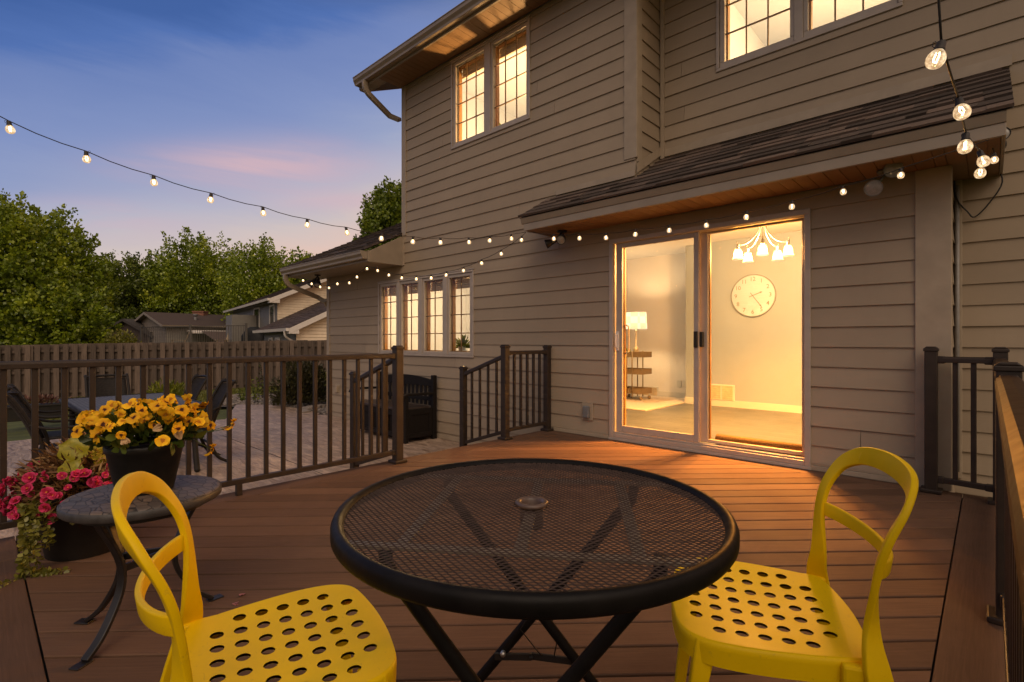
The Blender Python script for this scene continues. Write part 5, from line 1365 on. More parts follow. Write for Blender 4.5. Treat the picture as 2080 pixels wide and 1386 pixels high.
# ------------------------------------------------------------------ flood lights
def flood(name, label, base, dirs, heads, bodym, lensm, r=0.05, L=0.12, wall=None):
    t = thing(name, label, 'flood light', base, 0, None); base = Vector(base)
    m = MB()
    if wall is None: m.lathe([(0.001, -0.022), (0.05, -0.020), (0.055, -0.002), (0.001, 0.0)], base, 24)
    else:
        mt = Matrix.Rotation(radians(90), 3, 'X'); m.lathe([(0.001, 0.03), (0.05, 0.028), (0.055, 0.002), (0.001, 0.0)], base, 24, mt)
    m.build('mounting_plate', bodym, t)
    for (dv, off) in zip(dirs, heads):
        d_ = Vector(dv).normalized(); j = base + Vector(off)
        a = MB(); a.tube([base + Vector((0, 0, -.015)) if wall is None else base + Vector((0, -.02, 0)), (base + j) / 2 + Vector((0, 0, -.01)), j], 0.011, 8); a.build('arm', bodym, t)
        mt = d_.to_track_quat('Z', 'Y').to_matrix()
        h_ = MB(); h_.lathe([(0.001, -0.01), (0.018, -0.008), (0.024, 0.02), (0.030, 0.045), (r * .92, L * .78), (r, L * .9), (r, L), (r * .93, L), (r * .9, L * .93)], j, 28, mt)
        hd = h_.build('lamp_head', bodym, t)
        l = MB(); l.lathe([(r * .92, L * .94), (r * .6, L * .99), (0.001, L * 1.01)], j, 28, mt); l.build('lens', lensm, hd)
M_FLG = simple('flood_grey_glass', (0.30, 0.28, 0.26), 0.15, 0.15, 40)
M_FLGB = simple('flood_bulb_grey', (0.20, 0.185, 0.165), 0.35, 0.15, 20)
flood('flood_light', 'twin-head dark flood light under the left end of the porch soffit', (-3.40, 4.42, SOFZ - .001), [(-.7, -.45, -.30), (.25, -.75, -.35)], [(-.06, -.03, -.10), (.05, -.03, -.085)], M_BLKMET, M_FLG)
flood('flood_light', 'twin-head pale grey flood light under the porch soffit right of the sliding door', (-.53, 4.42, SOFZ - .001), [(-.05, -.8, -.35), (.25, -.75, -.12)], [(-.05, -.03, -.10), (.022, -.02, -.018)], M_FLGB, M_FLG, .056, .11)
q = onY(2024, 296, RY - .02)
flood('flood_light', 'black flood light on the siding at the far right beside the porch roof end', (q.x, RY - .019, q.z), [(.1, -.7, .05), (-.5, -.6, -.55)], [(.01, -.07, .02), (-.06, -.06, -.05)], M_BLKMET, M_FLG, .048, .11, wall=True)
q = onZ(653, 556, 2.203)
flood('flood_light', 'twin-head flood light with glass lenses hanging under the lower eave', (-8.66, 4.20, 2.202), [(-.35, -.55, -.75), (.45, -.3, -.75)], [(-.03, -.02, -.07), (.05, -.01, -.07)], M_BLKMET, M_FLG, .060, .17)

# ------------------------------------------------------------------ things in the lit rooms
CHX = atT(1549, 520, 5.55); CZ = 2.529
chd = thing('chandelier', 'five-arm chandelier with frosted bell shades behind the sliding door', 'chandelier', (CHX.x, CHX.y, CZ))
M_NICK = simple('brushed_nickel', (0.085, 0.10, 0.14), 0.45, 0.1, 30, metal=0.0)
m = MB(); m.lathe([(.001, CZ), (.06, CZ - .002), (.055, CZ - .02), (.012, CZ - .03), (.010, CZ - .16), (.022, CZ - .17), (.022, CZ - .2), (.009, CZ - .21), (.009, CZ - .40), (.02, CZ - .42), (.012, CZ - .45), (.001, CZ - .46)], (CHX.x, CHX.y, 0), 16); m.build('stem', M_NICK, chd)
T = NT('frosted_lit_shade'); T.n.remove(T.b)
tr = T.node('ShaderNodeBsdfTransparent'); tl = T.node('ShaderNodeBsdfTranslucent'); tl.inputs[0].default_value = (.02, .02, .02, 1); em = T.node('ShaderNodeEmission'); em.inputs[0].default_value = (1, .76, .46, 1); em.inputs[1].default_value = .92
mx = T.node('ShaderNodeMixShader'); mx.inputs[0].default_value = .88; T.link(tr.outputs[0], mx.inputs[1]); T.link(tl.outputs[0], mx.inputs[2]); ad = T.node('ShaderNodeAddShader'); T.link(mx.outputs[0], ad.inputs[0]); T.link(em.outputs[0], ad.inputs[1]); T.link(ad.outputs[0], T.out.inputs[0]); M_SHADE = T.m
M_LIT = emit('lit_lamp_bulb', (1.0, 0.82, 0.55), 9.0, False)
for k in range(5):
    a = 2 * pi * k / 5 + atan2(-CHX.y, -CHX.x); d_ = Vector((cos(a), sin(a), 0)); c0 = Vector((CHX.x, CHX.y, 0)); rr_ = .255
    e = c0 + d_ * rr_; zs = 1.985
    m = MB(); m.tube(bez([c0 + d_ * .02 + Vector((0, 0, CZ - .19)), c0 + d_ * .06 + Vector((0, 0, CZ - .32)), c0 + d_ * .15 + Vector((0, 0, CZ - .42)), e + Vector((0, 0, zs + .10)), e + d_ * .012 + Vector((0, 0, zs + .14))], 6), .006, 6)
    m.tube([e + Vector((0, 0, zs + .11)), e + Vector((0, 0, zs + .065))], .016, 8); m.build('arm', M_NICK, chd)
    s = MB(); s.lathe([(.020, .058), (.034, .050), (.042, .015), (.048, -.028), (.060, -.055)], (e.x, e.y, zs), 24)
    sh = s.build('shade', M_SHADE, chd); b = MB(); b.ball((e.x, e.y, zs + .030), .020, 14, 8); b.build('light_bulb', M_LIT, sh)
    lamp('chandelier_lamp', (e.x, e.y, zs - .006), 370.0, (1.0, 0.35, 0.045), .02)
lamp('chandelier_fill', (CHX.x, CHX.y, 2.02), 300.0, (1.0, 0.53, 0.17), .05)  # added fill light, no bulb here; brightens the room wall
# clock
CK = onY(1530, 601, 7.70); ck = thing('wall_clock', 'large round plank-faced wall clock with dark numerals in the lit room', 'clock', (CK.x, 7.698, CK.z))
ry = Matrix.Rotation(radians(90), 3, 'X')
m = MB(); m.lathe([(.001, .022), (.285, .022), (.296, .018), (.298, .004), (.296, .0)], (CK.x, 7.699, CK.z), 64, ry); m.build('clock_face', wood_grain('clock_planks', (.36, .47, .68), 0, .1, .8, .2, 6, .07), ck)
m = MB(); m.lathe([(.296, .0), (.306, .002), (.306, .028), (.296, .030), (.294, .022)], (CK.x, 7.699, CK.z), 64, ry); m.build('clock_rim', simple('clock_rim_wood', (.18, .21, .27), .7), ck)
M_NUM = simple('clock_numeral_paint', (.15, .165, .19), .7)
nm = MB()
def text_mesh(s, size):
    cu = bpy.data.curves.new('numeral_curve', 'FONT'); cu.body = s; cu.size = size; cu.align_x = 'CENTER'; cu.align_y = 'CENTER'; cu.resolution_u = 3; cu.offset = 0.0004
    o = bpy.data.objects.new('numeral_curve', cu); COL.objects.link(o); dg = bpy.context.evaluated_depsgraph_get(); me = bpy.data.meshes.new_from_object(o.evaluated_get(dg))
    out = ([tuple(v.co) for v in me.vertices], [tuple(p.vertices) for p in me.polygons]); bpy.data.objects.remove(o); bpy.data.meshes.remove(me); bpy.data.curves.remove(cu); return out
for k in range(1, 13):
    vv, ff = text_mesh(str(k), .082); a = pi / 2 - k * pi / 6; cx, cz = CK.x + .235 * cos(a), CK.z + .235 * sin(a)
    i = nm.add([(cx + v[0], 7.6745, cz + v[1]) for v in vv])
    for f in ff: nm.face(tuple(i + q for q in f))
nm.build('numerals', M_NUM, ck)
def hand(ang, L, w):
    m = MB(); d_ = Vector((cos(ang), 0, sin(ang))); c = Vector((CK.x, 7.671, CK.z)); s_ = Vector((-d_.z, 0, d_.x))
    m.poly([c - d_ * .05 - s_ * w, c - d_ * .05 + s_ * w, c + d_ * L * .8 + s_ * w, c + d_ * L * .78 + s_ * w * 3, c + d_ * L, c + d_ * L * .78 - s_ * w * 3, c + d_ * L * .8 - s_ * w]); m.build('hand', M_NUM, ck, solid=.003)
hand(pi / 2 - (2 + 24 / 60) * pi / 6 + .05, .14, .005); hand(pi / 2 - 24 / 60 * 2 * pi, .215, .004)
# three-tier cart with lamp
LC = FR(8.35, .2395 * 8.35); lz = .062
LC = Vector((-4.33, 7.62, 0))
cart = thing('storage_cart', 'three-tier dark metal cart standing on the pale carpet', 'cart', (LC.x, LC.y, lz))
M_CART = simple('cart_metal', (.16, .125, .085), .5, .1, 20)
for z in (.10, .42, .70):
    m = MB(); w, d2, h_ = .22, .17, .09
    m.box(LC.x - w, LC.x + w, LC.y - d2, LC.y + d2, lz + z, lz + z + .006)
    for (a0, a1, c0, c1) in ((-w, w, -d2, -d2 + .006), (-w, w, d2 - .006, d2), (-w, -w + .006, -d2 + .0065, d2 - .0065), (w - .006, w, -d2 + .0065, d2 - .0065)): m.box(LC.x + a0, LC.x + a1, LC.y + c0, LC.y + c1, lz + z + .0065, lz + z + h_)
    m.build('tray', M_CART, cart)
m = MB()
for (sx, sy) in ((-.05, .178), (.05, .178), (-.05, -.178), (.05, -.178)): m.tube([(LC.x + sx, LC.y + sy, lz + .03), (LC.x + sx, LC.y + sy, lz + .80)], .010, 8)
m.build('upright', M_CART, cart)
for (sx, sy) in ((-.19, -.14), (.19, -.14), (.19, .14), (-.19, .14)):
    m = MB(); m.ball((LC.x + sx, LC.y + sy, lz + .03), .029, 10, 8); m.build('wheel', M_CART, cart)
tl_ = thing('table_lamp', 'table lamp with white lattice drum shade on top of the metal cart', 'lamp', (LC.x + .02, LC.y, lz + .7065)); bz = lz + .7068
m = MB(); m.lathe([(.001, 0), (.07, 0), (.072, .02), (.03, .035), (.02, .06), (.045, .10), (.05, .13), (.03, .165), (.014, .19), (.012, .40), (.02, .42), (.012, .44), (.008, .50)], (LC.x + .02, LC.y, bz), 24); m.build('lamp_base', simple('mercury_glass', (.55, .52, .46), .25, .1, 30, metal=.3), tl_)
m = MB(); m.lathe([(.185, .46), (.170, .74)], (LC.x + .02, LC.y, bz), 32)
T = NT('lattice_lamp_shade'); T.n.remove(T.b); v = T.coords(); ck_ = T.node('ShaderNodeTexChecker'); ck_.inputs['Scale'].default_value = 9
T.link(v, ck_.inputs[0]); em = T.node('ShaderNodeEmission'); T.link(T.mix(ck_.outputs['Fac'], (1, .66, .36), (1, .84, .58)), em.inputs[0]); em.inputs[1].default_value = .95; tlb = T.node('ShaderNodeBsdfTranslucent'); tlb.inputs[0].default_value = (.03, .03, .03, 1); ad = T.node('ShaderNodeAddShader'); T.link(em.outputs[0], ad.inputs[0]); T.link(tlb.outputs[0], ad.inputs[1]); T.link(ad.outputs[0], T.out.inputs[0]); T.m.cycles.emission_sampling = 'NONE'
m.build('lamp_shade', T.m, tl_)
lamp('table_lamp_light', (LC.x + .02, LC.y, bz + .62), 55, WARM, .04)
vp = thing('potted_plant', 'tiny leafy plant on the cart beside the lamp', 'potted plant', (LC.x - .13, LC.y - .05, bz - .0005))
m = MB(); m.lathe([(.001, .001), (.035, 0), (.045, .07), (.04, .07), (.001, .06)], (LC.x - .13, LC.y - .05, bz), 16); m.build('pot', M_IWHITE, vp)
p_, d_ = mound(40, .08, .12, 3, .1); leaf_cloud('foliage', M_LF[2], vp, np.array([LC.x - .13, LC.y - .05, bz + .07]) + p_ * .4, d_, .06, .03, 2)
# rolled coir mat against the glass
m = MB(); m.smooth = True; pr = [(.05 * cos(2 * pi * k / 14), .055 + .055 * sin(2 * pi * k / 14) if True else 0) for k in range(14)]
m.sweep([(-1.86, WY + .19, .05), (-1.5, WY + .188, .05), (-1.10, WY + .192, .05)], pr, up=(0, 0, 1)); mat_ = props(m.build('door_mat', M_MAT, None), 'rolled brown coir mat lying inside against the glass door', 'door mat')
# kitchen window: plant on the sill and wall art
q = onY(940, 716, WY + .25)
kp = thing('potted_plant', 'spiky leafed plant on the sill of the four-light window', 'potted plant', (q.x, WY + .22, WLs[2] + .05))
m = MB(); m.lathe([(.001, .0), (.05, 0), (.06, .09), (.053, .09), (.001, .075)], (q.x, WY + .24, WLs[2] + .051), 18); m.build('pot', M_IWHITE, kp)
m = MB(); m.box(WLs[0], WLs[1], WY + .165, WY + .34, WLs[2] + .02, WLs[2] + .05); m.build('window_sill', M_IWHITE, house)
p_, d_ = mound(46, .05, .05, 4, .1); leaf_cloud('foliage', M_LF[1], kp, np.array([q.x, WY + .24, WLs[2] + .14]) + p_ * .4, d_ * np.array([1.5, .6, .9]), .17, .03, 5)
a = onY(846, 650, 7.9); wa = thing('wall_art', 'diamond-shaped metal wall art seen through the four-light window', 'wall art', (a.x, 7.88, a.z))
m = MB(); s_ = .62
for (r_, w_) in ((s_, .018), (s_ * .55, .014)):
    P4 = [Vector((a.x + r_ * dx, 7.885, a.z + r_ * dz)) for dx, dz in ((0, 1), (1, 0), (0, -1), (-1, 0))]
    for k in range(4): m.beam(P4[k], P4[(k + 1) % 4], w_, .012, up=(0, 1, 0))
for k in range(4): m.beam((a.x, 7.885, a.z), Vector((a.x, 7.885, a.z)) + Vector(((1, 0, 0), (-1, 0, 0), (0, 0, 1), (0, 0, -1))[k]) * s_ * .9, .012, .010, up=(0, 1, 0))
m.build('art_frame', simple('wall_art_metal', (.33, .28, .22), .5), wa)
for (px, w_, h_, lab) in ((800, .22, .42, 'left of the diamond wall art'), (920, .30, .40, 'right of the diamond wall art')):
    a = onY(px, 655, 7.9); pf = thing('picture_frame', 'small framed picture ' + lab, 'picture', (a.x, 7.88, a.z))
    m = MB(); m.box(a.x - w_, a.x + w_, 7.88, 7.898, a.z - h_, a.z + h_); m.build('frame', simple('picture_frame_wood', (.34, .28, .21), .5), pf, bevel=.004)
    m = MB(); m.box(a.x - w_ + .03, a.x + w_ - .03, 7.876, 7.8795, a.z - h_ + .03, a.z + h_ - .03); m.build('picture_mount', M_IWHITE, pf)
q = onY(1016, 250, WY + .4); up_ = thing('potted_plant', 'leafy plant behind the upper left window', 'potted plant', (q.x, WY + .4, WU[2]))
m = MB(); m.lathe([(.001, .0), (.06, 0), (.08, .12), (.07, .12), (.001, .1)], (q.x, WY + .4, WU[2] - .05), 18); m.build('pot', M_IWHITE, up_)
p_, d_ = mound(130, .14, .2, 7, .1); leaf_cloud('foliage', M_LF[1], up_, np.array([q.x, WY + .4, WU[2] + .08]) + p_ * .8, d_, .09, .035, 5)

# ------------------------------------------------------------------ storage bench
bn = thing('storage_bench', 'black storage bench with slatted back and panelled box against the siding', 'bench', (-6.44, 4.25, GZ))
bx0, bx1, by0, by1 = -7.16, -5.73, 4.00, 4.55; bz = GZ + .003
m = MB(); m.box(bx0 + .03, bx1 - .03, by0 + .06, by1 - .08, bz + .05, bz + .42)
m.build('box', M_BENCH, bn, bevel=.006)
for (x, y) in ((bx0 + .03, by0 + .03), (bx1 - .03, by0 + .03)):
    m = MB(); m.box(x - .03, x + .03, y - .03, y + .03, bz, bz + .63); m.build('front_post', M_BENCH, bn, bevel=.008)
for x in (bx0 + .03, bx1 - .03):
    m = MB(); m.box(x - .03, x + .03, by1 - .075, by1 - .01, bz, bz + .90); m.build('back_post', M_BENCH, bn, bevel=.006)
    m = MB(); m.sweep([(x, by1 - .05, bz + .645), (x, by0 + .06, bz + .655), (x, by0 - .01, bz + .635), (x, by0 - .025, bz + .60)], [(-.034, -.016), (.034, -.016), (.034, .016), (-.034, .016)], up=(0, .1, 1)); m.build('armrest', M_BENCH, bn, bevel=.006)
    s = 1 if x > -6.4 else -1
    m = MB(); xo = x + s * .004
    m.box(x - .012, x + .012, by0 + .065, by1 - .08, bz + .06, bz + .44)
    for (ya, yb, za, zb) in ((by0 + .065, by1 - .08, bz + .06, bz + .12), (by0 + .065, by1 - .08, bz + .37, bz + .45), (by0 + .065, by0 + .12, bz + .12, bz + .37), (by1 - .14, by1 - .08, bz + .12, bz + .37)):
        m.box(min(x, x + s * .024), max(x, x + s * .024), ya, yb, za, zb)
    m.build('side_panel', M_BENCH, bn, bevel=.004)
m = MB(); m.box(bx0 + .062, bx1 - .062, by0 + .03, by0 + .055, bz + .055, bz + .12); m.box(bx0 + .062, bx1 - .062, by0 + .03, by0 + .055, bz + .35, bz + .43)
for k in range(4):
    x = bx0 + .08 + (bx1 - bx0 - .20) * k / 3; m.box(x - .018, x + .06, by0 + .032, by0 + .054, bz + .121, bz + .349)
m.build('front_panel', M_BENCH, bn, bevel=.004)
m = MB(); m.box(bx0 + .062, bx1 - .062, by0 + .01, by1 - .10, bz + .435, bz + .465); m.build('seat_lid', simple('bench_lid_weathered', (.055, .036, .026), .42, .3, 10, .1, stretch=(1, 6, 6)), bn, bevel=.008)
m = MB(); m.beam((bx0 + .06, by1 - .05, bz + .56), (bx1 - .06, by1 - .05, bz + .56), .025, .06)
xs = np.linspace(bx0 + .06, bx1 - .06, 17); top = [.78 + .055 * sin(pi * k / 16) ** .8 for k in range(17)]
for k in range(16): m.hexa([(xs[k], by1 - .065, bz + .74), (xs[k + 1], by1 - .065, bz + .74), (xs[k + 1], by1 - .035, bz + .74), (xs[k], by1 - .035, bz + .74), (xs[k], by1 - .065, bz + top[k] + .05), (xs[k + 1], by1 - .065, bz + top[k + 1] + .05), (xs[k + 1], by1 - .035, bz + top[k + 1] + .05), (xs[k], by1 - .035, bz + top[k] + .05)])
m.build('back_rail', M_BENCH, bn, bevel=.003)
for k in range(13):
    x = bx0 + .115 + (bx1 - bx0 - .23) * k / 12; m = MB(); m.box(x - .024, x + .024, by1 - .058, by1 - .040, bz + .47, bz + .745); m.build('slat', M_BENCH, bn, bevel=.003, bseg=1)

# ------------------------------------------------------------------ patio, lawn, gravel
def gh(x, y):
    """ground height of the yard"""
    d_ = -x - 10.0
    a = max(0.0, min(1.0, d_ / 10.0)); far = -0.62 if y > 9 else (-0.86 + 0.24 * max(0, min(1, (y - 0) / 9)))
    z = -0.43 * (1 - a) + far * a
    if -x > 24: z -= 0.06 * (-x - 24)
    return max(z, -3.0)
edge = [onZ(x, y, GZ) for (x, y) in ((480, 822), (540, 822), (580, 826), (620, 832), (650, 840))]
pt = [(-3.72, -3.0), (-9.6, -3.0), (-9.9, 0.5), (-10.0, 2.2), (-9.9, 3.1)] + [(p.x, p.y) for p in edge] + [(XL - .15, 4.45), (XL - .02, WY + .05), (-3.72, WY + .05)]
m = MB(); m.prism(pt, GZ - .12, GZ, 'Z'); props(m.build('patio', M_PATIO, None), kind='structure')
def joint(a, b):
    m = MB(); m.beam((a.x, a.y, GZ + .0005), (b.x, b.y, GZ + .0005), .008, .003); return m.build('patio_joint', M_BLACK, None)
jo = joint(onZ(452, 885, GZ), onZ(660, 965, GZ)); props(jo, kind='structure')
m = MB(); n = 90
gx = np.concatenate([np.linspace(-60, -8, 60), np.linspace(-7.5, 14, 14)]); gy = np.concatenate([np.linspace(-40, -4, 14), np.linspace(-3, 22, 34), np.linspace(24, 70, 14)])
idx = {}
for i, x in enumerate(gx):
    for j, y in enumerate(gy):
        z = gh(x, y) + .03 * noise.noise(Vector((x * .4, y * .4, 0)))
        if x > -10.4 and y < 6.5: z = min(z, -.47)
        idx[i, j] = m.add([(x, y, z)])
m.smooth = True
for i in range(len(gx) - 1):
    for j in range(len(gy) - 1): m.face((idx[i, j], idx[i + 1, j], idx[i + 1, j + 1], idx[i, j + 1]))
props(m.build('lawn', M_LAWN, None), kind='structure')
m = MB(); m.quad((-900, -900, -3.2), (900, -900, -3.2), (900, 900, -3.2), (-900, 900, -3.2)); props(m.build('ground', M_LAWN, None), kind='structure')
# grass blades where the lawn shows
Rn = np.random.RandomState(2); N = 60000
t_ = Rn.uniform(10.3, 20.5, N); r_ = Rn.uniform(-1.02, -.34, N) * t_
gxx = t_ * FW[0] + r_ * RT[0]; gyy = t_ * FW[1] + r_ * RT[1]
def in_gravel(x, y):
    ex = edge; 
    return False
keep = []
gl = [onZ(x, y, -.45) for (x, y) in ((430, 806), (520, 802), (575, 800), (600, 806))]
def gravel_zone(px, py): 
    return px > 440 and py > 803 - (px - 440) * .02
X2 = gxx * RT[0] + gyy * RT[1]; F2 = gxx * FW[0] + gyy * FW[1]; zg = np.array([gh(x, y) for x, y in zip(gxx, gyy)])
PXs = 1040 + FPX * X2 / F2; PYs = 693 + FPX * (H - zg) / F2
grav = (PXs > 445) & (PYs > 804 - (PXs - 445) * .02)
onpatio = (gxx > -10.1) & (gyy < 3.3)
sel = ~grav & ~onpatio
gx_, gy_, gz_ = gxx[sel], gyy[sel], zg[sel]; n = len(gx_); h_ = Rn.uniform(.03, .08, n); a = Rn.uniform(0, 2 * pi, n); w_ = Rn.uniform(.006, .014, n); lx_ = Rn.normal(0, .025, n); ly_ = Rn.normal(0, .025, n)
V = np.stack([np.stack([gx_ - np.cos(a) * w_, gy_ - np.sin(a) * w_, gz_], 1), np.stack([gx_ + np.cos(a) * w_, gy_ + np.sin(a) * w_, gz_], 1), np.stack([gx_ + lx_, gy_ + ly_, gz_ + h_], 1)], 1)
props(np_mesh('grass', V, 3, M_GRASS, None, Rn.rand(n)), kind='stuff')
# gravel bed: many small faceted stones
g_ = np.where((PXs > 440) & (PXs < 672) & (PYs > 800) & (PYs < 846) & ~onpatio)[0]
bm = bmesh.new(); bmesh.ops.create_icosphere(bm, subdivisions=1, radius=1); iv = np.array([v.co[:] for v in bm.verts]); it = np.array([[v.index for v in f.verts] for f in bm.faces]); bm.free()
def stones(cent, smin, smax, seed):
    R = np.random.RandomState(seed); n = len(cent); sc = R.uniform(smin, smax, (n, 1, 3)) * np.array([1, 1, .65]); V = iv[None] * (1 + R.uniform(-.2, .2, (n, len(iv), 1))) * sc + cent[:, None, :]
    return V[:, it].reshape(-1, 3, 3), np.repeat(R.rand(n), len(it))
Rg = np.random.RandomState(4); cx = []
for _ in range(5200):
    px, py = Rg.uniform(430, 676), Rg.uniform(799, 850); q = onZ(px, py, -.41)
    if py < 804 - (px - 445) * .02 : continue
    if q.x > -9.1 and q.y > 4.5: continue
    if px < 560 and py > 823: continue
    if px >= 560 and py > 823 + (px - 560) * .19: continue
    cx.append((q.x, q.y, -.415 + Rg.uniform(0, .03)))
V, rr_ = stones(np.array(cx), .02, .05, 3); props(np_mesh('gravel', V, 3, M_ROCK, None, rr_), kind='stuff')
pg = [onZ(x, y, -.425) for (x, y) in ((436, 803), (676, 797), (690, 850), (640, 845), (560, 826), (436, 826))]
m = MB(); m.poly([(p.x, p.y, -.425) for p in pg]); props(m.build('gravel_bed', M_ROCK, None), kind='structure')
# curved paving edge by the house corner
m = MB()
for k in range(9):
    a = pi * .5 + k * .17; c = Vector((XL - .75, 5.1, -.40)); 
    m.cur = rng.random(); p = c + Vector((cos(a) * .75 + .1, -sin(a) * .9 + .25, 0)); m.obox((p.x, p.y, -.37), (.20, .13, .08), Matrix.Rotation(-a + .3, 3, 'Z'))
props(m.build('edging_stones', simple('concrete_edging', (.27, .22, .18), .85, .2, 12, .3, rndamt=.15), None, bevel=.01), 'curved row of pale edging stones at the house corner', 'edging')

# ------------------------------------------------------------------ patio dining set
def dining_chair(label, loc, rotz, first=[None]):
    if first[0] is not None:
        return dup(first[0], (loc[0], loc[1], GZ + .0005), rotz, label)
    t = thing('dining_chair', label, 'chair', (loc[0], loc[1], GZ + .0005), rotz, 'dark patio dining chairs'); first[0] = t; t.scale = (1, 1, .92)
    L = lambda *p: p
    m = MB(); m.box(-.235, .235, -.21, .24, .405, .43); m.build('seat', M_WOV, t, world=False, bevel=.012)
    m = MB(); m.tube([(-.245, -.22, .415), (.245, -.22, .415), (.245, .25, .405), (-.245, .25, .405)], .014, 8, closed=True); m.build('seat_frame', M_CAST, t, world=False)
    m = MB(); m.smooth = True; nu, nv = 8, 10; b = 0
    for i in range(nu + 1):
        for j in range(nv + 1):
            u = -1 + 2 * i / nu; v = j / nv; m.v.append((u * .205, -.225 - .20 * v - .05 * (1 - u * u) * 1.0 + .02 * sin(v * 3), .50 + .46 * v))
    for i in range(nu):
        for j in range(nv): p = i * (nv + 1) + j; m.cur = ((i * 7 + j * 3) % 10) / 10; m.face((p, p + 1, p + nv + 2, p + nv + 1))
    m.build('back_panel', M_WOV, t, world=False, solid=.012)
    for s in (-1, 1):
        m = MB(); m.tube(bez([(s * .225, -.20, .40), (s * .228, -.225, .55), (s * .228, -.32, .78), (s * .225, -.415, .97), (s * .225, -.455, 1.0), (s * .225, -.46, .975)], 5), .016, 8); m.build('back_post', M_CAST, t, world=False)
        m = MB(); m.tube(bez([(s * .232, -.30, .70), (s * .262, -.16, .655), (s * .275, .05, .66), (s * .272, .20, .645), (s * .262, .235, .60), (s * .245, .225, .50), (s * .24, .22, .42)], 5), .014, 8); m.build('armrest', M_CAST, t, world=False)
        m = MB(); m.tube(bez([(s * .235, .22, .415), (s * .24, .245, .28), (s * .24, .235, .12), (s * .24, .27, .0)], 5), .017, 8); m.build('front_leg', M_CAST, t, world=False)
        m = MB(); m.tube(bez([(s * .235, -.19, .415), (s * .24, -.20, .26), (s * .24, -.27, .09), (s * .24, -.38, .012), (s * .24, -.395, .012)], 5), .018, 8); m.build('back_leg', M_CAST, t, world=False)
    m = MB(); m.tube([(-.24, -.225, .23), (.24, -.225, .23)], .013, 8); m.build('stretcher', M_CAST, t, world=False)
    m = MB(); m.tube(bez([(-.225, -.42, .975), (-.1, -.475, .99), (.1, -.475, .99), (.225, -.42, .975)], 5), .016, 8); m.build('top_rail', M_CAST, t, world=False)
    return t
dt = thing('dining_table', 'rectangular patio dining table with slate-grey patterned top beyond the railing', 'table', (-6.9, 1.2, GZ))
tx0, tx1, ty0, ty1 = -7.85, -6.05, .68, 1.76; tz = .36
m = MB(); m.box(tx0 + .05, tx1 - .05, ty0 + .05, ty1 - .05, tz - .028, tz - .002); m.build('table_top', M_SLATE, dt, bevel=.004)
m = MB(); m.tube([(tx0 + .03, ty0 + .03, tz - .016), (tx1 - .03, ty0 + .03, tz - .016), (tx1 - .03, ty1 - .03, tz - .016), (tx0 + .03, ty1 - .03, tz - .016)], .022, 8, closed=True); m.build('edge_rail', M_CAST, dt)
for (x, y) in ((tx0 + .12, ty0 + .12), (tx1 - .12, ty0 + .12), (tx1 - .12, ty1 - .12), (tx0 + .12, ty1 - .12)):
    m = MB(); s = 1 if x > -6.9 else -1; m.tube(bez([(x, y, tz - .03), (x - s * .03, y, .16), (x - s * .02, y, -.08), (x + s * .06, y, GZ + .015)], 6), .028, 10); m.ball((x + s * .06, y, GZ + .028), .03, 10, 6); m.build('leg', M_CAST, dt)
dining_chair('dark woven patio chair at the near side of the dining table, closest to the railing', (-6.38, .68), radians(-8))
dining_chair('dark woven patio chair second along the near side of the dining table', (-7.32, .72), radians(-3))
dining_chair('dark woven patio chair at the far end of the dining table before the fence', (-8.42, 1.28), radians(-90))
dining_chair('dark woven patio chair with its back turned, right of the pansies', (-6.62, 1.66), radians(176))
dining_chair('dark woven patio chair at the far corner of the dining table beside the lime shrub', (-7.72, 1.70), radians(183))

def tub_plant(name, label, c, r, h, fol, rx, rz, n, L, W, seed, potm=M_POTB, box=None):
    t = thing(name, label, 'planter', c)
    if box:
        m = MB(); bx, by = box; x, y, z = c
        m.hexa([(x - bx * .9, y - by * .85, z), (x + bx * .9, y - by * .85, z), (x + bx * .9, y + by * .85, z), (x - bx * .9, y + by * .85, z), (x - bx, y - by, z + h), (x + bx, y - by, z + h), (x + bx, y + by, z + h), (x - bx, y + by, z + h)])
        m.box(x - bx - .015, x + bx + .015, y - by - .015, y + by + .015, z + h - .03, z + h + .004); m.build('trough', potm, t, bevel=.008)
    else: pot_mesh('pot', potm, t, c, r * .8, r, h)
    p_, d_ = mound(n, 1, 1, seed, .15); p_ = p_ * np.array([rx if not box else box[0] * 1.1, rx if not box else box[1] * 1.4, rz])
    leaf_cloud('foliage', fol, t, np.array(c) + np.array([0, 0, h]) + p_ * .85, d_ + np.array([0, 0, .5]), L, W, seed); return t
q = onZ(72, 852, GZ); tub_plant('planter', 'dark trough of faded pink flowers on the patio edge before the fence', (q.x, q.y, GZ + .001), .2, .26, M_DUSTY, .4, .16, 380, .07, .03, 21, box=(.14, .42))
q = onZ(338, 838, GZ); 
def shrub(name, label, px, py, z, fol, rx, ry, rz, n, L, W, seed, stems=5, lift=.1, cat='shrub'):
    q = onZ(px, py, z); t = thing(name, label, cat, (q.x, q.y, z))
    R = np.random.RandomState(seed); v = R.normal(size=(n, 3)); v[:, 2] = np.abs(v[:, 2]); v /= np.linalg.norm(v, axis=1, keepdims=True)
    lump = 1 + .22 * np.sin(5 * np.arctan2(v[:, 1], v[:, 0]) + seed) * (1 - v[:, 2]) + .15 * np.sin(9 * v[:, 2] + 3 * v[:, 0])
    p = v * (R.uniform(.1, 1, (n, 1)) ** .5) * lump[:, None] * np.array([rx, ry, rz])
    leaf_cloud('foliage', fol, t, p + np.array([q.x, q.y, z + lift]), v + np.array([0, 0, .6]) + R.normal(size=v.shape) * .5, L, W, seed)
    m = MB()
    for k in range(stems):
        a = 2 * pi * k / stems; m.tube([(q.x, q.y, z), (q.x + rx * .4 * cos(a), q.y + ry * .4 * sin(a), z + lift + rz * .5)], .012, 6)
    m.build('stems', M_BARK, t); return t
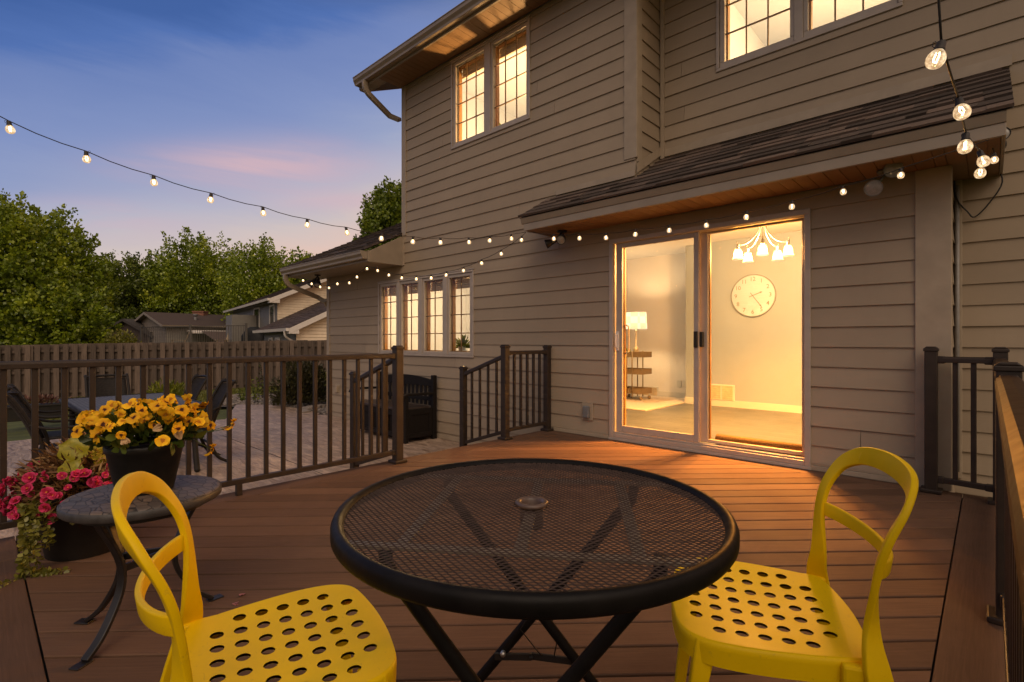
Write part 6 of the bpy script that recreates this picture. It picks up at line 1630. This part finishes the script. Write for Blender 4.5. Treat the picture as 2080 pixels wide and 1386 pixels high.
shrub('shrub', 'low round lime-green shrub beyond the dining table', 338, 832, -.42, M_LIME, .42, .42, .42, 900, .12, .03, 31)
shrub('shrub', 'dark bronze barberry bush in the gravel by the house corner', 612, 826, -.42, M_BUSH, .60, .60, .86, 5200, .075, .035, 32, 9)
shrub('shrub', 'small bright green shrub tucked behind the barberry at the house corner', 664, 800, -.45, M_HEDGE, .4, .4, .5, 700, .07, .04, 33)
def spindly(px, py, h, seed, label, fol):
    q = onZ(px, py, -.43); t = thing('perennial_plant', label, 'plant', (q.x, q.y, -.43)); R = random.Random(seed); m = MB(); cs = []; ds = []
    for k in range(6):
        tip = Vector((q.x + R.gauss(0, .09), q.y + R.gauss(0, .09), -.43 + h * R.uniform(.6, 1.1))); m.tube([(q.x, q.y, -.43), tuple(tip)], .004, 5)
        for s in np.linspace(.2, 1, 14): p = Vector((q.x, q.y, -.43)).lerp(tip, s); cs.append(tuple(p)); ds.append((R.gauss(0, 1), R.gauss(0, 1), .4))
    m.build('stems', M_BARK, t); leaf_cloud('foliage', fol, t, np.array(cs), np.array(ds), .075, .035, seed)
spindly(522, 822, .62, 1, 'thin leafy perennial in the gravel beside the lawn edge', M_LF[2]); spindly(492, 818, .30, 2, 'low perennial at the left end of the gravel bed', M_LF[1]); spindly(533, 812, .85, 3, 'tallest thin perennial in front of the fence', M_BUSH)

# ------------------------------------------------------------------ shadow-box fence
F0 = FR(15.6, -15.72); F1 = FR(19.2, -7.07); fd = (F1 - F0); fd.z = 0; FL = fd.length; fd.normalize(); fnorm = Vector((fd.y, -fd.x, 0))
fence = thing('fence', 'long brown wooden shadow-box fence across the back of the yard', 'fence', tuple((F0 + F1) / 2 + Vector((0, 0, -.8))))
def ftop(s): 
    t = s / FL; base = .905 + .165 * min(max(t, -.5), 1.6)
    return base + (.006 if int((s + 40) / 2.44) % 2 else -.006)
def fpt(s, off=0): return F0 + fd * s + fnorm * off
panels = MB(); R = random.Random(9); s = -9.0; k = 0
while s < FL + 13:
    for side_, sh in ((.045, 0), (-.065, .118)):
        p = fpt(s + sh, side_); zt = ftop(s + sh) + R.uniform(-.003, .003); zb = gh(p.x, p.y) + .03; panels.cur = R.random(); w = .136 if side_ > 0 else .165
        a = p - fd * w / 2; b = p + fd * w / 2; o = fnorm * .019; e = .006
        P = lambda v, z: (v.x, v.y, z)
        prof = [(a, zb), (b, zb), (b, zt - e), (b - fd * e, zt), (a + fd * e, zt), (a, zt - e)]
        i = panels.add([P(v, z) for v, z in prof] + [P(v + o, z) for v, z in prof]); n = 6
        panels.face(tuple(i + q for q in range(n))); panels.face(tuple(i + n + q for q in range(n - 1, -1, -1)))
        for q in range(n): panels.face((i + q, i + n + q, i + n + (q + 1) % n, i + (q + 1) % n))
    s += .236; k += 1
panels.build('board_panel', M_FENCE, fence)
m = MB(); s = -9.0
while s < FL + 12:
    for dz in (.20, .85, 1.5):
        a = fpt(s, -.008); b = fpt(min(s + 2.44, FL + 13), -.008); m.beam((a.x, a.y, ftop(s + .3) - dz), (b.x, b.y, ftop(s + .3) - dz), .035, .085)
    s += 2.44
m.build('rail', M_FENCE, fence)
s = -9.0
while s < FL + 12:
    p = fpt(s, -.008); m = MB(); m.beam((p.x, p.y, -1.0), (p.x, p.y, ftop(s) - .05), .09, .09, up=tuple(fd)); m.build('post', M_FENCE, fence); s += 2.44

# ------------------------------------------------------------------ trees
def tree(name, label, px, ptop, t_, rx, rz, zc, mat, n_cl, per, leaf, seed, trunk=.14, shoots=.55, zbase=-2.0, upv=.8, dens=1.0):
    zc = atT(px, ptop, t_).z - rz * 1.04 - shoots * 0.95
    c = atT(px, 693, t_); base = Vector((c.x, c.y, zbase)); th = thing(name, label, 'tree', tuple(base), 0, 'trees beyond the fence')
    R = np.random.RandomState(seed); v = R.normal(size=(n_cl, 3)); v /= np.linalg.norm(v, axis=1, keepdims=True)
    lump = np.ones(n_cl)
    for k in range(7):
        a = R.normal(size=3); a /= np.linalg.norm(a); lump += .24 * np.clip((v @ a) - .55, 0, 1) * R.choice([2.2, -1.6, 1.6])
    lump = np.clip(lump, .62, 1.10)
    r = (R.uniform(.06, 1, n_cl) ** .42) * lump
    cc = np.array([c.x, c.y, zc]) + v * r[:, None] * np.array([rx, rx, rz])
    # each clump: a short leafy shoot growing outwards and up
    up = v * .75 + np.array([0, 0, upv]) + R.normal(size=(n_cl, 3)) * .25; up /= np.linalg.norm(up, axis=1, keepdims=True)
    ln_ = R.uniform(.5, 1.25, n_cl) * shoots * (1 + .8 * (v[:, 2] > .55))
    s_ = R.uniform(-.5, 1, (n_cl, per)); wd = .34 * shoots * (1.05 - .72 * np.clip(s_, 0, 1))
    P = cc[:, None, :] + up[:, None, :] * (s_ * ln_[:, None])[:, :, None] + R.normal(size=(n_cl, per, 3)) * wd[:, :, None] * np.array([1, 1, .8])
    P = P.reshape(-1, 3); N = len(P); tone = np.clip(np.repeat(R.normal(.45, .17, n_cl) + .28 * v[:, 2] * 0, per) + R.normal(0, .14, N), 0, 1)
    d_ = R.normal(size=(N, 3)) * .8 + np.repeat(up, per, 0); d_ /= np.linalg.norm(d_, axis=1, keepdims=True); q = np.cross(d_, R.normal(size=(N, 3))); q /= np.linalg.norm(q, axis=1, keepdims=True)
    L = leaf * R.uniform(.6, 1.3, (N, 1)); W = L * .42
    V = np.stack([P, P + d_ * L * .5 + q * W, P + d_ * L, P + d_ * L * .5 - q * W], 1)
    np_mesh('crown', V, 4, mat, th, tone)
    m = MB(); m.smooth = True; tz_ = zc - rz * .1
    m.tube([base, base.lerp(Vector((c.x, c.y, tz_)), .5) + Vector((.08, .05, 0)), Vector((c.x, c.y, tz_)), Vector((c.x + .1, c.y, zc + rz * .55))], trunk, 9, scale=[1.15, .85, .55, .15])
    for k in range(14):
        j = R.randint(n_cl); e = Vector(cc[j]); s0 = Vector((c.x, c.y, zc - rz * R.uniform(.2, .9))); m.tube([s0, s0.lerp(e, .5) + Vector((0, 0, .15)), e], trunk * .28, 6, scale=[1, .6, .2])
    m.build('trunk', M_BARK, th); return th
tree('maple_tree', 'large yellow-green maple filling the left edge beyond the fence', 62, 412, 26, 3.2, 4.0, 3.55, M_LF[0], 820, 84, .165, 1, .24, .55)
tree('maple_tree', 'lower yellow-green tree at the foot of the big maple by the fence', 130, 560, 25, 1.7, 1.9, 1.2, M_LF[0], 260, 80, .16, 12, .1, .45)
tree('shade_tree', 'dark broad tree between the big maple and the brown-roofed house', 243, 520, 56, 3.2, 4.2, 5.8, M_LF[1], 270, 64, .28, 2, .24, 1.0)
tree('shade_tree', 'dark thin tree behind the gap left of the middle maples', 300, 520, 62, 2.6, 4.4, 6.0, M_LF[1], 170, 52, .30, 3, .25, 1.0)
tree('maple_tree', 'wide full maple behind the brown-roofed house', 405, 485, 60, 5.3, 5.4, 7.2, M_LF[0], 620, 74, .27, 4, .3, 1.1)
tree('shade_tree', 'dark undergrowth tree low behind the brown-roofed house', 345, 600, 66, 4.4, 3.0, 3.4, M_LF[1], 200, 56, .32, 14, .3, 1.05)
tree('ash_tree', 'fresh green tree with upright shoots left of the beige house', 535, 490, 52, 3.1, 4.2, 6.2, M_LF[0], 330, 74, .23, 5, .22, 1.25, upv=1.2)
tree('shade_tree', 'dark tree low behind the roof of the beige house', 480, 600, 60, 3.6, 3.4, 4.0, M_LF[1], 210, 56, .30, 15, .25, 1.0)
tree('ash_tree', 'small distant tree above the roof of the beige house', 628, 515, 56, 2.1, 3.0, 6.9, M_LF[0], 220, 40, .30, 6, .16, .9)
tree('ash_tree', 'fresh green tree rising behind the lower wing roof', 800, 372, 24, 1.7, 1.8, 5.95, M_LF[2], 280, 80, .14, 7, .12, .45)
shrub('hedge_shrub', 'yellow-green hedge bush showing over the fence before the dark gable', 245, 780, -1.0, M_HEDGE, 1.0, .9, 1.75, 6200, .10, .06, 41, 8, .6)

# ------------------------------------------------------------------ neighbours' houses
def local(origin, e1, e2):
    o = Vector(origin); a = Vector((e1[0] * FW[0] + e1[1] * RT[0], e1[0] * FW[1] + e1[1] * RT[1], 0)).normalized(); b = Vector((e2[0] * FW[0] + e2[1] * RT[0], e2[0] * FW[1] + e2[1] * RT[1], 0)).normalized()
    return lambda u, v, z: o + a * u + b * v + Vector((0, 0, z - o.z))
def gable_house(name, label, L, depth, width, zb, ze, pitch, wallm, wallm2, trimm, roofm, over=.45, expo=.135, addlap=True):
    """u runs back along the eave, v across the gable (gable face at u=0)"""
    t = thing(name, label, 'house', tuple(L(0, 0, zb)))
    zr = ze + pitch * width / 2
    m = MB(); R = random.Random(3); z = zb
    while z < zr:
        z2 = min(z + expo, zr); f = lambda q: max(0, (q - ze) / pitch) if q > ze else 0
        a0, a1 = f(z), f(z2); m.cur = R.random()
        if width - 2 * a1 > .02: m.quad(L(-.03, a0, z), L(-.03, width - a0, z), L(-.003, width - a1, z2), L(-.003, a1, z2)); m.quad(L(0, a0, z), L(0, width - a0, z), L(-.03, width - a0, z), L(-.03, a0, z))
        z = z2
    m.build('wall', wallm, t)
    m = MB(); z = zb
    while z < ze:
        z2 = min(z + expo, ze); m.cur = R.random(); m.quad(L(depth, -.016, z), L(0, -.016, z), L(0, -.003, z2), L(depth, -.003, z2)); m.quad(L(depth, 0, z), L(0, 0, z), L(0, -.016, z), L(depth, -.016, z)); z = z2
    m.build('wall', wallm2, t)
    m = MB(); m.quad(L(0, width, zb), L(depth, width, zb), L(depth, width, ze), L(0, width, ze)); m.build('wall', wallm2, t)
    m = MB(); m.poly([L(depth, 0, zb), L(depth, 0, ze), L(depth, width / 2, zr), L(depth, width, ze), L(depth, width, zb)]); m.build('wall', wallm2, t)
    o = over; e0 = ze - o * pitch
    sl = sqrt(1 + pitch ** 2)
    U = (L(-o, -o, 0) - L(depth + o, -o, 0)).normalized(); Vv = (L(0, width / 2, zr) - L(0, -o, e0)).normalized()
    shingle_plane('roof', L(depth + o, -o, e0 + .10), tuple(U), tuple(Vv), depth + 2 * o, (width / 2 + o) * sl, t, roofm, seed=5, course=.16, tab=(.3, .9), thick=.02)
    m = MB(); m.quad(L(-o, width / 2, zr + .1), L(-o, width + o, e0 + .1), L(depth + o, width + o, e0 + .1), L(depth + o, width / 2, zr + .1)); m.build('roof', roofm, t)
    m = MB(); h_ = .22
    for (v0, z0_, v1, z1_) in ((-o, e0, width / 2, zr), (width + o, e0, width / 2, zr)):
        m.hexa([L(-o - .03, v0, z0_ - h_ + .09), L(-o + .005, v0, z0_ - h_ + .09), L(-o + .005, v1, z1_ - h_ + .09), L(-o - .03, v1, z1_ - h_ + .09), L(-o - .03, v0, z0_ + .09), L(-o + .005, v0, z0_ + .09), L(-o + .005, v1, z1_ + .09), L(-o - .03, v1, z1_ + .09)])
        m.quad(L(-o, v0, z0_ - .05), L(0, v0, z0_ - .05), L(0, v1, z1_ - .05), L(-o, v1, z1_ - .05))
    # boxed eave return at the near corner
    m.hexa([L(-o - .02, -o, e0 - .12), L(0.0, -o, e0 - .12), L(0.0, .02, e0 - .12), L(-o - .02, .02, e0 - .12), L(-o - .02, -o, e0 + .09), L(0.0, -o, e0 + .09), L(0.0, .02, ze + .05), L(-o - .02, .02, ze + .05)])
    m.build('rake_board', trimm, t)
    m = MB(); m.hexa([L(-o, -o - .10, e0 - .02), L(depth + o, -o - .10, e0 - .02), L(depth + o, -o, e0 - .02), L(-o, -o, e0 - .02), L(-o, -o - .12, e0 + .10), L(depth + o, -o - .12, e0 + .10), L(depth + o, -o, e0 + .10), L(-o, -o, e0 + .10)]); m.build('gutter', trimm, t)
    m = MB(); m.quad(L(-o + .01, -o, e0 - .06), L(depth + o, -o, e0 - .06), L(depth + o, .0, e0 - .06), L(-o + .01, .0, e0 - .06)); m.build('soffit', M_GREYSHADE, t)
    return t
def nwin(t, L, u0, u1, z0, z1, trim=M_WHITE, on='v', name='window'):
    m = MB()
    P = (lambda a, o, z: L(a, -o, z)) if on == 'v' else (lambda a, o, z: L(-o, a, z))
    for (a0, a1, b0, b1) in ((u0 - .09, u1 + .09, z1, z1 + .09), (u0 - .09, u1 + .09, z0 - .09, z0), (u0 - .09, u0, z0, z1), (u1, u1 + .09, z0, z1)):
        m.hexa([P(a0, .02, b0), P(a1, .02, b0), P(a1, .05, b0), P(a0, .05, b0), P(a0, .02, b1), P(a1, .02, b1), P(a1, .05, b1), P(a0, .05, b1)])
    w = m.build(name, trim, t); g = MB(); g.quad(P(u0, .025, z0), P(u1, .025, z0), P(u1, .025, z1), P(u0, .025, z1)); g.build('pane', M_DKGLASS, w)
e1 = (.794, -.608); e2 = (.608, .794)
C1 = FR(26, -.462 * 26)
L1 = local((C1.x, C1.y, 0), e1, e2)
h1 = gable_house('neighbour_house', 'beige two-storey neighbour house with white rake boards beyond the fence', L1, 13.2, 11.0, -3.0, 3.28, .46, M_CREAM, M_GREYSHADE, M_WHITE, M_SHIN2)
nwin(h1, L1, .55, 1.5, 1.1, 2.85); nwin(h1, L1, 4.2, 5.6, .95, 2.9); nwin(h1, L1, 8.5, 9.6, 1.2, 2.6, name='window')
m = MB(); m.hexa([L1(5.0, -1.3, .2), L1(7.2, -1.3, .2), L1(7.2, 0, .2), L1(5.0, 0, .2), L1(5.0, -1.3, 2.55), L1(7.2, -1.3, 2.55), L1(7.2, 0, 2.55), L1(5.0, 0, 2.55)]); m.build('bay_wall', M_GREYSHADE, h1)
C2 = FR(20.6, -.425 * 20.6); L2 = local((C2.x, C2.y, 0), e1, e2)
h2 = gable_house('garage_wing', 'beige single-storey garage wing with white downspout in front of the beige neighbour house', L2, 5.8, 8.0, -3.0, 1.62, .50, M_CREAM, M_GREYSHADE, M_WHITE, M_SHIN2, over=.36)
m = MB(); m.tube(bez([L2(.0, -.44, 1.42), L2(.02, -.40, 1.22), L2(.06, -.22, 1.08), L2(.08, -.06, .98), L2(.08, -.05, .7), L2(.08, -.05, -2)], 5), .045, 8); m.build('downspout', M_WHITE, h2)
nwin(h2, L2, 2.6, 3.3, .2, 1.1); nwin(h2, L2, 4.0, 4.6, .2, 1.1)
# neighbour deck rail with two chairs and a covered grill
dk = thing('neighbour_deck', 'raised neighbour deck with thin grey metal railing above the fence', 'deck', tuple(FR(30, -20, -2)))
a = atT(287, 693, 31); b = atT(500, 693, 27.5); dz = .45
m = MB(); u_ = (b - a).normalized(); w_ = Vector((-u_.y, u_.x, 0)) * 3.2
if w_.dot(Vector((FW[0], FW[1], 0))) < 0: w_ = -w_
m.prism([(a.x, a.y), (b.x, b.y), (b.x + w_.x, b.y + w_.y), (a.x + w_.x, a.y + w_.y)], dz - .2, dz, 'Z'); m.build('platform', M_FENCE, dk)
M_GRAIL = simple('weathered_grey_rail', (.12, .105, .09), .6)
m = MB(); m.beam(a + Vector((0, 0, dz + 1.05 - H)), b + Vector((0, 0, dz + 1.05 - H)), .05, .05)
m.v = []; m.f = []; m.r = []; m.sm = []
A3 = Vector((a.x, a.y, 0)); B3 = Vector((b.x, b.y, 0))
m.beam(A3 + Vector((0, 0, dz + 1.42)), B3 + Vector((0, 0, dz + 1.42)), .05, .05); m.beam(A3 + Vector((0, 0, dz + .12)), B3 + Vector((0, 0, dz + .12)), .04, .04); m.build('rail', M_GRAIL, dk)
m = MB(); nb = 46
for k in range(nb + 1): p = A3.lerp(B3, k / nb); m.beam(p + Vector((0, 0, dz)), p + Vector((0, 0, dz + 1.4)), .022, .022)
m.build('balusters', M_GRAIL, dk)
for k in (0, .5, 1.0): p = A3.lerp(B3, k); m = MB(); m.beam(p + Vector((0, 0, -2.6)), p + Vector((0, 0, dz + 1.55)), .10, .10); m.build('post', M_GRAIL, dk)
def slat_chair(label, px, t_, rz, first=[None]):
    p = atT(px, 693, t_); loc = (p.x, p.y, dz)
    if first[0]: return dup(first[0], loc, rz, label)
    t = thing('adirondack_chair', label, 'chair', loc, rz, 'slatted chairs on the neighbour deck'); first[0] = t; M_AD = simple('pale_wood_chair', (.38, .29, .19), .6)
    for k in range(5):
        m = MB(); x = -.24 + .12 * k; m.hexa([(x - .05, -.30, .35), (x + .05, -.30, .35), (x + .05, -.27, .35), (x - .05, -.27, .35), (x - .05, -.62, 1.22 - .04 * abs(k - 2)), (x + .05, -.62, 1.22 - .04 * abs(k - 2)), (x + .05, -.59, 1.22 - .04 * abs(k - 2)), (x - .05, -.59, 1.22 - .04 * abs(k - 2))]); m.build('back_slat', M_AD, t, world=False)
    m = MB(); m.hexa([(-.27, -.3, .33), (.27, -.3, .33), (.27, .3, .43), (-.27, .3, .43), (-.27, -.3, .36), (.27, -.3, .36), (.27, .3, .46), (-.27, .3, .46)]); m.build('seat', M_AD, t, world=False)
    for s in (-1, 1):
        m = MB(); m.box(s * .33 - .06, s * .33 + .06, -.35, .38, .62, .65); m.build('armrest', M_AD, t, world=False)
        m = MB(); m.box(s * .30 - .03, s * .30 + .03, .26, .32, 0, .62); m.box(s * .30 - .02, s * .30 + .02, -.35, -.29, 0, .62); m.build('leg', M_AD, t, world=False)
slat_chair('pale slatted chair in side view on the neighbour deck, left one', 362, 31.2, YAW + radians(120)); slat_chair('pale slatted chair in back view on the neighbour deck, right one', 458, 29.6, YAW + radians(170))
p = atT(517, 693, 28.4); gr_ = thing('covered_grill', 'grill under a black cover on the neighbour deck', 'grill', (p.x, p.y, dz))
m = MB(); m.smooth = True
for k, (sx, sy, z) in enumerate(((.62, .36, 0), (.66, .38, .5), (.64, .37, .85), (.50, .34, 1.05), (.40, .28, 1.25), (.2, .16, 1.36))):
    for q in range(20):
        a_ = 2 * pi * q / 20; w_ = (abs(cos(a_)) ** 4 + abs(sin(a_)) ** 4) ** -.25; fx = sx * w_ * cos(a_) * (1 + .03 * sin(7 * a_)); fy = sy * w_ * sin(a_); pp = p + Vector((RT[0], RT[1], 0)) * fx + Vector((FW[0], FW[1], 0)) * fy; m.v.append((pp.x, pp.y, dz + z))
for k in range(5):
    for q in range(20): m.face((k * 20 + q, k * 20 + (q + 1) % 20, (k + 1) * 20 + (q + 1) % 20, (k + 1) * 20 + q))
m.face(tuple(100 + q for q in range(20))); m.build('grill_cover', simple('black_canvas', (.012, .012, .013), .7, .3, 6, .3), gr_)
# brown-roofed house
C3 = FR(46, -.680 * 46); L3 = local((C3.x, C3.y, 0), (.80, .60), (.60, -.80))
h3 = gable_house('neighbour_house', 'brown-roofed house with brick chimney and vent pipe in the middle distance', L3, 11.5, 8.0, -3.0, 2.52, .29, simple('grey_brick_wall', (.20, .165, .135), .8, .15, 4, rndamt=.12), M_GREYSHADE, simple('tan_trim', (.25, .20, .155), .6), M_SHIN2, over=.5)
nwin(h3, L3, 3.2, 4.2, .7, 1.9, simple('tan_trim', (.25, .2, .155)), on='u')
p = L3(4.4, 4.0, 0); m = MB(); m.obox((p.x, p.y, 3.55), (1.1, .8, .9), Matrix.Rotation(YAW, 3, 'Z')); m.obox((p.x, p.y, 4.02), (1.22, .92, .12), Matrix.Rotation(YAW, 3, 'Z')); m.build('chimney', M_BRICK, h3)
p = L3(3.0, 1.6, 0); m = MB(); m.tube([(p.x, p.y, 2.5), (p.x, p.y, 3.55)], .13, 12); m.tube([(p.x, p.y, 3.45), (p.x, p.y, 3.66)], .2, 12); m.build('vent_pipe', simple('galvanised', (.16, .15, .15), .5), h3)
# low porch roof in front of it
m = MB(); p = [L3(1.5, -.3, 2.05), L3(5.0, -.3, 2.05), L3(5.0, -1.6, 1.85), L3(1.5, -1.6, 1.85)]; m.quad(*p); q_ = [x - Vector((0, 0, .12)) for x in p]; m.quad(*q_); m.quad(p[3], p[2], q_[2], q_[3]); m.build('porch_roof', M_WHITE, h3)
m = MB(); m.quad(L3(2.2, -1.7, 1.95), L3(10, -1.7, 1.95), L3(10, -5.5, 1.1), L3(2.2, -5.5, .75)); m.build('lower_roof', M_SHIN2, h3)
m = MB(); m.beam(L3(2.2, -5.5, .70), L3(10, -5.5, 1.05), .08, .16); m.build('eave_board', M_WHITE, h3)
# dark gabled house at the far left
C4 = FR(50, -.812 * 50); L4 = local((C4.x, C4.y, 0), (.97, .24), (-.24, .97))
h4 = gable_house('neighbour_house', 'dark gabled house half hidden behind the hedge at the left', L4, 8.0, 7.0, -3.0, 1.5, .45, simple('dark_red_siding', (.055, .038, .032), .8, .2, 4), simple('dark_red_siding', (.055, .038, .032)), simple('dark_trim', (.05, .04, .035), .7), simple('dark_roof', (.06, .05, .045), .9, .2, 6), over=.5)
